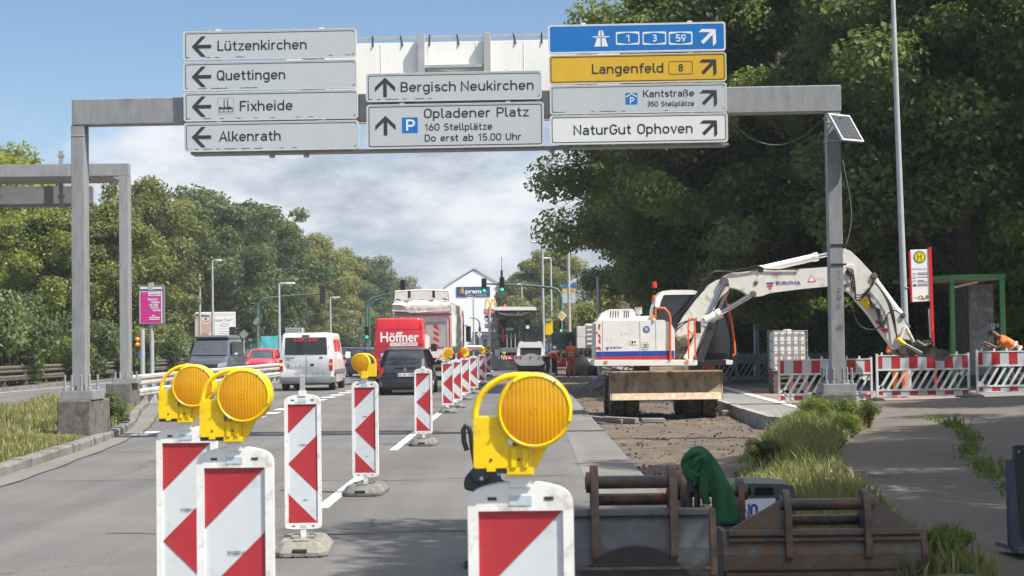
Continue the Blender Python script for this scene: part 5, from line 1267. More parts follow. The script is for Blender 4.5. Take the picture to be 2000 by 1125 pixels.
for s in (-1, 1):
    m = MB(); m.box(s*1.26-.01, s*1.26+.01, 9.3, 10.35, 1.7, 2.6); m.build('cab_window', glass_dark, t)
    m = MB(); m.box(s*1.35, s*1.6, 10.3, 10.4, 1.7, 2.5); m.tube([(s*1.2, 10.4, 2.5), (s*1.45, 10.36, 2.55)], .02, 6); m.build('mirror', black_pl, t, bevel=.02)
m = MB()
for k in range(9): m = MB(); m.box(w-.002, w+.05, .3+k*.9, .38+k*.9, 1.5, 2.95); m.build('side_rib', truck_w, t)

# ================================================================ WHEELED EXCAVATOR
B = Vector((at(1300, 700, 38.9).x, 38.9, -.11)); EX = thing('wheeled_excavator', 'white wheeled excavator with blue and red stripe and muddy blade', 'excavator', B)
def e(px, py, Y=38.0): q = at(px or 1300, py or 690, Y); return (q.x-B.x, q.z-B.z)
def ep(pts, Y=38.0): return [e(a, b, Y) for a, b in pts]
y_ = lambda Y: Y-B.y
for px0, px1 in ((1192, 1221), (1222, 1250), (1340, 1371), (1372, 1404)):           # twin tyres, tread towards us
    for YY in (38.4, 40.9):
        a = e(px0, 800, 37.9)[0]; b = e(px1, 800, 37.9)[0]; r = .5; m = MB(); cx, wd = (a+b)/2, (b-a)-.01; yc = y_(YY)
        def rg(q, xx): return [(xx, yc+q*math.cos(2*math.pi*i/28), r+q*math.sin(2*math.pi*i/28)) for i in range(28)]
        m.loft([rg(.28, cx-wd/2), rg(.45, cx-wd/2), rg(.49, cx-wd/2+.03), rg(.49, cx+wd/2-.03), rg(.45, cx+wd/2), rg(.28, cx+wd/2)])
        for k in range(22):
            t0 = 2*math.pi*k/22
            for s in (-1, 1):
                rot = Matrix.Rotation(t0, 3, 'X'); c = Vector((cx+s*wd*.24, yc, r))
                vs = [c+rot @ Vector((xx*wd*.24, yy+s*xx*.03, zz2)) for zz2 in (.478, .51) for yy in (-.035, .035) for xx in (-1, 1)]
                m.add(vs, [(0, 2, 3, 1), (4, 5, 7, 6), (0, 1, 5, 4), (2, 6, 7, 3), (0, 4, 6, 2), (1, 3, 7, 5)])
        m.build('tyre', tyre_mud, EX)
m = MB(); a, b = e(1238, 730)[0], e(1366, 730)[0]
m.box(a, b, y_(38.2), y_(41.2), .45, .95); m.box(e(1262, 0)[0], e(1342, 0)[0], y_(38.0), y_(38.3), .42, .8); m.box(a-.5, b+.5, y_(38.35), y_(38.5), .44, .58); m.box(a-.5, b+.5, y_(40.8), y_(41), .44, .58)
m.cyl((e(1300, 0)[0], y_(39.4), .95), (e(1300, 0)[0], y_(39.4), 1.22), .62, n=28); m.build('undercarriage', M('muddy_chassis', (.13, .11, .09), .85, 0, .3, 4, dirt=(.2, .16, .11), damt=.5), EX, bevel=.015)
m = MB(); a, b = e(1193, 750, 37.55)[0], e(1411, 750, 37.55)[0]                       # dozer blade: hollow plate
prof = []
zt, zb = e(1300, 725, 37.5)[1], e(1300, 781, 37.5)[1]
for i in range(9):
    u = i/8; prof.append((y_(37.55)+.16*math.sin(u*math.pi)*.9-.05*u, zb+(zt-zb)*u))
m.prism(prof+[(p[0]+.05, p[1]) for p in prof[::-1]], a, b, 'x')
for xx in (a-.02, b-.02): m.prism(prof+[(prof[-1][0]+.34, zt), (prof[0][0]+.34, zb+.05)], xx, xx+.04, 'x')
m.prism([(p[0]-.005, p[1]) for p in prof[:3]]+[(p[0]+.02, p[1]) for p in prof[2::-1]], a+.02, b-.02, 'x', mi=1)
m.prism([(prof[-1][0]-.02, zt-.03), (prof[-1][0]+.36, zt-.03), (prof[-1][0]+.36, zt+.005), (prof[-1][0]-.02, zt+.005)], a+.02, b-.02, 'x')
m.build('dozer_blade', [mud_steel, M('scraped_edge', (.42, .31, .2), .6, .3, .3, 8, dirt=(.6, .55, .48), damt=.2, dscale=9)], EX, bevel=.006)
m = MB(); m.box(e(1267, 0)[0], e(1342, 0)[0], y_(37.75), y_(38.0), e(0, 729)[1], e(0, 716)[1]); m.build('blade_top_plate', mud_steel, EX, bevel=.01)
Y0, Y1 = 38.0, 40.4
m = MB(); m.prism(roundpoly(ep([(1160, 703), (1362, 703), (1362, 714), (1160, 715)]), .03, 2), y_(Y0-.02), y_(Y1)); m.build('base_frame', mach_white, EX, bevel=.012)
m = MB(); m.prism(roundpoly(ep([(1160, 702.5), (1318, 702.5), (1318, 646), (1310, 631), (1297, 625), (1168, 625), (1160, 632)]), .05, 3), y_(Y0), y_(Y1-1.1)); m.build('engine_housing', mach_white, EX, bevel=.02)
m = MB(); m.prism(roundpoly(ep([(1160, 702), (1164, 702), (1164, 632), (1160, 632)]), .02, 2), y_(Y0-.005), y_(Y0+.0))
for px in (1250.5, 1281.5): a = e(px, 0)[0]; m.box(a-.004, a+.004, y_(Y0)-.004, y_(Y0)+.001, e(0, 701)[1], e(0, 627)[1])
a = e(1177.5, 0)[0]; m.box(a-.004, a+.004, y_(Y0)-.004, y_(Y0)+.001, e(0, 714)[1], e(0, 628)[1])
m.build('panel_gaps', M('panel_gap', (.2, .19, .18), .7), EX)
for mt, p0, p1, nm in ((stripe_blue, 685, 695, 'blue_stripe'), (stripe_red, 695.3, 702, 'red_stripe')):
    m = MB(); m.box(e(1162, 0)[0], e(1317, 0)[0], y_(Y0)-.0035, y_(Y0)+.001, e(0, p1)[1], e(0, p0)[1]); m.build(nm, mt, EX)
m = MB()
for P in ([(1169, 632), (1173, 634), (1171, 645), (1168, 641)], [(1163, 650), (1168, 647), (1168, 651), (1164, 652)], [(1170, 651), (1173, 656), (1173, 672), (1168, 668), (1171, 660), (1167, 655)], [(1163, 680), (1169, 676), (1174, 680), (1173, 686), (1169, 682), (1164, 683)]): m.flat(ep(P), y_(Y0)-.003)
m.build('hazard_flash', text_red, EX)
def est(mb, text, x0, x1, yb, cap_px, mi=0, f='s', sw=1.0, Y=38.0, off=-.0045):
    a, z = e(x0, yb, Y); b = e(x1, yb, Y)[0]
    if f == 's': strokes(mb, text, a, b, z, cap_px*Y/F, y_(Y)+off, mi, sw)
    else: btext(mb, text, a, b, z, cap_px*Y/F, y_(Y)+off, mi, bold=.02)
m = MB(); est(m, 'EUROVIA', 1192, 1215, 681, 4, f='b'); m.build('lettering', text_blue, EX)
def wave(mb, px, py, s, Y, off, mi=(0, 1)):
    for k, (dy, wd) in enumerate(((0, 1.0), (.36, .9), (.68, .5))):
        P = [(px-s*wd*.5+s*.08*k, py+s*dy), (px+s*wd*.5, py+s*(dy-.07)), (px+s*wd*.46, py+s*(dy+.17)), (px-s*wd*.36, py+s*(dy+.2))]
        mb.flat(ep(P, Y), y_(Y)+off, mi[0] if k == 0 else mi[1])
m = MB(); wave(m, 1186, 678, 7, 38, -.004); m.build('emblem', [text_blue, text_red], EX)
m = MB(); cx, cz = e(1262.5, 643.5); m.flat(ell(cx, cz, .077, .077), y_(Y0)-.003); m.flat(ell(cx, cz, .052, .052), y_(Y0)-.0045, 1); m.flat(ell(cx, cz, .046, .046), y_(Y0)-.0055, 0)
for s in (-1, 1): m.box(cx+s*.014-.008, cx+s*.014+.008, y_(Y0)-.007, y_(Y0)-.0055, cz-.03, cz+.03, 1)
m.build('round_sticker', [stripe_blue, text_white], EX)
m = MB(); cx, cz = e(1260, 676); m.flat(ell(cx, cz, .08, .088), y_(Y0)-.003); m.ring2(ell(cx, cz, .08, .088), ell(cx, cz, .073, .081), y_(Y0)-.0045, 1); strokes(m, '20', cx-.045, cx+.045, cz-.045, .09, y_(Y0)-.0046, 1, sw=1.2); m.build('speed_sticker', [text_white, sign_black], EX)
m = MB(); m.prism(ep([(1232, 664), (1245, 664), (1245, 673), (1232, 673)]), y_(Y0)-.008, y_(Y0)+.001); x0, z0 = e(1234, 671); m.box(x0, x0+.03, y_(Y0)-.012, y_(Y0)-.0085, z0, z0+.06, 1); m.box(x0+.05, x0+.09, y_(Y0)-.012, y_(Y0)-.0085, z0+.02, z0+.05, 1); m.build('door_latch', [text_white, sign_black], EX)
for px in (1180, 1338): m = MB(); m.prism(ep([(px, 704.5), (px+7, 704.5), (px+7, 708.5), (px, 708.5)]), y_(Y0)-.035, y_(Y0)-.021); m.build('marker_lamp', indicator, EX)
m = MB(); m.prism(ep([(1300, 670), (1303, 670), (1303, 682), (1300, 682)]), y_(Y0)-.003, y_(Y0)+.001); m.build('warning_label', lamp_yellow, EX)
m = MB(); m.prism(roundpoly(ep([(1167, 626), (1176, 611), (1190, 604), (1238, 603), (1246, 625)]), .04, 3), y_(38.15), y_(39.2)); m.build('bonnet', mach_white, EX, bevel=.02)
m = MB()
for k, px in enumerate((1192, 1197, 1202, 1207, 1219, 1223, 1227)): m.prism(ep([(px, 621), (px+1.6, 621), (px+2.4, 607), (px+.8, 607)]), y_(38.15)-.006, y_(38.15)+.002)
m.build('louvres', sign_black, EX)
m = MB(); c = e(1222, 604, 38.6); m.prism([e(1213, 604, 38.6), e(1231, 604, 38.6), e(1226, 594, 38.6), e(1222, 590, 38.6), e(1209, 588, 38.6)], y_(38.5), y_(38.75)); m.build('exhaust', M('heat_stained_steel', (.14, .115, .1), .5, .6, .3, 8), EX, bevel=.01)
m = MB(); cx, z0 = e(1247, 613, 38.4); _, z1 = e(1247, 601, 38.4); m.cyl((cx, y_(38.4), z0), (cx, y_(38.4), z1), .085, .08, 18); m.cyl((cx, y_(38.4), z1), (cx, y_(38.4), z1+.012), .09, n=18); m.cyl((cx, y_(38.4), e(0, 626)[1]), (cx, y_(38.4), z0), .05, n=12); m.build('air_precleaner', galv_light, EX, smooth=True)
m = MB(); m.prism(roundpoly(ep([(1238, 626), (1238, 618), (1280, 616), (1282, 626)]), .02, 2), y_(38.2), y_(38.8)); m.prism(roundpoly(ep([(1270, 620), (1280, 620), (1280, 615), (1270, 615)]), .01, 2), y_(38.1), y_(38.2), mi=1); m.build('filler_box', [mach_white, indicator], EX, bevel=.01)
# cab behind the boom
CY0, CY1 = 39.2, 40.3
m = MB(); m.prism(roundpoly(ep([(1270, 703), (1428, 703), (1430, 660), (1420, 625), (1406, 590), (1392, 574), (1290, 574), (1276, 600)], CY0), .05, 3), y_(CY0), y_(CY1)); m.build('cab', glass_dark, EX, bevel=.02)
m = MB(); m.prism(roundpoly(ep([(1281, 582), (1292, 569), (1310, 566.5), (1352, 566.5), (1366, 570), (1366, 575), (1296, 576), (1290, 590), (1288, 600), (1279, 600)], CY0), .03, 3), y_(CY0)-.03, y_(CY1)+.03); m.build('cab_roof', mach_white, EX, bevel=.02)
m = MB(); m.prism(roundpoly(ep([(1300, 703), (1420, 703), (1420, 690), (1300, 690)], CY0), .02, 2), y_(CY0)-.05, y_(CY1)+.04)
for P in ([(1276, 600), (1281, 600), (1274, 690), (1269, 690)], [(1286, 600), (1290, 600), (1286, 690), (1281, 690)], [(1396, 640), (1399, 600), (1402, 600), (1400, 640)]): m.prism(ep(P, CY0), y_(CY0)-.02, y_(CY0)+.02)
m.tube([(a, y_(CY0)-.015, b) for a, b in ep([(1394, 574), (1408, 592), (1421, 625), (1430, 662), (1428, 703)], CY0)], .035, 8); m.build('cab_frame', black_pl, EX, bevel=.005)
m = MB(); m.prism(roundpoly(ep([(1416, 702), (1430, 704), (1428, 712), (1416, 712)], 38.7), .02, 2), y_(38.5), y_(39.5)); m.prism(roundpoly(ep([(1345, 703), (1418, 703), (1418, 714), (1345, 714)], 38.7), .02, 2), y_(38.6), y_(39.6), mi=1); m.build('step', [mach_white, black_pl], EX, bevel=.01)
m = MB(); m.prism(ep([(1375, 713), (1395, 713), (1397, 726), (1376, 726)], 39.4), y_(39.3), y_(39.8)); m.build('tool_box', orange_p, EX, bevel=.01)
for P, rr_ in (([(1309, 702), (1309, 620), (1306, 611), (1298, 602), (1287, 601), (1280, 604), (1280, 622)], .022), ([(1345, 702), (1344, 640), (1345, 622), (1354, 622), (1356, 625), (1357, 642), (1358, 700)], .018), ([(1345, 645), (1355, 658)], .016)):
    m = MB(); m.tube([(a, y_(37.97), b) for a, b in ep(P)], rr_, 8); m.build('handrail', orange_p, EX, smooth=True)
m = MB(); m.tube([(a, y_(38.9), b) for a, b in ep([(1414, 583), (1418, 588), (1424, 608), (1430, 635), (1434, 665), (1436, 690), (1432, 695)], 38.9)], .025, 8); m.build('handrail', orange_p, EX, smooth=True)
m = MB(); m.prism(roundpoly(ep([(1356, 628), (1368, 627), (1369, 651), (1357, 651)], 38.1), .03, 3), y_(38.05), y_(38.15)); m.build('mirror', black_pl, EX, bevel=.01)
m = MB(); m.prism(roundpoly(ep([(1419, 595), (1432, 593), (1432, 597), (1421, 599)], 38.9), .01, 2), y_(38.8), y_(39.0)); m.build('work_lamp', sign_rim, EX)
for px, py, Y in ((1278, 582, 39.8), (1278, 555, 40.0)):
    m = MB(); a, z = e(px, py, Y); m.cyl((a, y_(Y), z-.08), (a, y_(Y), z+.06), .06, .05, 14); m.tube([(a, y_(Y), z-.1), (a-.02, y_(Y), e(0, 590, Y)[1])], .012, 6, mi=1); m.build('beacon_light', [orange_p if px == 1278 and py > 570 else sign_red, black_pl], EX)
# boom
BY = 38.75
def slab(name, pts, half, mat, Yc=BY, bev=.02, rad=.06):
    m = MB(); m.prism(roundpoly(ep(pts, Yc-half), rad, 3), y_(Yc-half), y_(Yc+half)); return m.build(name, mat, EX, bevel=bev)
slab('boom', [(1404, 545), (1386, 556), (1358, 587), (1333, 620), (1318, 655), (1330, 672), (1352, 660), (1366, 634), (1394, 596), (1410, 578), (1424, 566), (1424, 548)], .2, boom_white)
slab('boom_foot', [(1318, 640), (1345, 640), (1352, 700), (1316, 702)], .34, M('boom_foot_dark', (.12, .1, .085), .8, .1, .3, 5, dirt=(.3, .27, .22), damt=.4), 38.95)
b2 = [(1408, 545), (1424, 534), (1441, 530), (1483, 529), (1540, 527), (1620, 521), (1668, 517), (1672, 545), (1655, 555), (1620, 559), (1560, 565), (1506, 572), (1486, 579), (1468, 579), (1446, 566), (1424, 561), (1410, 556)]
slab('intermediate_boom', b2, .2, boom_white)
m = MB(); est(m, 'EUROVIA', 1516, 1564, 556, 6.5, f='b', Y=BY-.2, off=-.006); a = m; m.xf(Matrix.Shear('XZ', 4, (0, 0)) if False else Matrix.Identity(4)); m.build('boom_lettering', text_blue, EX)
m = MB(); wave(m, 1503, 552, 15, BY-.2, -.006); m.build('boom_emblem', [text_blue, text_red], EX)
m = MB(); T_ = ep([(1577, 551), (1594, 550), (1584, 537)], BY-.2); c = (sum(p[0] for p in T_)/3, sum(p[1] for p in T_)/3); T2 = [(c[0]+(p[0]-c[0])*.7, c[1]+(p[1]-c[1])*.7) for p in T_]; m.flat(T_, y_(BY-.2)-.005, 1); m.flat(T2, y_(BY-.2)-.0065, 0); m.build('warning_triangle', [text_white, text_red], EX)
arm = [(1644, 500), (1650, 487), (1660, 489), (1680, 508), (1702, 532), (1726, 566), (1752, 604), (1764, 620), (1780, 660), (1764, 690), (1748, 684), (1730, 660), (1710, 632), (1698, 614), (1682, 596), (1664, 573), (1650, 566), (1642, 545)]
slab('stick', arm, .16, boom_white)
m = MB(); m.flat(ep([(1709, 625), (1721, 628), (1724, 632), (1711, 632)], BY-.16), y_(BY-.16)-.006); m.flat(ep([(1720, 642), (1732, 641), (1735, 646), (1728, 650), (1723, 648)], BY-.16), y_(BY-.16)-.006); m.build('red_marking', text_red, EX)
m = MB(); m.prism(ep([(1678, 585), (1689, 580), (1701, 597), (1692, 606)], BY-.16), y_(BY-.16)-.05, y_(BY-.16)-.004); m.build('yellow_plate', lamp_yellow, EX)
def cyl2(name, p0, p1, Yc, r, mat, r1=None):
    a, b = e(*p0, Yc), e(*p1, Yc); m = MB(); v0, v1 = Vector((a[0], y_(Yc), a[1])), Vector((b[0], y_(Yc), b[1])); m.cyl(v0, v1, r, r1 or r, 16)
    if r > .06: m.cyl(v1-(v1-v0).normalized()*.1, v1+(v1-v0).normalized()*.005, r*1.16, n=16); m.cyl(v0, v0+(v1-v0).normalized()*.08, r*1.1, n=16)
    return m.build(name, mat, EX, smooth=True)
for Yc in (38.48,):
    cyl2('cylinder_barrel', (1343, 703), (1379, 628), Yc, .105, boom_white); cyl2('cylinder_rod', (1379, 628), (1414, 552), Yc, .055, chrome)
cyl2('cylinder_barrel', (1366, 706), (1392, 632), 38.35, .085, steel_dark); cyl2('cylinder_rod', (1392, 632), (1424, 560), 38.9, .05, chrome)
cyl2('cylinder_barrel', (1377, 627), (1408, 611), 38.45, .1, boom_white); cyl2('cylinder_rod', (1408, 611), (1466, 577), 38.45, .055, chrome)
cyl2('cylinder_barrel', (1483, 527), (1597, 501), BY, .085, mach_white); cyl2('cylinder_rod', (1597, 501), (1652, 489), BY, .05, chrome)
cyl2('cylinder_barrel', (1706, 545), (1757, 614), 38.95, .08, mach_white); cyl2('cylinder_rod', (1757, 614), (1775, 640), 38.95, .045, chrome)
pinb = M('pin_brown', (.15, .12, .095), .6, .3, .3, 9)
for px, py, r_, h_ in ((1412, 551, .1, .28), (1468, 575, .075, .26), (1483, 527, .07, .22), (1474, 553, .05, .215), (1656, 532, .09, .24), (1704, 540, .08, .2), (1760, 616, .06, .2), (1770, 676, .07, .2), (1333, 668, .1, .36)):
    m = MB(); a, z = e(px, py, BY); m.cyl((a, y_(BY)-h_, z), (a, y_(BY)+h_, z), r_, n=16); m.cyl((a, y_(BY)-h_-.01, z), (a, y_(BY)-h_, z), r_*.6, n=12); m.build('pin', pinb, EX, bevel=.006)
r = random.Random(77)
def hose(pts, Yc, rad=.016, jit=2.0):
    m = MB(); n = 14; P = [Vector((*e(a, b, Yc), 0)) for a, b in pts]; q = []
    for i in range(len(P)-1):
        a, b, c, d_ = P[max(i-1, 0)], P[i], P[i+1], P[min(i+2, len(P)-1)]
        for k in range(6):
            t = k/6; q.append(.5*((2*b)+(c-a)*t+(2*a-5*b+4*c-d_)*t*t+(3*b-a-3*c+d_)*t**3))
    q.append(P[-1]); m.tube([(v.x, y_(Yc), v.y) for v in q], rad, 6); m.build('hose', hose_m, EX, smooth=True)
for k in range(4): hose([(1318+k*3, 626+k*2), (1345, 596+k*3), (1362+k*2, 572+k*2), (1376+k*3, 548-k), (1392+k*2, 533-k*1.5), (1415+k*3, 530+k), (1440, 531+k*1.5)], 38.52+k*.07, .017)
for k in range(2): hose([(1312, 650+6*k), (1330, 632+5*k), (1350, 625), (1362, 622+5*k)], 38.42, .015)
hose([(1440, 531), (1470, 527), (1485, 522), (1500, 526), (1560, 526)], 38.52, .014); hose([(1435, 527), (1460, 524), (1478, 519), (1490, 524)], 38.5, .012)
for k in range(3): hose([(1653+k*2, 522+k*4), (1660+k*3, 535), (1664+k*3, 560), (1672, 575+k*5), (1686, 574+k*3), (1700, 560+k), (1706, 545+k*5)], 38.45+k*.05, .016)
hose([(1664, 590), (1668, 614), (1680, 636), (1700, 644), (1722, 636), (1734, 614), (1746, 606), (1758, 612)], 38.45, .014)
for k in range(3): hose([(1704, 548), (1716+k*3, 560+k*4), (1734+k*2, 592), (1742+k*2, 620-k*2), (1752, 660)], 38.46+.03*k, .014)
for k in range(3): hose([(1692+k*3, 574), (1702, 590+4*k), (1712+3*k, 606), (1718, 624+k*4), (1726, 640)], 38.5, .018)
m = MB()
for px, py in ((1714, 600), (1720, 612), (1706, 590), (1728, 622)): a, z = e(px, py, BY-.18); m.box(a-.06, a+.07, y_(BY)-.24, y_(BY)-.165, z-.05, z+.05)
m.build('valve_block', galv_light, EX, bevel=.01)
m = MB(); m.tube([(a, y_(BY)-.1, b) for a, b in ep([(1440, 533), (1462, 546), (1490, 533), (1620, 527), (1655, 521)], BY)], .018, 6); m.tube([(a, y_(BY)-.14, b) for a, b in ep([(1540, 531), (1596, 529), (1620, 523), (1654, 518)], BY)], .022, 6); m.build('hydraulic_pipe', boom_white, EX, smooth=True)
# rotating grab at the stick's end
m = MB(); m.prism(roundpoly(ep([(1746, 676), (1764, 662), (1790, 668), (1800, 690), (1762, 700)], BY), .04, 3), y_(BY-.2), y_(BY+.2)); m.prism(roundpoly(ep([(1784, 682), (1800, 672), (1820, 675), (1836, 690), (1832, 699), (1800, 697)], BY), .05, 3), y_(BY-.25), y_(BY+.25))
a, z = e(1812, 670, BY); m.cyl((a, y_(BY-.3), z), (a, y_(BY+.3), z), .07, n=16); m.tube([(e(1800, 668)[0], y_(BY-.27), e(1800, 666)[1]), (e(1815, 0)[0], y_(BY-.27), e(1815, 676)[1]), (e(1830, 0)[0], y_(BY-.27), e(1830, 672)[1])], .05, 8); a, z = e(1838, 694, BY); m.cyl((a, y_(BY-.28), z), (a, y_(BY+.28), z), .13, n=20); a, z = e(1756, 684, BY); m.cyl((a, y_(BY-.25), z), (a, y_(BY+.25), z), .12, n=16)
m.build('grab', M('grab_steel', (.1, .09, .08), .55, .4, .4, 7, dirt=(.24, .2, .16), damt=.4), EX, bevel=.015)
cyl2('cylinder_barrel', (1752, 662), (1766, 672), 38.4, .05, lamp_yellow); cyl2('cylinder_rod', (1766, 672), (1800, 690), 38.4, .04, chrome)
cyl2('linkage', (1752, 682), (1766, 640), 38.5, .045, boom_white); cyl2('linkage', (1770, 640), (1784, 668), 38.5, .04, boom_white)
# ================================================================ OTHER MACHINES
class Loc:
    """pixel to local x, z for a machine standing at depth Y"""
    def __init__(s, px, Y, z=.0): s.Y = Y; s.px = px; s.o = Vector((at(px, 700, Y).x, Y, z))
    def __call__(s, px, py, dy=0): q = at(px or s.px, py or 690, s.Y+dy); return q.x-s.o.x, q.z-s.o.z
    def pts(s, P, dy=0): return [s(a, b, dy) for a, b in P]
    def box(s, m, px0, px1, py0, py1, d0, d1, mi=None):
        a, b = s(px0, py1, d0); c, d = s(px1, py0, d0); return m.box(a, c, d0, d1, b, d, mi)
mach_dark = M('machine_charcoal', (.045, .047, .05), .6, .1, .25, 5, dirt=(.14, .12, .1), damt=.35)
mach_mid = M('machine_grey', (.17, .175, .18), .55, .1, .15, 5, dirt=(.1, .09, .08), damt=.3)
silver = M('bumper_silver', (.5, .5, .49), .4, .4, .1, 5)
def disc_drum(m, a, b, y, r, mi=None): m.cyl((a, y, r), (b, y, r), r, n=32, mi=mi)
# ---- paver
K = Loc(1007, 104); t = thing('asphalt_paver', 'dark asphalt paver with white canopy roof on the closed lane', 'paver', K.o)
m = MB(); m.prism(roundpoly(K.pts([(967, 606), (967, 601), (972, 599), (1044, 599), (1048, 602), (1048, 606)]), .05, 3), 0, 3.2); m.build('canopy_roof', mach_white, t, bevel=.02)
for px, d in ((968, .1), (1043, .1), (968, 3.0), (1043, 3.0)): m = MB(); K.box(m, px, px+4, 606, 690, d, d+.12); m.build('canopy_post', mach_dark, t)
m = MB()
K.box(m, 968, 1047, 606, 611, .08, .2); m.tube([(a, .1, b) for a, b in K.pts([(966, 612), (962, 640), (964, 700)])], .07, 6); m.tube([(a, .12, b) for a, b in K.pts([(972, 612), (990, 617), (1020, 617), (1042, 611)])], .1, 6); m.build('canopy_frame', mach_dark, t)
m = MB(); K.box(m, 972, 1043, 616, 655, 3.02, 3.06); m.build('windscreen', clear_glass, t)
m = MB(); K.box(m, 968, 1050, 660, 722, 1.0, 5.0); K.box(m, 966, 1010, 680, 716, .3, 1.0); K.box(m, 964, 976, 660, 700, .5, 3); m.build('chassis', mach_dark, t, bevel=.03)
m = MB(); K.box(m, 977, 1011, 679, 689, -.02, .3); K.box(m, 966, 976, 683, 716, -.1, .4); m.build('control_panel', mach_mid, t, bevel=.02)
m = MB(); K.box(m, 972, 1052, 700, 724, -.5, .6); K.box(m, 960, 972, 694, 722, -.6, .4); m.build('screed', mach_dark, t, bevel=.03)
for px in (976, 1026):
    m = MB(); K.box(m, px, px+11, 624, 640, 1.5, 1.7); K.box(m, px-1, px+12, 640, 645, 1.1, 1.7); m.build('seat', black_pl, t, bevel=.04)
m = MB(); K.box(m, 981, 984, 640, 668, .6, .7); K.box(m, 975, 980, 634, 640, .7, .8); m.build('red_lever', stripe_red, t)
m = MB()
for px in (990, 998, 1006): m.tube([(K(px, 650)[0], .5, K(px, 650)[1]), (K(px, 680)[0], .5, K(px, 680)[1])], .03, 6)
K.box(m, 988, 1003, 640, 646, .8, 1.0); m.build('railing', galv_light, t)
m = MB(); K.box(m, 979, 990, 694, 702, -.52, -.5, 0); K.box(m, 990, 1001, 694, 702, -.52, -.5, 1)
for px in (979, 984): m.flat(K.pts([(px, 702), (px+3, 702), (px+6, 694), (px+3, 694)], -.52), -.53, 1)
m.flat(K.pts([(992, 701), (995.5, 696), (999, 701), (997, 701), (995.5, 699), (994, 701)], -.52), -.53, 0); m.build('hazard_board', [text_white, text_red], t)
m = MB(); a, z = K(985.5, 601); m.cyl((a, .3, z), (a, .3, z+.22), .08, .06, 12); m.build('beacon_light', orange_p, t)
m = MB(); a, z = K(984, 690); m.ball((a, -.05, z), (.12, .03, .1), 10, 6); m.build('green_lamp', M('greenish', (.3, .5, .1), .4), t)
for px in (970, 1046): m = MB(); a = K(px, 0)[0]; m.cyl((a-.25, 3.6, .5), (a+.25, 3.6, .5), .5, n=20); m.build('track_wheel', tyre_m, t)
# ---- roller in front of it
K = Loc(1037, 97); t = thing('road_roller', 'white and silver road roller with glazed cab seen from behind', 'roller', K.o)
m = MB(); m.prism(roundpoly(K.pts([(1011, 679), (1014, 668), (1020, 666), (1022, 668), (1050, 668), (1052, 666), (1058, 668), (1062, 679)]), .05, 3), 0, 1.6); m.prism(roundpoly(K.pts([(1011, 678), (1016, 678), (1016, 694), (1009, 694)]), .03, 3), 0, 1.4); m.prism(roundpoly(K.pts([(1057, 678), (1062, 678), (1064, 694), (1057, 694)]), .03, 3), 0, 1.4); m.build('engine_hood', mach_white, t, bevel=.03)
m = MB(); K.box(m, 1014, 1059, 678, 694, .06, 1.3); m.build('radiator_grille', black_pl, t)
m = MB()
for k in range(9): a, z = K(1014, 680+k*1.6); b = K(1059, 0)[0]; m.box(a, b, .045, .062, z-.012, z+.012)
m.build('grille_slats', mach_dark, t)
m = MB(); m.prism(roundpoly(K.pts([(1003, 697), (1006, 694), (1024, 694), (1030, 691), (1044, 691), (1050, 694), (1068, 694), (1071, 697), (1066, 708), (1056, 714), (1016, 714), (1007, 708)]), .08, 3), -.15, .8); m.build('rear_bumper', silver, t, bevel=.05)
for px, mt in ((1009, tail_red), (1016.5, tail_red), (1053, mach_mid), (1061, tail_red), (1036, mach_mid)):
    m = MB(); a, z = K(px, 698); m.cyl((a, -.17, z), (a, -.14, z), .075, n=14); m.build('rear_light', mt, t)
m = MB()
for px in (1015, 1060): K.box(m, px-1, px+1, 634, 668, .3, .36); K.box(m, px-1, px+1, 634, 668, 1.7, 1.76)
K.box(m, 1014, 1061, 633, 636, .3, 1.76); K.box(m, 1035, 1037, 640, 668, .9, 1.0); m.build('cab_frame', mach_dark, t)
m = MB(); K.box(m, 1016, 1060, 637, 667, .33, .35); m.build('cab_glass', clear_glass, t)
m = MB(); a, z = K(1030.5, 639); m.cyl((a, .27, z), (a, .29, z), .1, n=18); m.build('speed_disc', text_white, t)
for px in (1022, 1046): m = MB(); K.box(m, px-4, px+4, 650, 668, .8, 1.0); m.build('seat', black_pl, t, bevel=.03)
m = MB(); a, b = K(1010, 0)[0], K(1064, 0)[0]; disc_drum(m, a, b, .35, .5); m.build('drum', mach_dark, t, smooth=True); m = MB(); disc_drum(m, a, b, 3.0, .5); m.build('drum', mach_dark, t, smooth=True)
m = MB(); K.box(m, 1008, 1066, 700, 716, .7, 3.4); m.build('chassis', mach_dark, t, bevel=.04)
# ---- white container machine on tracks, dark truck behind the workers
K = Loc(1142, 90, -.1); t = thing('tracked_machine', 'white boxy tracked machine half hidden behind the excavator', 'machine', K.o)
m = MB(); K.box(m, 1127, 1143, 637, 658.5, 0, 1.6); K.box(m, 1127, 1143, 659, 680, 0, 1.6); K.box(m, 1144, 1175, 632, 680, .05, 1.6)
for k in range(5): K.box(m, 1146, 1158, 634+k*9, 638+k*9, -.03, .05)
m.build('housing', mach_white, t, bevel=.02)
m = MB(); K.box(m, 1120, 1176, 680, 694, -.1, 2.0)
for k in range(6): K.box(m, 1118+k*9, 1122+k*9, 682, 693, -.2, -.1)
m.build('frame', mach_dark, t, bevel=.01)
m = MB()
for sgn in (0, 1):
    P = K.pts([(1122, 712), (1128, 697), (1168, 697), (1176, 712), (1168, 728), (1128, 728)]); m.prism(roundpoly(P, .2, 4), -.2+sgn*1.8, .3+sgn*1.8)
m.build('track', tyre_mud, t, bevel=.02)
m = MB(); r = random.Random(4)
m.ball((K(1138, 712)[0], -.3, .35), (.85, .3, .6), 16, 9); m.v = [(a+r.uniform(-.07, .07), b, max(0, c+r.uniform(-.09, .09))) for a, b, c in m.v]; m.build('black_cover', M('black_tarpaulin', (.02, .02, .022), .35, 0, .3, 6, .8, 8), t, smooth=True)
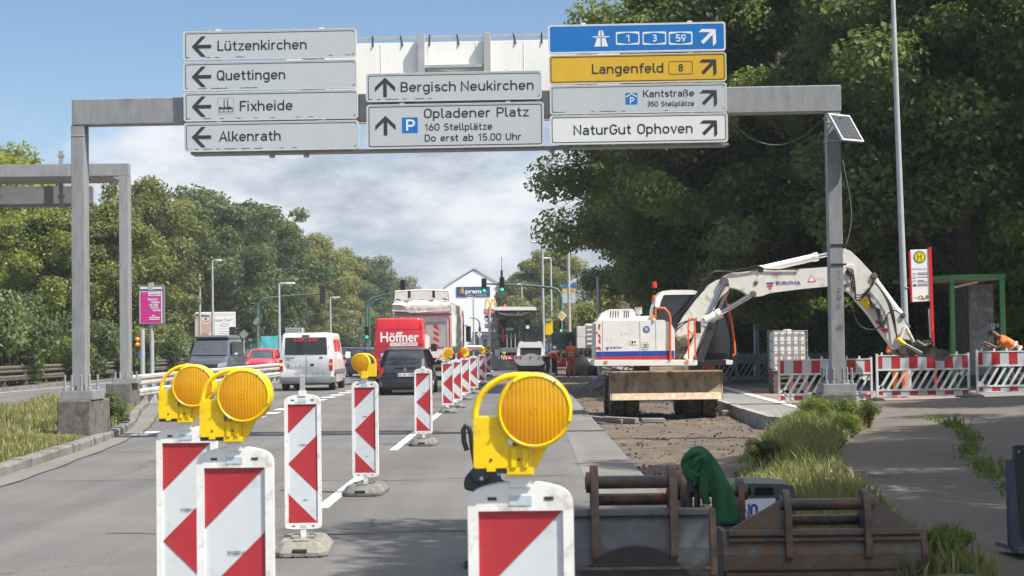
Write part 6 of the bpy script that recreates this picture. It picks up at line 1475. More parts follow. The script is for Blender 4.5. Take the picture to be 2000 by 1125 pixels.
K = Loc(1098, 92); t = thing('parked_truck', 'dark parked truck with a long windscreen behind the road workers', 'truck', K.o)
m = MB(); m.prism(roundpoly(K.pts([(1077, 700), (1077, 652), (1080, 649), (1124, 648), (1127, 652), (1127, 700)]), .08, 3), 0, 4); m.build('body', paint('paint_dark_green', (.03, .045, .05)), t, bevel=.03)
m = MB(); K.box(m, 1079, 1125, 652, 668, -.02, .02); m.build('windscreen', glass_dark, t); m = MB(); K.box(m, 1076, 1128, 684, 690, -.06, .1); m.build('bumper', silver, t)
for px in (1083, 1121):
    m = MB(); a = K(px, 0)[0]; m.cyl((a-.15, .8, .45), (a+.15, .8, .45), .45, n=20); m.build('wheel', tyre_m, t)
    m = MB(); K.box(m, px-3, px+3, 676, 681, -.03, .02); m.build('headlight', headlight_m, t)
K = Loc(1072, 95); t = thing('yellow_cabinet', 'bright yellow box on a post beside the roller', 'cabinet', K.o)
m = MB(); K.box(m, 1065, 1079, 627, 655, 0, .5); m.build('box', lamp_yellow, t, bevel=.03); m = MB(); K.box(m, 1070, 1074, 655, 735, .1, .3); K.box(m, 1066, 1078, 622, 627, -.05, .5); m.build('post', galv_light, t)
# ---- red floor saw
K = Loc(1096, 84.5); t = thing('floor_saw', 'small red walk-behind floor saw beside the bending worker', 'saw', K.o)
m = MB(); K.box(m, 1088, 1106, 707, 717, .0, .5); K.box(m, 1097, 1106, 699, 707, .05, .45); m.build('housing', stripe_red, t, bevel=.04)
for px in (1086, 1107):
    m = MB(); a = K(px, 0)[0]
    m.cyl((a-.05, -.05, .17), (a+.05, -.05, .17), .17, n=18); o = m.build('wheel', tyre_m, t, bevel=.01); m = MB(); m.cyl((a-.055, -.05, .17), (a+.055, -.05, .17), .09, n=12); m.build('rim', silver, o)
m = MB(); m.tube([(a, .1, b) for a, b in K.pts([(1088, 706), (1084, 695), (1080, 690)])], .03, 6); m.tube([(a, .4, b) for a, b in K.pts([(1088, 706), (1084, 695), (1080, 690)])], .03, 6); m.build('handle', stripe_red, t)
m = MB(); K.box(m, 1094, 1098, 690, 705, .1, .3); m.build('engine', galv_light, t, bevel=.02)
# ---- IBC tank
K = Loc(1543.5, 47, .14); t = thing('liquid_tank', 'white cubic liquid tank in a wire cage', 'tank', K.o)
a, z0 = K(1511, 712); b, z1 = K(1576, 646); z0 = .62
m = MB(); m.prism(roundpoly([(a+.03, z0), (b-.03, z0), (b-.03, z1-.02), (a+.03, z1-.02)], .1, 4), .02, .98); m.cyl(((a+b)/2, .5, z1-.03), ((a+b)/2, .5, z1+.05), .11, n=16); m.build('container', M('tank_plastic', (.74, .73, .68), .5, 0, .05, 3, dirt=(.5, .45, .36), damt=.25, dscale=2), t, bevel=.05)
m = MB()
for k in range(6): x = a+(b-a)*k/5; m.cyl((x, -.005, z0), (x, -.005, z1+.0), .013, n=6); m.cyl((x, 1.0, z0), (x, 1.0, z1), .013, n=6)
for k in range(5): z = z0+(z1-z0)*k/4; m.cyl((a-.01, -.02, z), (b+.01, -.02, z), .013, n=6); m.cyl((a-.01, 1.01, z), (b+.01, 1.01, z), .013, n=6); m.cyl((a-.01, -.02, z), (a-.01, 1.01, z), .013, n=6); m.cyl((b+.01, -.02, z), (b+.01, 1.01, z), .013, n=6)
m.build('cage', galv, t); m = MB(); [m.box(a-.02, b+.02, 0, 1.0, .09+.15*j+.002, .148+.15*j) for j in range(4)]; [m.box(a+k*(b-a-.12)/2, a+k*(b-a-.12)/2+.12, 0, 1, .15*j, .09+.15*j) for k in range(3) for j in range(4)]; m.build('pallet', wood_rail, t)

# ================================================================ BUCKETS IN THE FOREGROUND
def bucket(name, label, px_c, Y, W, ears, H, wide, mat, mat2, rz=0.0, deep=.75, cutout=False):
    """seen from its open/back side: shell curved in y-z, two ear plates carrying two pins"""
    x = at(px_c, 1100, Y).x; t = thing(name, label, 'excavator bucket', (x, Y, 0), rz, 'excavator buckets lying in the foreground'); w = W/2
    z1 = H
    prof = [(.02, z1), (.0, z1-.03), (-.03, z1*.72), (-.02, z1*.48), (.08, z1*.22), (.26, .05), (.5, .0), (deep, .03), (deep+.08, .1)]
    sm = []
    for i in range(len(prof)-1):
        for k in range(3): u = k/3; sm.append((prof[i][0]*(1-u)+prof[i+1][0]*u, prof[i][1]*(1-u)+prof[i+1][1]*u))
    sm.append(prof[-1]); off = [(p[0]+.022, p[1]+.012) for p in sm]
    m = MB(); m.prism(sm+off[::-1], -w, w, 'x'); m.build('shell', mat, t, bevel=.004)
    for s in (-1, 1):
        m = MB(); side = [(p[0]-.012, p[1]) for p in sm]+[(deep+.02, .3), (.4, z1+.02), (.03, z1+.03)]
        m.prism(side, s*w-.018, s*w+.018, 'x'); m.build('side_plate', mat2, t, bevel=.004)
    m = MB(); m.box(-w+.02, w-.02, -.02, .06, z1-.0, z1+.035); m.build('top_bar', mat, t, bevel=.006)
    e0, e1 = ears; he = wide
    if cutout:
        for s, ex in ((-1, e0), (1, e1)):                 # gussets from the ears down to the corners
            m = MB(); m.prism([(ex-s*.02, z1+.03), (ex-s*.02, z1+.25), (s*w*.98, z1+.03)] if s > 0 else [(ex+.02, z1+.03), (-w*.98, z1+.03), (ex+.02, z1+.25)], .0, .028); m.build('gusset', mat, t, bevel=.004)
    for ex in (e0, e1):
        m = MB(); P = roundpoly([(-.07, z1*.62), (.16, z1*.62), (.2, z1+.1), (.16, z1+he), (.02, z1+he), (-.05, z1+he-.12)], .05, 3); m.prism(P, ex-.021, ex+.021, 'x'); m.build('ear_plate', mat2, t, bevel=.005)
    m = MB(); m.cyl((e0-.05, .05, z1+he-.09), (e1+.05, .05, z1+he-.09), .036, n=20); m.cyl((e0-.045, .05, z1+he-.09), (e0-.021, .05, z1+he-.09), .058, n=20); m.cyl((e1+.021, .05, z1+he-.09), (e1+.045, .05, z1+he-.09), .058, n=20); m.build('pin', pin_m, t, smooth=True)
    m = MB(); m.cyl((e0, .16, z1+.075), (e1, .16, z1+.075), .034, n=20); m.build('lower_pin', pin_m, t, smooth=True)
    return t
b1 = bucket('excavator_bucket', 'dark grey bucket with tall ears behind the nearest beacon', 1240, 9.6, .86, (-.215, .215), .62, .27, rust, rust_edge)
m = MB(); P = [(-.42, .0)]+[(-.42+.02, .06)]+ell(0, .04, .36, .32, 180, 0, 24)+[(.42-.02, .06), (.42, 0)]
m.flat(ell(0, .08, .36, .38, 0, 180, 24)+[(-.36, 0), (.36, 0)], -.045); m.build('hollow', M('opening_shade', (.035, .031, .029), .85, 0, .35, 5, .4, 40), b1)  # flat dark patch on the shell; the opening's shade is in its colour
m = MB(); m.box(-.41, .41, -.05, -.032, .33, .345); m.build('weld_rib', rust_edge, b1)
b2_ = bucket('excavator_bucket', 'rust brown wide bucket with sloping shoulders at lower right', 1611, 10.6, 1.2, (-.22, .26), .39, .27, rust_more, rust_edge, cutout=True)
m = MB(); m.box(-.58, .58, -.04, -.012, .36, .375); m.box(-.6, .6, -.07, -.03, .14, .17); m.build('weld_rib', rust_edge, b2_)
b3 = bucket('excavator_bucket', 'small dark bucket behind the green sling, only its pin and ear showing', 1395, 11.6, .6, (-.2, .185), .36, .3, rust, pin_m)
# sling of green webbing over a stub
K = Loc(1385, 11.3); t = thing('lifting_sling', 'green webbing lifting sling draped over the bucket pin', 'sling', K.o)
def band(pts, wd, dep, nm):
    P = [Vector((*K(a, b), d_)) for a, b, d_ in pts]; q = []
    for i in range(len(P)-1):
        a, b, c, d_ = P[max(i-1, 0)], P[i], P[i+1], P[min(i+2, len(P)-1)]
        for k in range(6):
            u = k/6; q.append(.5*((2*b)+(c-a)*u+(2*a-5*b+4*c-d_)*u*u+(3*b-a-3*c+d_)*u**3))
    q.append(P[-1]); m = MB(); vs = []
    rows = 9
    for i, v in enumerate(q):
        tq = (q[min(i+1, len(q)-1)]-q[max(i-1, 0)]); n_ = Vector((-tq.y, tq.x, 0)).normalized(); ww = wd[0]+(wd[1]-wd[0])*i/(len(q)-1)
        for j in range(rows):
            u = j/(rows-1)-.5; p = v+n_*u*ww; vs.append((p.x, p.z-.012*math.cos(u*9+i*.35)-.03*math.cos(u*math.pi), p.y))
    m.add(vs, [(i*rows+j, i*rows+j+1, (i+1)*rows+j+1, (i+1)*rows+j) for i in range(len(q)-1) for j in range(rows-1)])
    o = m.build(nm, green_sling, t, smooth=True, recalc=False, ang=80); md = o.modifiers.new('solid', 'SOLIDIFY'); md.thickness = .012; md.offset = 0
band([(1348, 922, .02), (1340, 906, 0), (1352, 890, -.02), (1366, 884, -.03), (1380, 900, -.03), (1392, 930, -.02), (1405, 965, -.03), (1412, 1022, -.04)], (.06, .12), 0, 'webbing_strap')
band([(1356, 946, -.02), (1352, 925, -.03), (1360, 902, -.04), (1372, 892, -.04), (1388, 906, 0), (1406, 940, .03), (1424, 975, .03), (1428, 1020, .03)], (.05, .1), 0, 'webbing_strap')
band([(1339, 906, -.04), (1343, 922, -.05), (1354, 930, -.04), (1366, 926, -.02)], (.05, .07), 0, 'webbing_knot')
band([(1376, 893, -.05), (1372, 930, -.05), (1374, 965, -.04), (1380, 985, -.03)], (.05, .05), 0, 'webbing_strap')
m = MB(); m.tube([(K(1349, 945)[0], .1, K(1349, 1060)[1]), (K(1349, 945)[0], .1, K(1349, 930)[1])], .02, 10); m.tube([(K(1355, 940)[0], .06, K(1355, 962)[1]), (K(1355, 940)[0], .06, K(1355, 925)[1])], .026, 10); m.tube([(K(1362, 1060)[0], .12, 0), (K(1366, 900)[0], .1, K(1366, 900)[1]), (K(1372, 893)[0], .1, K(1372, 893)[1])], .02, 8); m.build('steel_hook', steel_dark, t, smooth=True)
# dark machine hood with white lettered panel
K = Loc(1487, 12.6); t = thing('plate_compactor', 'dark compactor hood with white blue-lettered panel behind the rusty bucket', 'compactor', K.o)
m = MB(); m.prism(roundpoly([(a, b) for a, b in K.pts([(1418, 1075), (1418, 952), (1440, 944), (1530, 945), (1552, 950), (1558, 1075)])], .05, 4), 0, .55); m.build('hood', M('hood_grey', (.075, .078, .085), .5, 0, .15, 6), t, bevel=.02)
m = MB()
for a, b in ((1450, 1468), (1473, 1512)): m.prism(roundpoly(K.pts([(a, 967), (a+2, 952), (b-3, 952), (b, 967)]), .008, 2), -.006, .01)
m.build('window', glass_dark, t)
m = MB(); m.prism(K.pts([(1424, 1040), (1424, 975), (1514, 973), (1514, 1040)]), -.012, .005); est_ = lambda tx, a, b, yb, c: strokes(m, tx, K(a, yb)[0], K(b, yb)[0], K(a, yb)[1], c*12.6/F, -.0135, 1, sw=1.2)
est_('JUNO', 1424, 1478, 1012, 27); m.build('lettered_panel', [text_white, text_blue], t)
m = MB(); m.box(K(1420, 0)[0], K(1556, 0)[0], .05, .5, 0, K(0, 1075)[1]+.02); m.build('base_plate', steel_dark, t, bevel=.02)
# hinged steel attachment standing on the road
K = Loc(950, 12.2); t = thing('grab_attachment', 'dark steel hinged attachment with bent tube, behind the nearest lamp', 'attachment', K.o)
m = MB(); m.tube([(a, .0, b) for a, b in K.pts([(912, 880), (906, 862), (905, 840), (909, 831), (916, 836), (920, 850), (923, 880), (928, 906), (934, 918)])], .018, 10); m.build('bent_tube', M('tube_brownish', (.075, .062, .055), .5, .4, .2, 6), t, smooth=True)
m = MB(); m.prism(roundpoly(K.pts([(906, 946), (908, 932), (924, 914), (934, 906), (950, 912), (968, 924), (996, 950), (1010, 972), (980, 972), (940, 963), (908, 956)]), .02, 3), -.03, .06); m.build('jaw', M('slate_steel', (.06, .064, .072), .5, .3, .2, 5), t, bevel=.012)
m = MB(); a, z = K(938, 925); m.cyl((a, -.055, z), (a, -.03, z), .062, n=24); m.prism(roundpoly(K.pts([(924, 908), (940, 903), (956, 922), (940, 940), (922, 928)]), .03, 3), -.05, -.031); m.build('hinge_plate', M('hinge_steel', (.07, .074, .082), .45, .3, .15, 6), t, bevel=.005)
m = MB()
for px, py in ((935, 911), (941, 933)): a, z = K(px, py); m.cyl((a, -.07, z), (a, -.055, z), .015, n=8)
a, z = K(972, 925); m.tube([(a-.02, 0, z-.04), (a-.01, 0, z+.01), (a+.02, 0, z+.01), (a+.03, 0, z-.05)], .012, 6); m.build('bolts', chrome, t)
a, z = K(975, 965); m = MB(); m.box(a-.1, a+.25, .0, .5, 0, z+.02); m.box(a-.25, a+.4, .05, .45, 0, .06); m.build('stand', steel_dark, t, bevel=.01)
# black plastic panel at the right edge
K = Loc(1990, 11.6, .16); t = thing('plastic_guard', 'black plastic board with a bluish profile, cut off at the right edge', 'guard', K.o, R(4))
m = MB(); m.prism(roundpoly(K.pts([(1981, 1062), (1981, 872), (1986, 869), (2040, 869), (2040, 1062)]), .02, 3), 0, .05); a, z = K(1989, 882); m.cyl((a, -.008, z), (a, 0, z), .006, n=8, mi=1); m.build('board', [black_pl, chrome_trim], t, bevel=.006)
m = MB(); m.prism(roundpoly(K.pts([(1964, 896), (1974, 893), (1985, 1040), (1995, 1068), (1985, 1073), (1969, 1066)]), .01, 2), -.06, .02); m.build('profile', M('bluish_plastic', (.05, .065, .09), .6, 0, .2, 6), t, bevel=.006)
m = MB(); m.box(K(1966, 0)[0], K(2045, 0)[0], -.15, .3, 0, .03); m.build('foot', rubber, t)

# ================================================================ PEOPLE
def skin_body(root, name, bones, mat, levels=1):
    """bones: dict name -> (pos, radius, parent)"""
    me = bpy.data.meshes.new(name); keys = list(bones); ix = {k: i for i, k in enumerate(keys)}
    me.from_pydata([bones[k][0] for k in keys], [(ix[k], ix[bones[k][2]]) for k in keys if bones[k][2]], []); me.materials.append(mat)
    o = bpy.data.objects.new(name, me); COL.objects.link(o); o.parent = root
    md = o.modifiers.new('skin', 'SKIN'); md.use_smooth_shade = True
    for i, k in enumerate(keys):
        r = bones[k][1]; r = (r, r) if not isinstance(r, tuple) else r
        me.skin_vertices[0].data[i].radius = r; me.skin_vertices[0].data[i].use_root = not bones[k][2]
    s = o.modifiers.new('sub', 'SUBSURF'); s.levels = levels; s.render_levels = levels
    return o
def hand(b, key, wrist, d, side, up):
    """palm and five fingers from the wrist along d"""
    d, side, up = Vector(d).normalized(), Vector(side).normalized(), Vector(up).normalized(); w = Vector(wrist)
    b[key+'_palm'] = (w+d*.06, (.034, .018), key)
    for i, (off, ln) in enumerate(((-.03, .075), (-.01, .085), (.011, .08), (.03, .062))):
        p = w+d*.095+side*off; b[f'{key}_f{i}a'] = (p, .0095, key+'_palm'); b[f'{key}_f{i}b'] = (p+d*ln*.55-up*.012, .0085, f'{key}_f{i}a'); b[f'{key}_f{i}c'] = (p+d*ln*.85-up*.035, .007, f'{key}_f{i}b')
    p = w+d*.035-side*.035; b[key+'_ta'] = (p, .011, key+'_palm'); b[key+'_tb'] = (p+d*.035-side*.022-up*.01, .0095, key+'_ta')
def person(label, loc, rz, J, skin, top, legs, hat, tape=True, sleeves=True, hatm=None):
    t = thing('person', label, 'person', loc, rz, 'road workers'); V = Vector; J = {k: V(v) for k, v in J.items()}
    b = {'pelvis': (J['pelvis'], .125, None), 'spine': ((J['pelvis']+J['chest'])/2, .12, 'pelvis'), 'chest': (J['chest'], .135, 'spine'), 'neck': (J['neck'], .052, 'chest')}
    hd = (J['head']-J['neck']).normalized(); fw = J['face'].normalized()
    b['jaw'] = (J['head']-hd*.075+fw*.02, (.06, .065), 'neck'); b['skull'] = (J['head']+hd*.02, (.078, .09), 'jaw'); b['crown'] = (J['head']+hd*.085, .06, 'skull'); b['nose'] = (J['head']-hd*.02+fw*.108, .014, 'skull')
    for s in 'lr':
        b['sh'+s] = (J['sh'+s], .066, 'chest'); b['el'+s] = (J['el'+s], .045, 'sh'+s); b['wr'+s] = (J['wr'+s], .029, 'el'+s)
        d = (J['wr'+s]-J['el'+s]).normalized(); sd = d.cross(V((0, 0, 1))); sd = sd if sd.length > .1 else V((1, 0, 0)); hand(b, 'wr'+s, J['wr'+s], d, sd, sd.cross(d))
        b['hip'+s] = (J['hip'+s], .1, 'pelvis'); b['kn'+s] = (J['kn'+s], .063, 'hip'+s); b['an'+s] = (J['an'+s], .043, 'kn'+s)
        f = J['an'+s]+V((0, 0, -.055)); b['heel'+s] = (f, .045, 'an'+s); b['toe'+s] = (f+V((fw.x, fw.y, 0)).normalized()*.17, .036, 'heel'+s)
    skin_body(t, 'body', b, skin)
    g = 1.13
    c = {'pelvis': (J['pelvis'], .14, None), 'spine': ((J['pelvis']+J['chest'])/2, .14, 'pelvis'), 'chest': (J['chest'], .175, 'spine'), 'neckbase': (J['chest']+(J['neck']-J['chest'])*.7, .08, 'chest')}
    for s in 'lr':
        c['sh'+s] = (J['sh'+s], .085, 'chest'); c['mid'+s] = (J['sh'+s]*.4+J['el'+s]*.6, .066, 'sh'+s)
        if sleeves: c['el'+s] = (J['el'+s], .058, 'mid'+s); c['fore'+s] = (J['el'+s]*.4+J['wr'+s]*.6, .047, 'el'+s)
    skin_body(t, 'hivis_jacket', c, top)
    c = {'pelvis': (J['pelvis'], .135, None)}
    for s in 'lr': c['hip'+s] = (J['hip'+s], .115, 'pelvis'); c['kn'+s] = (J['kn'+s], .079, 'hip'+s); c['an'+s] = (J['an'+s]+V((0, 0, .03)), .062, 'kn'+s)
    skin_body(t, 'trousers', c, legs)
    for s in 'lr':
        f = J['an'+s]+V((0, 0, -.05)); dr = V((fw.x, fw.y, 0)).normalized(); c = {'a': (J['an'+s]+V((0, 0, .02)), .055, None), 'h': (f, .058, 'a'), 't': (f+dr*.12, .05, 'h'), 'e': (f+dr*.19, .042, 't')}; skin_body(t, 'boot', c, cloth_dark)
    c_ = J['head']+hd*.055; m = MB(); ax = hd.cross(fw).normalized(); fr = ax.cross(hd) if False else (fw-hd*fw.dot(hd)).normalized()
    Mx = Matrix((ax, fr, hd)).transposed()
    rings = []
    for k in range(6):
        u = k/5*math.pi*.5; rr_ = math.cos(u); rings.append([tuple(c_+Mx @ V((.094*max(.03, rr_)*math.cos(a), .108*max(.03, rr_)*math.sin(a), .075*math.sin(u)))) for a in [2*math.pi*i/16 for i in range(16)]])
    m.loft(rings)
    if hat == 'cap':
        br = [V((.075*math.cos(a), .095+.075*math.sin(a), .0)) for a in [math.pi*i/8 for i in range(9)]]; br = [V((.08, .05, .005))]+br+[V((-.08, .05, .005))]
        n = len(br); vs = [tuple(c_+Mx @ p) for p in br]+[tuple(c_+Mx @ (p+V((0, 0, .012)))) for p in br]; m.add(vs, [tuple(range(n)), tuple(range(n, 2*n))]+[(i, (i+1) % n, n+(i+1) % n, n+i) for i in range(n)])
    m.build('cap' if hat == 'cap' else 'hair', hatm or hair_m, t, smooth=True)
    m = MB()                                                # eyes, mouth, ears
    for s in (-1, 1):
        m.ball(tuple(J['head']+fr*.088+ax*s*.033+hd*.012), .011, 8, 6); m.ball(tuple(J['head']+ax*s*.086-hd*.01), (.014, .02, .03), 8, 6, mi=1)
    m.ball(tuple(J['head']+fr*.092-hd*.06), (.022, .008, .007), 8, 6); m.build('face', [hair_m, skin], t, smooth=True)
    if tape:
        m = MB(); ch, pv = J['chest'], J['pelvis']; axis = (ch-pv).normalized()
        for k in (.25, .62):
            p = pv+(ch-pv)*k; u = axis.orthogonal().normalized(); w = axis.cross(u); R_ = .152+.012*k
            vs = [tuple(p+(u*math.cos(a)+w*math.sin(a))*R_+axis*h) for h in (-.025, .025) for a in [2*math.pi*i/20 for i in range(20)]]; m.add(vs, [(i, (i+1) % 20, 20+(i+1) % 20, 20+i) for i in range(20)])
        m.build('reflective_band', reflect, t, smooth=True)
    return t
J_stand = dict(pelvis=(0, 0, .95), chest=(0, .02, 1.3), neck=(0, .04, 1.48), head=(0, .07, 1.62), face=(0.1, 1, -.25), shl=(-.19, .02, 1.41), shr=(.19, .02, 1.41), ell=(-.25, .0, 1.12), elr=(.25, .02, 1.12), wrl=(-.23, .12, .88), wrr=(.22, .2, .92), hipl=(-.1, 0, .9), hipr=(.1, 0, .9), knl=(-.11, .04, .5), knr=(.12, .02, .5), anl=(-.12, 0, .1), anr=(.13, -.03, .1))
J_bend = dict(pelvis=(0, 0, .88), chest=(0, .33, 1.08), neck=(0, .5, 1.16), head=(0, .64, 1.16), face=(0, .7, -.8), shl=(-.19, .42, 1.1), shr=(.19, .42, 1.1), ell=(-.22, .55, .86), elr=(.22, .55, .86), wrl=(-.15, .72, .66), wrr=(.15, .72, .66), hipl=(-.1, 0, .83), hipr=(.1, 0, .83), knl=(-.13, .12, .47), knr=(.13, .1, .47), anl=(-.14, 0, .1), anr=(.14, 0, .1))
p = at(1077, 735, 85); person('worker in orange and yellow jacket bending over the red saw', (p.x-.25, 85, .0), R(-75), J_bend, skin_m, hivis, cloth_dark, 'hair')
p = at(1116, 735, 84); person('worker in long orange vest and blue cap standing with back turned', (p.x, 84, -.05), R(10), J_stand, skin_m, hivis, M('orange_trousers', (.6, .13, .04), .8, 0, .15, 6), 'cap', hatm=cloth_blue)
p = at(1066, 660, 99); person('worker in blue clothing standing at the side of the roller', (p.x+.15, 99.5, .0), R(60), J_stand, skin_m, cloth_blue, cloth_dark, 'hair', tape=False)
p = at(1757, 690, 42.5); person('bald worker in orange trousers half hidden behind the excavator arm', (p.x, 42.5, .1), R(150), {**J_stand, 'wrr': (.1, .3, 1.15), 'elr': (.26, .12, 1.16)}, M('skin_tanned', (.42, .2, .13), .5), hivis, hivis, 'hair', hatm=M('shaved_hair', (.3, .17, .12), .7))
J_reach = dict(pelvis=(0, 0, .62), chest=(0, .28, .88), neck=(0, .44, 1.0), head=(0, .56, 1.09), face=(0, 1, -.2), shl=(-.2, .37, .97), shr=(.2, .37, .97), ell=(-.24, .52, .74), elr=(.24, .5, .72), wrl=(-.2, .74, .86), wrr=(.16, .7, .8), hipl=(-.11, 0, .58), hipr=(.11, 0, .58), knl=(-.16, .36, .42), knr=(.16, .32, .38), anl=(-.16, .2, .1), anr=(.16, -.05, .1))
p = at(1985, 690, 44.5); person('dark-skinned worker in orange shirt crouching and reaching left at the shelter', (p.x+.1, 44.5, p.z-.72), R(84), J_reach, skin_d, hivis, cloth_dark, 'cap', sleeves=False, hatm=cloth_dark).scale = (1.14, 1.14, 1.14)
# ================================================================ STREET FURNITURE
def pole(name, label, px, py_top, py_base, Y, r0, r1, mat=pole_grey, cat='street lamp', head=0, group='tall grey poles', lean=0.0, base_z=None):
    b = at(px, py_base, Y); zt = at(px, py_top, Y).z; z0 = base_z if base_z is not None else min(b.z, .2)
    t = thing(name, label, cat, (b.x, Y, z0), 0, group); h = zt-z0
    m = MB(); m.tube([(0, 0, 0), (0, 0, .9), (0, 0, .92), (lean*.5, 0, h*.5), (lean, 0, h)], [r0*1.25, r0*1.25, r0, (r0+r1)/2, r1], 14); m.build('shaft', mat, t, smooth=True)
    if head:
        s = 1 if head > 0 else -1; L_ = abs(head)
        m = MB(); m.tube([(lean, 0, h-.02), (lean+s*.1, 0, h+.03), (lean+s*L_*.5, 0, h+.06)], r1*.9, 8); m.build('arm', mat, t)
        m = MB(); m.loft([[(lean+s*x, y*wd, h+.03+z*.07) for y, z in ((-1, 0), (-.8, 1), (.8, 1), (1, 0), (.7, -.6), (-.7, -.6))] for x, wd in ((L_*.35, .08), (L_*.5, .15), (L_*.9, .16), (L_, .08))]); o = m.build('lamp_head', sign_rim, t, bevel=.01)
        m = MB(); m.box(lean+s*L_*.7-L_*.18, lean+s*L_*.7+L_*.18, -.1, .1, h-.03, h-.012); m.build('diffuser', text_white, o)
    return t
t = pole('lamp_post', 'tall tapered grey post rising out of frame behind the barriers', 1772, -160, 776, 42.6, .085, .05, pole_grey, lean=-.18, base_z=.2)
m = MB(); cz = at(1769, 637, 42.6).z-.2; m.cyl((0, -.092, cz), (0, -.086, cz), .05, n=18, mi=0); m.ring2(ell(0, cz, .05, .05), ell(0, cz, .04, .04), -.094, 1); m.build('sticker', [text_white, galv], t)
m = MB(); m.tube([(0, 0, at(1769, 562, 42.6).z-.2-.01), (0, 0, at(1769, 562, 42.6).z-.2+.01)], .088, 14); m.build('joint', galv, t)
pole('lamp_post', 'grey post in front of the trees beside the liquid tank', 1477.5, 300, 690, 66, .1, .07)
pole('lamp_post', 'grey post rising above the white tracked machine', 1170, 540, 660, 78, .09, .08)
pole('street_lamp', 'street lamp with left-pointing head nearest the far white house', 1062, 474, 710, 120, .12, .08, head=-.75)
pole('street_lamp', 'shorter street lamp with left-pointing head right of another lamp', 1078, 505, 690, 150, .12, .08, head=-.75)
pole('lamp_post', 'slim bare post at the left edge of the right-hand trees', 1113, 440, 700, 105, .11, .08)
pole('street_lamp', 'street lamp standing before the white gabled house', 926, 582, 700, 190, .1, .08, head=-.8)
pole('street_lamp', 'low street lamp behind the green signal arm at right', 1020.5, 556, 690, 170, .1, .08, head=-.5)
pole('street_lamp', 'street lamp among the left trees above the white van', 546, 555, 690, 108, .1, .07, head=1.0)
pole('street_lamp', 'distant street lamp among the trees left of the red van', 646, 582, 690, 160, .1, .08, head=.9)
pole('flag_pole', 'left one of two slim poles standing before the face billboard', 391, 534, 700, 118, .09, .07, galv_light, 'pole')
pole('flag_pole', 'right and taller of two slim poles before the face billboard', 416, 510, 700, 112, .1, .06, galv_light, 'pole', head=.6)

def signal(root, x, z, s=1.0, lit=True, back=False, dy=0.0):
    m = MB(); m.prism(roundpoly([(x-.17*s, z-.5*s), (x+.17*s, z-.5*s), (x+.17*s, z+.5*s), (x-.17*s, z+.5*s)], .05, 3), dy-.12, dy+.12); o = m.build('signal_head', black_pl, root)
    if not back:
        for k, mt in ((.33, sign_black), (0, sign_black), (-.33, go if lit else sign_black)):
            m = MB(); m.cyl((x, dy-.135, z+k*s), (x, dy-.121, z+k*s), .11*s, n=16); m.build('signal_lens', mt, o)
        m = MB()
        for k in (.33, 0, -.33):
            a = [(x+.125*s*math.cos(R(d_)), z+k*s+.125*s*math.sin(R(d_))) for d_ in range(-10, 191, 20)]; n = len(a)
            m.add([(p[0], dy-.121, p[1]) for p in a]+[(p[0], dy-.3, p[1]) for p in a], [(i, i+1, n+i+1, n+i) for i in range(n-1)])
        m.build('visors', black_pl, o)
    return o
go = M('green_light', (.02, .85, .4), .3, 0, .05, 3, emit=1.4)
def mast(label, Y, pts, base_py, heads, r=.09, lit=True, back=False, s=1.0):
    b = at(*pts[0], Y); t = thing('traffic_light', label, 'traffic light', (b.x, Y, 0), 0, 'traffic lights on green bent masts')
    q = lambda px, py: (at(px, py, Y).x-b.x, 0, at(px, py, Y).z)
    P = [(0, 0, 0)]+[q(*p) for p in pts]; m = MB(); n = len(P); m.tube(P, [r*(1-.55*i/(n-1)) for i in range(n)], 10); m.build('mast_arm', mast_green, t, smooth=True)
    for px, py in heads: c = q(px, py); signal(t, c[0], c[2], s, lit, back)
    return t
mast('traffic light on a bent green mast at left, seen from the back', 110, [(503, 660), (503, 606), (505, 592), (511, 586), (522, 582), (560, 578), (634, 573)], 700, [(630, 577)], .11, back=True, s=1.05)
mast('green signal head at the tip of a bent mast above the red van', 100, [(716, 640), (716, 600), (719, 590), (727, 583), (745, 577), (781, 569)], 720, [(787, 561)], .1, s=.83)
t = mast('second bent green mast just behind the one above the red van', 108, [(721, 640), (721, 602), (724, 594), (732, 588), (748, 582), (757, 579)], 720, [(757, 573)], .08, back=True, s=.5)
t = mast('two green signal heads hung from a long arm before the white house', 118, [(1096, 640), (1096, 582), (1094, 572), (1088, 565), (1078, 562), (1040, 558), (990, 556), (944, 554)], 720, [(945.5, 558), (980.5, 556)], .13, s=1.0)
q = at(1096, 640, 118); m = MB(); z_ = at(980, 545, 118).z; x_ = at(980, 545, 118).x-q.x; m.box(x_-.08, x_+.08, -.05, .05, z_, z_+.6); m.tube([(x_, 0, z_+.5), (x_, 0, z_+1.5)], .02, 6); m.build('aerial_box', black_pl, t)
signal(t, 0, at(1096, 638, 118).z, .8, True, dy=-.15)
t = mast('distant bent green mast left of the white house front', 175, [(937, 690), (937, 633), (935, 626), (929, 622), (918, 621)], 700, [(937, 646)], .1, back=True, s=.7)
t = mast('thin far signal arm among the dark trees left of the red van', 150, [(706, 690), (706, 650), (706, 632), (700, 627), (656, 631)], 700, [(704, 627)], .07, back=True, s=.6)
t = mast('low green traffic light behind the billboard corner, right of the camper', 92, [(459, 690), (459, 660), (459, 645)], 700, [(454, 655)], .08, back=True, s=.9)
t = mast('low traffic light with green lamp left of the red van', 96, [(717, 700), (717, 670), (717, 645)], 700, [(717, 650)], .07, s=.7)
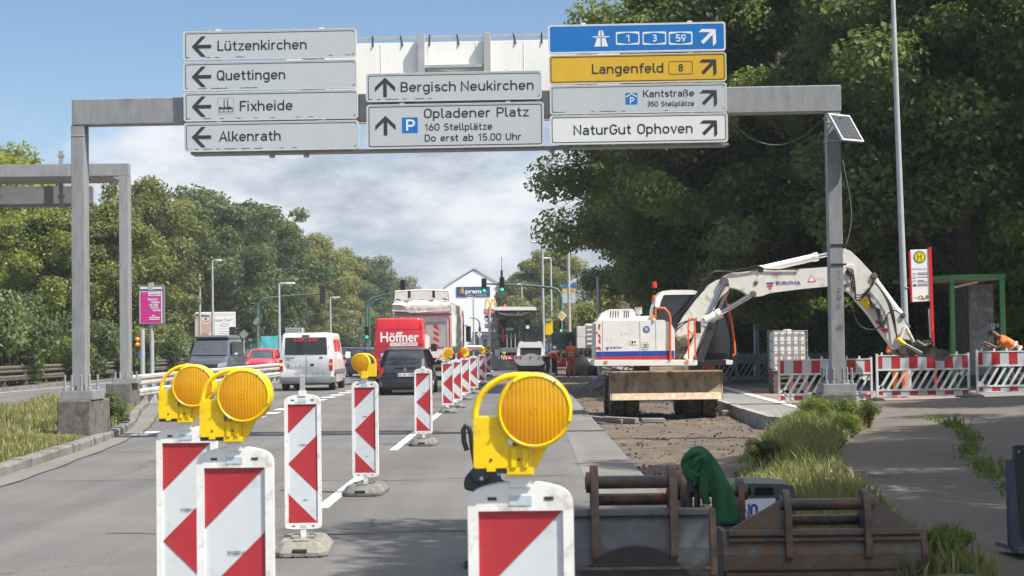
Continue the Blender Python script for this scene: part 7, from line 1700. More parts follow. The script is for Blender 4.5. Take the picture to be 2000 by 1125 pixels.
# priority diamond sign
def diamond(label, px, py, Y, half, yellow=True):
    c = at(px, py, Y); t = thing('diamond_sign', label, 'road sign', (c.x, Y-.2, c.z), 0, 'diamond signs'); h = half*Y/F
    m = MB(); m.prism(roundpoly([(0, -h), (h, 0), (0, h), (-h, 0)], h*.12, 3), 0, .02); m.build('plate', text_white if yellow else M('sign_back_aluminium', (.3, .31, .31), .5, .3, .1, 5), t)
    if yellow:
        m = MB(); k = h*.58; m.flat(roundpoly([(0, -k), (k, 0), (0, k), (-k, 0)], k*.1, 3), -.004); m.build('field', lamp_yellow, t)
    m = MB(); m.cyl((0, .05, -c.z), (0, .05, h*.9), .035, n=8); m.build('post', pole_grey, t)
diamond('white and yellow priority diamond on the green mast at right', 1097, 616.5, 116.5, 10.5)
diamond('small priority diamond far off before the white house', 936.5, 653, 172, 6)
diamond('back of a diamond sign on the left green mast', 503.5, 629, 109, 9, False)
diamond('back of a diamond sign beside the turquoise wall', 477, 653, 100, 9.5, False)
# far direction sign blue yellow white
c = at(1115, 580, 135); t = thing('direction_sign', 'far blue, yellow and white direction sign at the edge of the trees', 'sign', (c.x, 135, 0)); q = Q(c, 135)
for nm, mt, y0, y1 in (('blue_panel', sign_blue, 555, 563), ('yellow_panel', M('far_sign_orange', (.7, .4, .12), .5), 563.5, 572), ('white_panel', sign_grey, 572.5, 592)):
    m = MB(); a, b = q(1098, y1), q(1124, y0); m.box(a[0], b[0], 0, .06, a[1], b[1]); m.build(nm, mt, t)
m = MB()
for px, py, w in ((1108, 577, 8), (1110, 584, 7), (1112, 560.5, 5), (1112, 569, 8)): a = q(px, py); m.box(a[0], a[0]+w*.04, -.006, 0, a[1], a[1]+.08)
m.build('lettering', sign_black, t)
m = MB(); m.cyl((q(1100, 0)[0], .1, 0), (q(1100, 0)[0], .1, q(0, 556)[1]), .06, n=8); m.cyl((q(1122, 0)[0], .1, 0), (q(1122, 0)[0], .1, q(0, 556)[1]), .06, n=8); m.build('posts', pole_grey, t)
# pink poster on a pole
PY = 62; c = at(295, 700, PY); t = thing('poster_display', 'pink backlit poster case on a pole by the guardrail', 'poster', (c.x, PY, 0), R(-6)); q = Q(c, PY)
def pbx(m, a, b, y0, y1, d0, d1, mi=None): p0, p1 = q(a, y1), q(b, y0); return m.box(p0[0], p1[0], d0, d1, p0[1], p1[1], mi)
m = MB(); pbx(m, 270, 320, 557, 634, 0, .22); m.build('case', M('case_grey', (.16, .17, .18), .5, .2, .1, 5), t, bevel=.03)
m = MB(); pbx(m, 273, 290, 560.5, 564.5, -.01, .01); pbx(m, 296, 317, 560.5, 564.5, -.01, .01); m.build('top_strip', text_white, t)
m = MB(); pbx(m, 272.5, 317, 569, 632, -.012, .005); m.build('poster_border', text_white, t)
m = MB(); pbx(m, 274, 315.5, 570, 631, -.016, -.013); o = m.build('poster', M('poster_pink', (.58, .03, .24), .4, 0, .05, 3), t)
m = MB(); pbx(m, 290, 314, 571, 578, -.019, -.0165)
def ptx(tx, a, b, yb, cap, mi=0): strokes(m, tx, q(a, yb)[0], q(b, yb)[0], q(a, yb)[1], cap*PY/F, -.0195, mi, sw=1.5)
for tx, a, b, yb in (('BEKANNT', 289, 309, 587), ('WERDEN', 295, 313, 592.5), ('WIE DER', 291, 309, 598), ('BUNTE', 295, 310, 603), ('HUND!', 299, 314, 608)): ptx(tx, a, b, yb, 4)
for a, b, yy in ((297, 303, 617), (291, 313, 620.5), (292, 313, 624)): pbx(m, a, b, yy-1.4, yy+.6, -.0195, -.0165)
ptx('moplak.de', 292, 312, 576.5, 3.6, 1); m.build('lettering', [text_white, text_blue], o)
m = MB(); m.cyl((0, .11, 0), (0, .11, q(295, 552)[1]), .075, n=12); m.box(-.09, .09, -.02, .1, q(0, 567)[1], q(0, 553)[1]); m.build('pole', pole_grey, t)
# billboard with a face
PY = 124; c = at(420, 700, PY); t = thing('billboard', 'white billboard with part of a face, behind the camper van', 'billboard', (c.x, PY, 0), R(4)); q = Q(c, PY)
m = MB(); pbx(m, 381, 459, 609, 664, 0, .3); m.build('frame', sign_rim, t, bevel=.04)
m = MB(); pbx(m, 384, 456, 612, 662, -.02, .0); m.build('poster', M('poster_lilac', (.68, .66, .72), .5, 0, .06, 1), t)
m = MB(); m.flat([q(*p) for p in ((385, 616), (398, 613), (412, 615), (417, 630), (413, 645), (408, 652), (404, 661), (386, 661))], -.028); m.build('face_print', M('print_skin', (.55, .36, .3), .5, 0, .15, 1.2), t)
m = MB(); cx, cz = q(402, 623); m.flat(ell(cx, cz, .26, .13, n=20), -.034); m.flat(ell(cx, cz, .12, .1, n=16), -.037, 1); m.ring2(ell(cx, cz, .42, .36), ell(cx, cz, .37, .31), -.034, 0); m.ring2(ell(cx-.1, cz-1.12, .3, .1), ell(cx-.1, cz-1.12, .05, .02), -.034, 2)
m.tube([(q(389, 615)[0], -.034, q(0, 619)[1]), (q(395, 0)[0], -.034, q(0, 615)[1]), (q(410, 0)[0], -.034, q(0, 616)[1])], .04, 4, mi=3); m.build('eye_print', [text_white, M('iris', (.18, .2, .24), .4), M('lip_print', (.5, .18, .2), .5), M('brow_print', (.25, .17, .13), .6)], t)
m = MB(); pbx(m, 420, 455, 618, 661, -.03, -.021); strokes(m, 'rauer Star?', q(420, 0)[0], q(454, 0)[0], q(0, 628)[1], .2, -.032, 1, sw=1.1); cx, cz = q(438, 635); m.ring2(ell(cx, cz, .3, .11), ell(cx, cz, .25, .07), -.032, 1); pbx(m, 424, 452, 641.5, 642.3, -.033, -.0305, 1); pbx(m, 428, 450, 647, 648, -.033, -.0305, 1); pbx(m, 428, 450, 651, 652, -.033, -.0305, 1); m.build('text_field', [text_white, M('print_slate', (.2, .21, .24), .5)], t)
m = MB(); [m.cyl((x, .15, 0), (x, .15, 2.2), .08, n=8) for x in (q(390, 0)[0], q(450, 0)[0])]; m.build('posts', pole_grey, t)
# small signs at the left
def round_sign(label, px, py, Y, rpx, mats, kind):
    c = at(px, py, Y); t = thing('road_sign', label, 'road sign', (c.x, Y, 0)); r = rpx*Y/F
    m = MB(); m.cyl((0, 0, c.z), (0, .02, c.z), r, n=28); m.build('plate', mats[0], t)
    m = MB(); m.flat(ell(0, c.z, r*.8, r*.8), -.004)
    if kind == 'stop':
        for sg in (-1, 1): m.flat([(sg*-.62*r, c.z-.5*r), (sg*-.5*r, c.z-.62*r), (sg*.62*r, c.z+.5*r), (sg*.5*r, c.z+.62*r)], -.008, 1)
    else: m.flat([(-.12*r, c.z+.6*r), (.12*r, c.z+.6*r), (.12*r, c.z-.2*r), (.35*r, c.z-.2*r), (0, c.z-.65*r), (-.35*r, c.z-.2*r), (-.12*r, c.z-.2*r)], -.008, 1)
    m.build('symbol', [mats[1], mats[2]], t); m = MB(); m.cyl((0, .045, 0), (0, .045, c.z+r*.5), .03, n=8); m.build('post', pole_grey, t)
    return t, c, r
t, c, r_ = round_sign('round red and blue no-stopping sign with a white plate', 86, 667, 95, 6.5, (sign_red, sign_blue, sign_red), 'stop')
m = MB(); m.box(-r_*.9, r_*.9, -.01, .01, c.z-2.4*r_, c.z-1.1*r_); m.build('supplementary_plate', text_white, t)
round_sign('round blue arrow sign beside the far gantry post', 277, 691, 68, 7, (sign_blue, sign_blue, text_white), 'arrow')
c = at(48, 672, 98); t = thing('yellow_sign', 'small yellow house-shaped sign in the bushes at far left', 'sign', (c.x, 98, 0)); h = 5.5*98/F
m = MB(); m.prism([(-h, c.z-h), (h, c.z-h), (h, c.z+h*.4), (0, c.z+h*1.1), (-h, c.z+h*.4)], 0, .03); m.box(-h*.9, h*.9, 0, .03, c.z+h*1.6, c.z+h*2.3); m.build('plate', lamp_yellow, t); m = MB(); m.cyl((0, .05, 0), (0, .05, c.z+h*2), .03, n=8); m.build('post', black_pl, t)
c = at(331, 662, 105); t = thing('green_sign', 'small green sign on two posts behind the pink poster', 'sign', (c.x, 105, 0)); m = MB(); m.box(-.28, .28, 0, .04, c.z-.2, c.z+.25); m.build('plate', M('faded_green', (.1, .3, .2), .5), t); m = MB(); [m.cyl((x, .06, 0), (x, .06, c.z+.1), .04, n=8) for x in (-.08, .1)]; m.build('posts', pole_grey, t)
c = at(273, 668, 66); t = thing('amber_signal', 'small amber double signal lamp on a post beside the far gantry post', 'signal', (c.x, 66, 0)); m = MB(); m.cyl((.1, 0, 0), (.1, 0, c.z+.5), .09, n=10); m.build('post', pole_grey, t)
for z in (.1, -.1): m = MB(); m.ball((-.08, -.05, c.z+z), .09, 10, 8); m.build('lamp', indicator, t, smooth=True)
# painted turquoise wall
a, b = at(478, 690, 140), at(550, 690, 146); mural = M('mural_turquoise', (.03, .26, .3), .7, 0, .35, .8, dirt=(.3, .36, .3), damt=.25, dscale=1.1)
t = thing('painted_wall', 'low turquoise painted wall behind the red car', 'wall', (a.x, 140, 0), math.atan2(6, b.x-a.x)); Lw = math.hypot(b.x-a.x, 6)
m = MB(); m.box(0, Lw, 0, .25, 0, 2.5); m.build('panel', mural, t); m = MB(); m.box(-1.2, -.02, .02, .27, 0, 2.0); m.build('brown_end', M('wall_brown', (.16, .12, .1), .9), t)
m = MB()
for x, h in ((.5, .9), (.95, 1.3), (1.3, .7), (2.4, .5)): m.prism([(x, .6), (x+.2, .6), (x+.14, .6+h), (x+.05, .6+h)], -.012, -.004)
m.build('mural_figures', text_white, t)
t = thing('grey_cabinet', 'pale grey roof unit seen above the white van', 'cabinet', (at(573, 650, 140).x, 140, 0)); K = Loc(573, 140); m = MB(); K.box(m, 557, 588, 640, 672, 0, 2); m.build('box', M('pale_cladding', (.3, .32, .34), .6, 0, .15, 1), t, bevel=.05); m = MB(); [K.box(m, 557+k*6, 558+k*6, 640, 672, -.03, 0) for k in range(6)]; m.build('ribs', galv, t)
# ---- guardrails
def guardrail(name, label, pts, mat, h=.75, step=2.0, two=False, post_m=None):
    t = thing(name, label, 'guardrail', (pts[0][0], pts[0][1], 0)); o = Vector((pts[0][0], pts[0][1])); P = [Vector(p)-o for p in pts]
    for zz in ((h-.3, h), ) + (((h-.62, h-.4),) if two else ()):
        m = MB(); prof = [(0, zz[0]), (.05, zz[0]+.04), (.05, zz[0]+.1), (.0, (zz[0]+zz[1])/2-.03), (0, (zz[0]+zz[1])/2+.03), (.05, zz[1]-.1), (.05, zz[1]-.04), (0, zz[1]), (-.03, zz[1]), (-.03, zz[0])]
        rings = []
        for i, p in enumerate(P):
            d = (P[min(i+1, len(P)-1)]-P[max(0, i-1)]).normalized(); nn = Vector((d.y, -d.x)); rings.append([(p.x+nn.x*a, p.y+nn.y*a, b) for a, b in prof])
        m.loft(rings); m.build('rail', mat, t)
    for a, b in seglist([tuple(p) for p in P], step):
        m = MB(); m.box(a.x-.16, a.x-.05, a.y-.05, a.y+.05, -.1, h-.06); m.prism([(a.x-.1, 0), (a.x+.12, 0), (a.x-.05, h-.35), (a.x-.1, h-.35)], a.y-.03, a.y+.03); m.build('post', post_m or mat, t)
    return t
guardrail('guardrail', 'white painted steel guardrail on the median', [(-10.75, 46.3), (-11.0, 54), (-11.1, 70), (-11.1, 90), (-11.2, 125)], rail_white, .85, 1.6, True)
guardrail('guardrail', 'weathered brown guardrail in front of the bushes at far left', [(-21.0, 40), (-21.0, 70), (-20.9, 100), (-20.8, 130)], wood_rail, .95, 3.0, True)
p = gnd(50, 722, .1); t = thing('tarpaulin', 'pale grey tarpaulin heap behind the brown guardrail at far left', 'tarpaulin', (at(52, 715, 88).x, 88, .1)); m = MB(); r = random.Random(4); nx = 12
m.add([((i-6)*.16, (j-2)*.3, max(0, 1.25*(1-abs(i-6)/8)*(1-abs(j-2)/3.4)+r.uniform(-.05, .05))) for j in range(5) for i in range(13)], [(j*13+i, j*13+i+1, (j+1)*13+i+1, (j+1)*13+i) for j in range(4) for i in range(12)]); m.build('sheet', M('tarp_grey', (.42, .43, .42), .6, 0, .15, 2), t, smooth=True, recalc=False)

# ---- bus stop sign and shelter
BY_ = 46.0; c = at(1812, 690, BY_); t = thing('bus_stop_sign', 'white bus stop sign with green H disc on red posts', 'bus stop sign', (c.x, BY_, .2)); q = Q(c, BY_, (1800, 560), .2)
m = MB(); m.prism([q(1778, 488), q(1813, 487), q(1817, 588), q(1782, 590)], 0, .05); m.build('board', text_white, t, bevel=.006)
m = MB(); cx, cz = q(1796, 502); m.flat(ell(cx, cz, .165, .165), -.005, 0); m.flat(ell(cx, cz, .125, .125), -.008, 1); a = q(1791.5, 509); strokes(m, 'H', a[0], q(1800.5, 0)[0], a[1], .19, -.011, 2, sw=.8); m.build('stop_disc', [shelter_green, lamp_yellow, M('disc_green', (.02, .16, .08), .5)], t)
m = MB()
def stx(tx, a, b, yb, cap, mi=0, f=0): p0, p1 = q(a, yb), q(b, yb); (btext if f else strokes)(m, tx, p0[0], p1[0], p0[1], cap*BY_/F, -.004, mi)
stx('Karl-Ulitzka-Str.', 1781, 1811, 527, 3.4, f=1)
for tx, yb in (('201', 537.5), ('203', 544.5), ('255', 551.5)):
    stx(tx, 1782, 1789, yb, 4.5, f=1)
for yy in (533.5, 536.5, 541.5, 548, 551, 555.5, 558.5): a, b = q(1792, yy), q(1792+(20 if yy % 2 else 13), yy); m.box(a[0], b[0], -.006, -.001, a[1], a[1]+.014)
a = q(1783, 559); m.box(a[0], q(1790, 0)[0], -.006, -.001, a[1], q(0, 555)[1], 1); m.build('timetable_lettering', [M('print_dark', (.1, .1, .1), .5), text_blue], t)
m = MB(); stx('wupsi', 1784, 1793, 583, 3.5, 0, 1); cx, cz = q(1798, 581); m.ring2(ell(cx, cz, .06, .05), ell(cx, cz, .04, .035), -.005, 1); cx, cz = q(1804, 583); m.flat(ell(cx, cz, .07, .035), -.005, 2); cx, cz = q(1811, 580); m.flat(ell(cx, cz, .05, .05), -.005, 3); m.build('emblems', [text_red, sign_black, indicator, shelter_green], t)
m = MB(); m.prism([q(1775, 491), q(1778.5, 490), q(1782.5, 590), q(1779, 591)], -.02, .08); m.prism([q(1813, 484), q(1818.5, 483), q(1826, 700), q(1820.5, 700)], -.03, .07); m.box(q(1823, 0)[0]-.03, q(1826, 0)[0], -.01, .05, 0, q(0, 695)[1]); m.build('posts', sign_red, t, bevel=.008)
m = MB(); m.prism([q(1813, 603), q(1819, 602), q(1822, 660), q(1816, 660)], -.0, .03); m.build('timetable_case', M('case_pale', (.5, .5, .46), .5), t)
SY = 47.5; c = at(1900, 690, SY); t = thing('bus_shelter', 'green framed bus shelter with scratched glass and graffiti', 'bus shelter', (c.x, SY, .25)); q = Q(c, SY, (1910, 600), .25)
a, b = q(1857, 545), q(1965, 535); l_, _ = q(1822, 547)
m = MB(); m.prism([(a[0], 0), (b[0], 0), (b[0], 3.2), (l_-.35, 3.6)], b[1]-.12, b[1], 'z'); m.build('roof', shelter_green, t, bevel=.02)
m = MB(); m.prism([(a[0]+.08, .08), (b[0]-.08, .08), (b[0]-.08, 3.1), (l_-.2, 3.45)], b[1]-.14, b[1]-.122, 'z'); m.build('soffit', M('soffit_pale', (.42, .38, .31), .8), t)
for x, y, r_ in ((q(1862.5, 0)[0], .08, .05), (q(1964, 0)[0]-.06, .08, .075), (q(1900, 0)[0]-.05, 2.2, .045), (l_-.1, 3.3, .05)): m = MB(); m.cyl((x, y, 0), (x, y, b[1]-.12), r_, n=14); m.build('post', shelter_green, t, smooth=True)
m = MB(); m.tube([(q(1868, 0)[0], .3, q(0, 560)[1]), (q(1920, 0)[0], .5, q(0, 549)[1])], .035, 8); m.build('light_tube', sign_rim, t)
m = MB(); x0, x1 = q(1909, 0)[0], q(1958, 0)[0]; m.box(x0, x1, .9, .93, .3, q(0, 553)[1]); pan = M('scratched_glass', (.17, .175, .18), .25, 0, .3, 3, dirt=(.34, .34, .34), damt=.3, dscale=3, coat=.3); o = m.build('glass_panel', pan, t)
m = MB(); s_ = lambda tx, a, b, yb, cap, mi: strokes(m, tx, q(a, yb, SY+.9)[0], q(b, yb, SY+.9)[0], q(a, yb, SY+.9)[1], cap*SY/F, .893, mi, sw=.8)
s_('SWG', 1922, 1946, 624, 7, 0); s_('OMI', 1936, 1951, 640, 9, 1); m.tube([(*[q(1933, 647, SY+.9)[0], .89], q(0, 647, SY+.9)[1]), (q(1942, 0, SY+.9)[0], .89, q(0, 655, SY+.9)[1]), (q(1951, 0, SY+.9)[0], .89, q(0, 647, SY+.9)[1])], .02, 5, mi=2); m.build('graffiti', [M('faded_red_spray', (.36, .17, .15), .6), text_white, M('olive_spray', (.2, .2, .07), .6)], o)

# ---- white gabled house with banner, restaurant sign
HY = 260; c = at(925, 690, HY); t = thing('white_house', 'white gabled house with navy banner at the end of the road', 'house', (c.x, HY, 0)); q = Q(c, HY)
wall_w = M('white_render', (.9, .9, .89), .85, 0, .04, .4)
m = MB(); z0 = -.5; gp_ = [(q(869, 0)[0], z0), (q(1003, 0)[0], z0), q(1003, 570), q(988, 557), q(925, 528), q(869, 561)]; m.prism(gp_, 0, 16); m.build('wall', wall_w, t)
m = MB(); m.prism([q(866, 562.5), q(925, 525.5), q(1005, 571), q(1005, 568), q(925, 522.5), q(866, 559.5)], -.12, 16.1); o = m.build('roof', M('roof_edge', (.5, .5, .49), .7), t); m = MB(); a, b = q(921, 529), q(931, 522.5); m.box(a[0], b[0], 3, 4, a[1]-.4, b[1]); m.build('chimney', M('chimney_brick', (.16, .09, .07), .9), o)
m = MB(); a, b = q(891.5, 580), q(957, 559.5); m.box(a[0], b[0], -.08, 0, a[1], b[1]); o = m.build('banner', M('banner_navy', (.018, .045, .13), .6), t)
m = MB(); a = q(909, 573); btext(m, 'premio', a[0], q(953, 0)[0], a[1], .62, -.09, bold=.03); a = q(913, 578); strokes(m, 'REIFEN - AUTOSERVICE', a[0], q(951, 0)[0], a[1], .16, -.09)
cx, cz = q(902.5, 569.5)
for k in range(3): m.tube([(cx-.26, -.09, cz+.26-.24*k), (cx+.0, -.1, cz+.34-.24*k), (cx+.26, -.09, cz+.18-.24*k)], .055, 5, mi=1)
m.ball((cx+.1, -.09, cz+.52), .09, 8, 6, mi=1); m.build('lettering', [text_white, M('banner_orange', (.85, .42, .04), .5)], o)
m = MB(); a, b = q(924, 659), q(968, 648); m.box(a[0], b[0], -3.2, -3.0, a[1], b[1]); m.box(a[0], b[0], -3.0, 0, a[1], a[1]+.3); a = q(944, 655); strokes(m, 'REIFEN', a[0], q(965, 0)[0], a[1], .3, -3.22, 1); m.build('shop_fascia', [M('fascia_navy', (.03, .055, .13), .6), indicator], t)
for px in (930, 944, 956): m = MB(); a, b = q(px, 688), q(px+8, 662); m.box(a[0], b[0], -.05, .02, max(0, a[1]), b[1]); m.build('window', glass_dark, t)
m = MB(); m.tube([(q(867.5, 0)[0], -.05, 0), (q(867.5, 0)[0], -.05, q(0, 562)[1])], .06, 6); m.build('downpipe', galv, t)
HY2 = 215; c = at(957, 690, HY2); t = thing('restaurant_sign', 'tall pole sign with golden arches over a red board', 'sign', (c.x, HY2, 0)); q = Q(c, HY2)
m = MB()
for x0, x1 in ((947.5, 957.5), (958.5, 969)):
    a, b = q(x0, 603), q(x1, 584); cx = (a[0]+b[0])/2; rx = (b[0]-a[0])/2-.05; P = [(cx+rx*math.cos(R(180-d_)), 0, a[1]+(b[1]-a[1])*(math.sin(R(d_))**.75)) for d_ in range(0, 181, 12)]; m.tube(P, .1, 8)
m.build('arches', lamp_yellow, t, smooth=True)
m = MB(); a, b = q(944.5, 614), q(966, 603.5); m.box(a[0], b[0], -.1, .1, a[1], b[1]); a = q(946, 610.5); btext(m, "McDonald's", a[0], q(965, 0)[0], a[1], .3, -.11, 1); m.build('red_board', [sign_red, text_white], t)
m = MB(); a, b = q(947, 631), q(966, 622); m.box(a[0], b[0], -.08, .08, a[1], b[1], 0); a = q(949, 629); strokes(m, 'MCCAFE', a[0], q(964, 0)[0], a[1], .34, -.09, 1); a, b = q(947, 641), q(966, 632); m.box(a[0], b[0], -.08, .08, a[1], b[1], 2); a = q(950, 638.5); strokes(m, 'drive', a[0], q(963, 0)[0], a[1], .34, -.09, 0); m.build('lower_boards', [text_white, sign_black, M('board_brown', (.15, .1, .08), .6)], t)
m = MB(); m.cyl((0, 0, 0), (0, 0, q(0, 600)[1]), .18, n=12); m.build('pole', pole_grey, t)
# small house glimpsed through the trees at right
t = thing('garden_pavilion', 'pale structure glimpsed between the trunks behind the excavator arm', 'pavilion', (at(1668, 640, 84).x, 84, .4)); K = Loc(1668, 84, .4); m = MB(); K.box(m, 1645, 1692, 618, 623, 0, 3); K.box(m, 1645, 1692, 648, 652, 0, .1); [K.box(m, x, x+3, 590, 655, 0, .2) for x in (1648, 1668, 1688)]; m.build('frame', M('pavilion_grey', (.28, .27, .25), .8), t); m = MB(); K.box(m, 1642, 1695, 588, 594, -.3, 3.2); m.build('roof', M('pavilion_roof', (.22, .21, .2), .8), t)
# ================================================================ TREES AND BUSHES
def leaf_mesh(name, centers, radii, per, size, mat, seed, squash=.75, up=.55, asp=.62):
    g = np.random.default_rng(seed); C = np.array(centers); Rd = np.array(radii); k = len(C)
    w = Rd**2; idx = g.choice(k, per, p=w/w.sum())
    d = g.normal(size=(per, 3)); d /= np.linalg.norm(d, axis=1)[:, None]
    rad = Rd[idx]*g.random(per)**.45
    off = d*rad[:, None]; off[:, 2] *= squash; P = C[idx]+off
    n = d*.7+g.normal(size=(per, 3))*.7; n[:, 2] += up; n /= np.linalg.norm(n, axis=1)[:, None]
    t = np.cross(n, g.normal(size=(per, 3))); t /= np.linalg.norm(t, axis=1)[:, None]; b = np.cross(n, t)
    s = size*g.uniform(.6, 1.35, per)[:, None]
    V = np.stack([P-t*s, P+b*s*asp-t*s*.1+n*s*.12, P+t*s, P-b*s*asp-t*s*.1+n*s*.12], 1).reshape(-1, 3)
    me = bpy.data.meshes.new(name); me.vertices.add(len(V)); me.vertices.foreach_set('co', V.ravel())
    me.loops.add(per*4); me.loops.foreach_set('vertex_index', np.arange(per*4)); me.polygons.add(per); me.polygons.foreach_set('loop_start', np.arange(per)*4); me.polygons.foreach_set('loop_total', np.full(per, 4))
    me.materials.append(mat); me.update(calc_edges=True); return me
def tree_proto(seed, H, rad, base, nl, leafn, size, mat, lean=(0, 0), conic=0.0, clump=1.0, gaps=.0):
    r = random.Random(seed); m = MB(); th = H*.82
    sway = [Vector((lean[0]*u*u+r.uniform(-.12, .12)*u*3, lean[1]*u*u+r.uniform(-.12, .12)*u*3, th*u)) for u in (0, .12, .3, .5, .7, .85, 1)]
    m.tube(sway, [rad*.085*k for k in (1.35, .95, .8, .62, .42, .26, .1)], 10)
    C, Q = [], []
    def pos(u): i = min(5, int(u*6)); return sway[i].lerp(sway[i+1], u*6-i)
    for k in range(nl):
        z = base+(H-base)*(k+.5)/nl*.97; u = min(.99, z*.86/th) if False else min(.98, max(.16, (z-1.6)/th)); p = pos(u)
        f = (z-base)/(H-base); prof = math.sin(math.pi*min(1, (f*.86+.16)))**.65*(1-conic*f)
        a = k*2.399+r.uniform(-.4, .4); L_ = rad*prof*r.uniform(.72, 1.12)
        e_ = Vector((p.x+math.cos(a)*L_, p.y+math.sin(a)*L_, z+r.uniform(-.2, .7))); mid = p.lerp(e_, .5)+Vector((0, 0, .25*L_*.4))
        m.tube([p, mid, e_], [rad*.036*(1-.6*f), rad*.022*(1-.5*f), .02], 6)
        for j in range(5):
            q = p.lerp(e_, .42+.6*j/4)+Vector((r.gauss(0, .5), r.gauss(0, .5), r.gauss(0, .4)))*(rad*.24)
            if r.random() < gaps: continue
            C.append(tuple(q)); Q.append(rad*r.uniform(.15, .3)*clump)
            if j > 1: m.tube([p.lerp(e_, .5), q], [.03, .01], 5)
    for k in range(4): C.append((sway[-1].x+r.uniform(-.5, .5)*rad*.3, sway[-1].y+r.uniform(-.5, .5)*rad*.3, H-rad*.18+r.uniform(-.3, .2))); Q.append(rad*.2*clump)
    tr = m.build('trunk', bark, smooth=True); tm = tr.data; bpy.data.objects.remove(tr)
    return tm, leaf_mesh('crown', C, Q, leafn, size, mat, seed)
def bush_proto(seed, mat, n=12000, size=.045):
    r = random.Random(seed); C = [(r.gauss(0, .55), r.gauss(0, .45), r.uniform(.2, 1.25)) for _ in range(22)]; m = MB()
    for c in C[:9]: m.tube([(0, 0, 0), (c[0]*.5, c[1]*.5, c[2]*.6), c], [.03, .018, .006], 5)
    o = m.build('stem', bark); sm = o.data; bpy.data.objects.remove(o)
    return sm, leaf_mesh('foliage', C, [r.uniform(.28, .5) for _ in C], n, size, mat, seed)
def put(proto, name, parts, label, cat, loc, sc, rz, group):
    t = thing(name, label, cat, loc, rz, group); t.scale = sc if isinstance(sc, tuple) else (sc,)*3
    for me, nm in zip(proto, parts):
        o = bpy.data.objects.new(nm, me); COL.objects.link(o); o.parent = t
    return t
TP = ('trunk', 'crown'); rnd.seed(19)
maple = [tree_proto(s, 15.5, 5.0, 4.0, 28, 88000, .1, leaf_maple, ln, clump=.92, gaps=.08) for s, ln in ((1, (-1.2, .3)), (2, (.3, .2)), (5, (.9, -.3)))]
right = [
 (1366, 57, .84, 0, 'leaning-trunked dark tree behind the excavator body, crown edge against the sky'),
 (1525, 58, 1.06, 1, 'dark tree with its trunk under the excavator boom'),
 (1705, 63, 1.12, 2, 'dark tree behind the excavator arm'),
 (1888, 51, 1.05, 1, 'dark tree with a thick pale-lit trunk above the bus shelter'),
 (1990, 58, 1.1, 2, 'dark tree behind the bus shelter at the right edge'),
 (1425, 76, 1.15, 2, 'deep green tree in the second row, over the excavator cab'),
 (1380, 80, 1.0, 1, 'deep green tree in the second row, over the excavator bonnet'),
 (1668, 78, 1.15, 0, 'deep green tree in the second row, seen behind the gantry post'),
 (2090, 50, 1.1, 0, 'dark tree cut off by the right edge of the picture'),
 (1285, 110, 1.0, 2, 'farthest of the big right-hand trees, behind the leaning-trunked one'),
 (1800, 78, 1.25, 0, 'deep green tree in the second row, behind the lamp pole'),
]
for px, Y, sc, k, lab in right:
    x = at(px, 700, Y).x; put(maple[k], 'maple_tree', TP, lab, 'tree', (x, Y, .1), (sc, sc, sc*rnd.uniform(.97, 1.06)), {0: 0, 1: 1.1, 2: 3.9}[k]+(rnd.uniform(-.3, .3) if k == 0 else rnd.uniform(-3, 3)), 'big dark trees on the right')
for x, y, sc, k, lab in ((8.9, 9.4, .9, 1, 'tree beside the footpath shading the excavator buckets'), (13.2, 16.3, .95, 2, 'tree beside the footpath shading its near half'), (17.0, 23.0, .95, 0, 'tree beside the footpath shading its far half'), (19.0, 32.0, 1.0, 1, 'tree beside the barriers shading the right end of the path')):
    put(maple[k], 'maple_tree', TP, lab, 'tree', (x, y, .15), sc, rnd.uniform(0, 6), 'trees along the footpath')
olive = [tree_proto(s, 12, 4.4, 1.6, 26, 42000, .125, mt, (.3, .2), c, 1.0, gp2) for s, mt, c, gp2 in ((11, leaf_olive, .1, .05), (12, leaf_dark, .0, .12), (13, leaf_bright, .15, .05), (14, leaf_olive, .3, .2))]
left = [
 (-30, 300, 92, 2, 1.0, 'bright green tree cut off by the left edge, under the far gantry sign'),
 (25, 292, 112, 2, 1.0, 'tall light green tree rising above the far gantry at left'),
 (85, 410, 88, 2, .95, 'bright yellow-green tree left of the near gantry post'),
 (150, 400, 96, 0, .9, 'olive tree directly behind the left gantry post'),
 (205, 395, 90, 0, 1.0, 'olive tree between the two left gantry posts'),
 (268, 352, 112, 0, .85, 'tall olive tree behind the pink poster, top against the sky'),
 (335, 395, 140, 0, 1.0, 'brownish olive tree right of the pink poster'),
 (392, 372, 150, 1, 1.15, 'tall airy dark green tree behind the billboard'),
 (432, 400, 140, 1, 1.0, 'dark green tree above the right end of the billboard'),
 (482, 398, 158, 1, 1.1, 'tall dark green tree above the bent green mast'),
 (545, 428, 172, 3, 1.1, 'olive tree above the white van'),
 (598, 460, 188, 0, 1.1, 'olive tree behind the tip of the bent green mast'),
 (648, 490, 205, 3, 1.1, 'brownish tree with round top left of the red van'),
 (690, 500, 225, 1, 1.1, 'darker tree with round top above the dark blue car'),
 (728, 525, 250, 3, 1.1, 'small far tree just left of the signal above the red van'),
 (765, 540, 285, 1, 1.0, 'last tree of the left row, behind the raised signal head'),
 (352, 480, 146, 2, .8, 'light green young tree behind the billboard posts'),
 (520, 540, 152, 3, .9, 'low olive tree over the turquoise wall'),
 (590, 555, 168, 0, .9, 'low olive tree right of the white van roof'),
 (450, 520, 155, 1, .9, 'low dark tree between billboard and bent mast'),
 (670, 575, 208, 0, .8, 'low olive tree behind the dark blue car'),
]
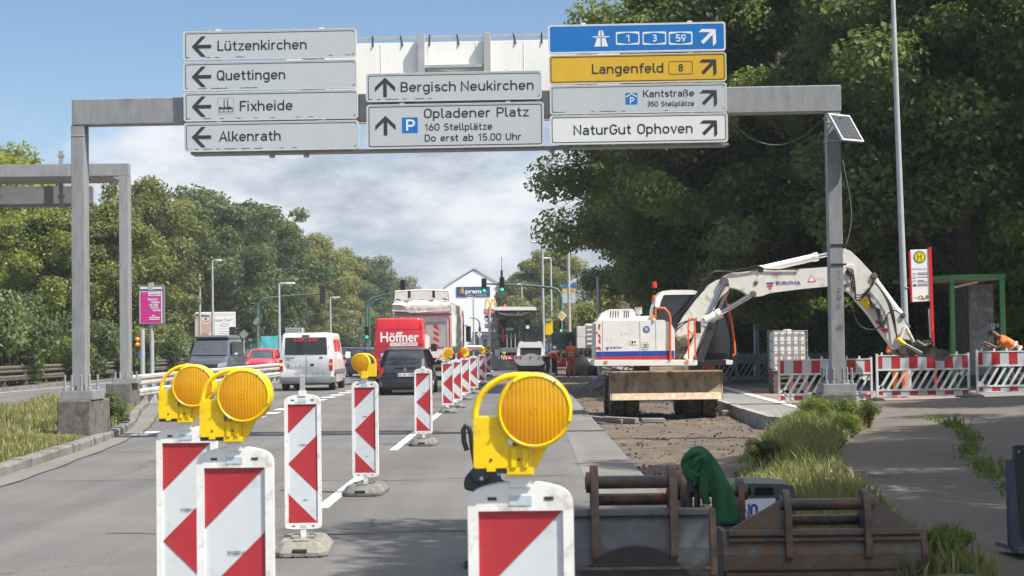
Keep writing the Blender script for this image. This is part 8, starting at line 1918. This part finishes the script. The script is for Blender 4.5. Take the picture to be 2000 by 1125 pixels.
for px, top, Y, k, wd, lab in left:
    p = at(px, top, Y); sc = p.z/12; x = p.x
    put(olive[k], 'roadside_tree', TP, lab, 'tree', (x, Y, .1), (sc*wd, sc*wd, sc), rnd.uniform(0, 6), 'trees along the left side of the road')
for px, top, Y, k, wd, lab in ((1048, 503, 215, 3, 1.1, 'far tree right of the white house, left one of the pair by the street lamps'), (1088, 488, 195, 0, 1.1, 'far tree right of the street lamps, touching the dark right-hand trees'), (1012, 535, 245, 1, .9, 'small far tree between the white house and the street lamps'), (990, 560, 300, 3, .8, 'tiny far tree beside the gable of the white house')):
    p = at(px, top, Y); sc = p.z/12; put(olive[k], 'far_tree', TP, lab, 'tree', (p.x, Y, .0), (sc*wd, sc*wd, sc), rnd.uniform(0, 6), 'far trees beyond the junction')
BPt = ('stem', 'foliage')
bush = [bush_proto(41, leaf_bright), bush_proto(42, leaf_dark), bush_proto(43, leaf_olive)]
for px, py, Y, k, sx_, sz, lab in (
 (95, 700, 80, 0, 1.7, 1.5, 'bright bush behind the brown guardrail left of the gantry post'), (20, 690, 74, 1, 1.9, 2.6, 'tall dark bush at the left edge behind the guardrail'), (160, 690, 84, 1, 1.8, 2.2, 'dark bush right behind the near gantry post'), (230, 690, 91, 1, 1.8, 2.0, 'dark bush between the two gantry posts'), (205, 705, 90, 0, 1.2, 1.0, 'low bright bush between the gantry posts'),
 (-40, 690, 72, 1, 2.0, 3.0, 'dark bush cut off by the left edge'), (130, 655, 94, 1, 2.4, 3.6, 'big dark bush above the no-stopping sign'), (60, 640, 100, 1, 2.6, 4.2, 'big dark bush above the yellow sign'), (300, 690, 102, 1, 2.0, 2.2, 'dark bush under the pink poster'), (345, 690, 108, 0, 1.6, 1.0, 'bright bush right of the pink poster pole'), (385, 690, 132, 1, 2.2, 1.6, 'dark bush under the billboard'), (255, 650, 96, 1, 2.2, 3.8, 'dark bush behind the far gantry post'),
 (440, 680, 140, 1, 2.2, 2.6, 'dark bush between billboard and turquoise wall'), (520, 660, 152, 1, 2.4, 3.2, 'dark bush behind the turquoise wall'), (600, 660, 170, 1, 3.0, 4.0, 'dark bush behind the white van roof'), (655, 660, 196, 1, 3.2, 4.2, 'dark bush above the dark blue car'), (705, 660, 228, 1, 3.4, 4.6, 'dark bush left of the red van'), (745, 640, 266, 1, 3.4, 5.4, 'dark bush behind the red van roof'),
 (1300, 650, 76, 1, 1.9, 2.2, 'dark bush behind the white excavator bonnet'), (1400, 640, 70, 1, 2.4, 2.6, 'dark bush behind the excavator cab'), (1480, 650, 72, 0, 2.0, 2.4, 'sunlit bush under the excavator boom'), (1570, 640, 70, 0, 2.0, 2.6, 'sunlit bush right of the liquid tank'), (1600, 660, 64, 1, 1.8, 1.6, 'dark hedge bush behind the gantry post'), (1690, 660, 58, 1, 1.8, 1.5, 'dark hedge bush behind the excavator stick'), (1745, 650, 64, 1, 2.2, 2.4, 'dark bush behind the lamp pole'), (1850, 640, 62, 1, 2.4, 2.6, 'dark bush behind the bus shelter roof post'), (1985, 610, 54, 0, 1.6, 2.2, 'bright bush beside the bus shelter at the right edge'), (1925, 650, 60, 1, 2.0, 2.6, 'dark bush seen through the shelter glass'), (1300, 610, 90, 2, 3.0, 3.6, 'olive bush glimpsed between the trunks above the excavator'), (1150, 650, 130, 2, 2.6, 3.0, 'olive bush behind the workers'), (1060, 650, 170, 2, 3.4, 4.0, 'olive bush behind the paver')):
    x = at(px, 690, Y).x; put(bush[k], 'bush', BPt, lab, 'bush', (x, Y, .1), (sx_, sx_, sz), rnd.uniform(0, 6), 'bushes along the road')
for px, Y, k, s_, lab in ((216, 33.6, 1, .42, 'small dark shrub between the two concrete footings'), (1655, 28.0, 0, .36, 'leafy weed clump against the right concrete footing'), (1600, 28.6, 0, .38, 'leafy weed clump left of the right concrete footing'), (1560, 27.0, 0, .26, 'low leafy weeds in the verge before the barrier'), (1655, 26.4, 0, .25, 'leafy weeds at the footpath edge below the footing'), (1850, 11.0, 0, .2, 'small weed tuft right of the rusty bucket'), (1500, 20.5, 2, .2, 'low weed patch in the middle of the right verge')):
    x = at(px, 800, Y).x; put(bush[k], 'weed_clump', BPt, lab, 'plant', (x, Y, .12), s_, rnd.uniform(0, 6), 'small weeds and shrubs')
hz = MB(); hz.box(-320, 320, -60, 520, -1.2, 24); hm = bpy.data.materials.new('thin_air'); hm.use_nodes = True
_n, _l = hm.node_tree.nodes, hm.node_tree.links; _n.clear(); _o = _n.new('ShaderNodeOutputMaterial'); _v = _n.new('ShaderNodeVolumePrincipled')
_v.inputs['Color'].default_value = (.86, .92, 1, 1); _v.inputs['Density'].default_value = .00036; _l.new(_v.outputs[0], _o.inputs['Volume'])
tag(hz.build('haze', hm), 'pale summer haze in the air', 'haze', kind='stuff')
S.cycles.volume_bounces = 0
# render hints
S.cycles.max_bounces = 6; S.cycles.diffuse_bounces = 3; S.cycles.glossy_bounces = 3; S.cycles.transmission_bounces = 4; S.cycles.transparent_max_bounces = 8
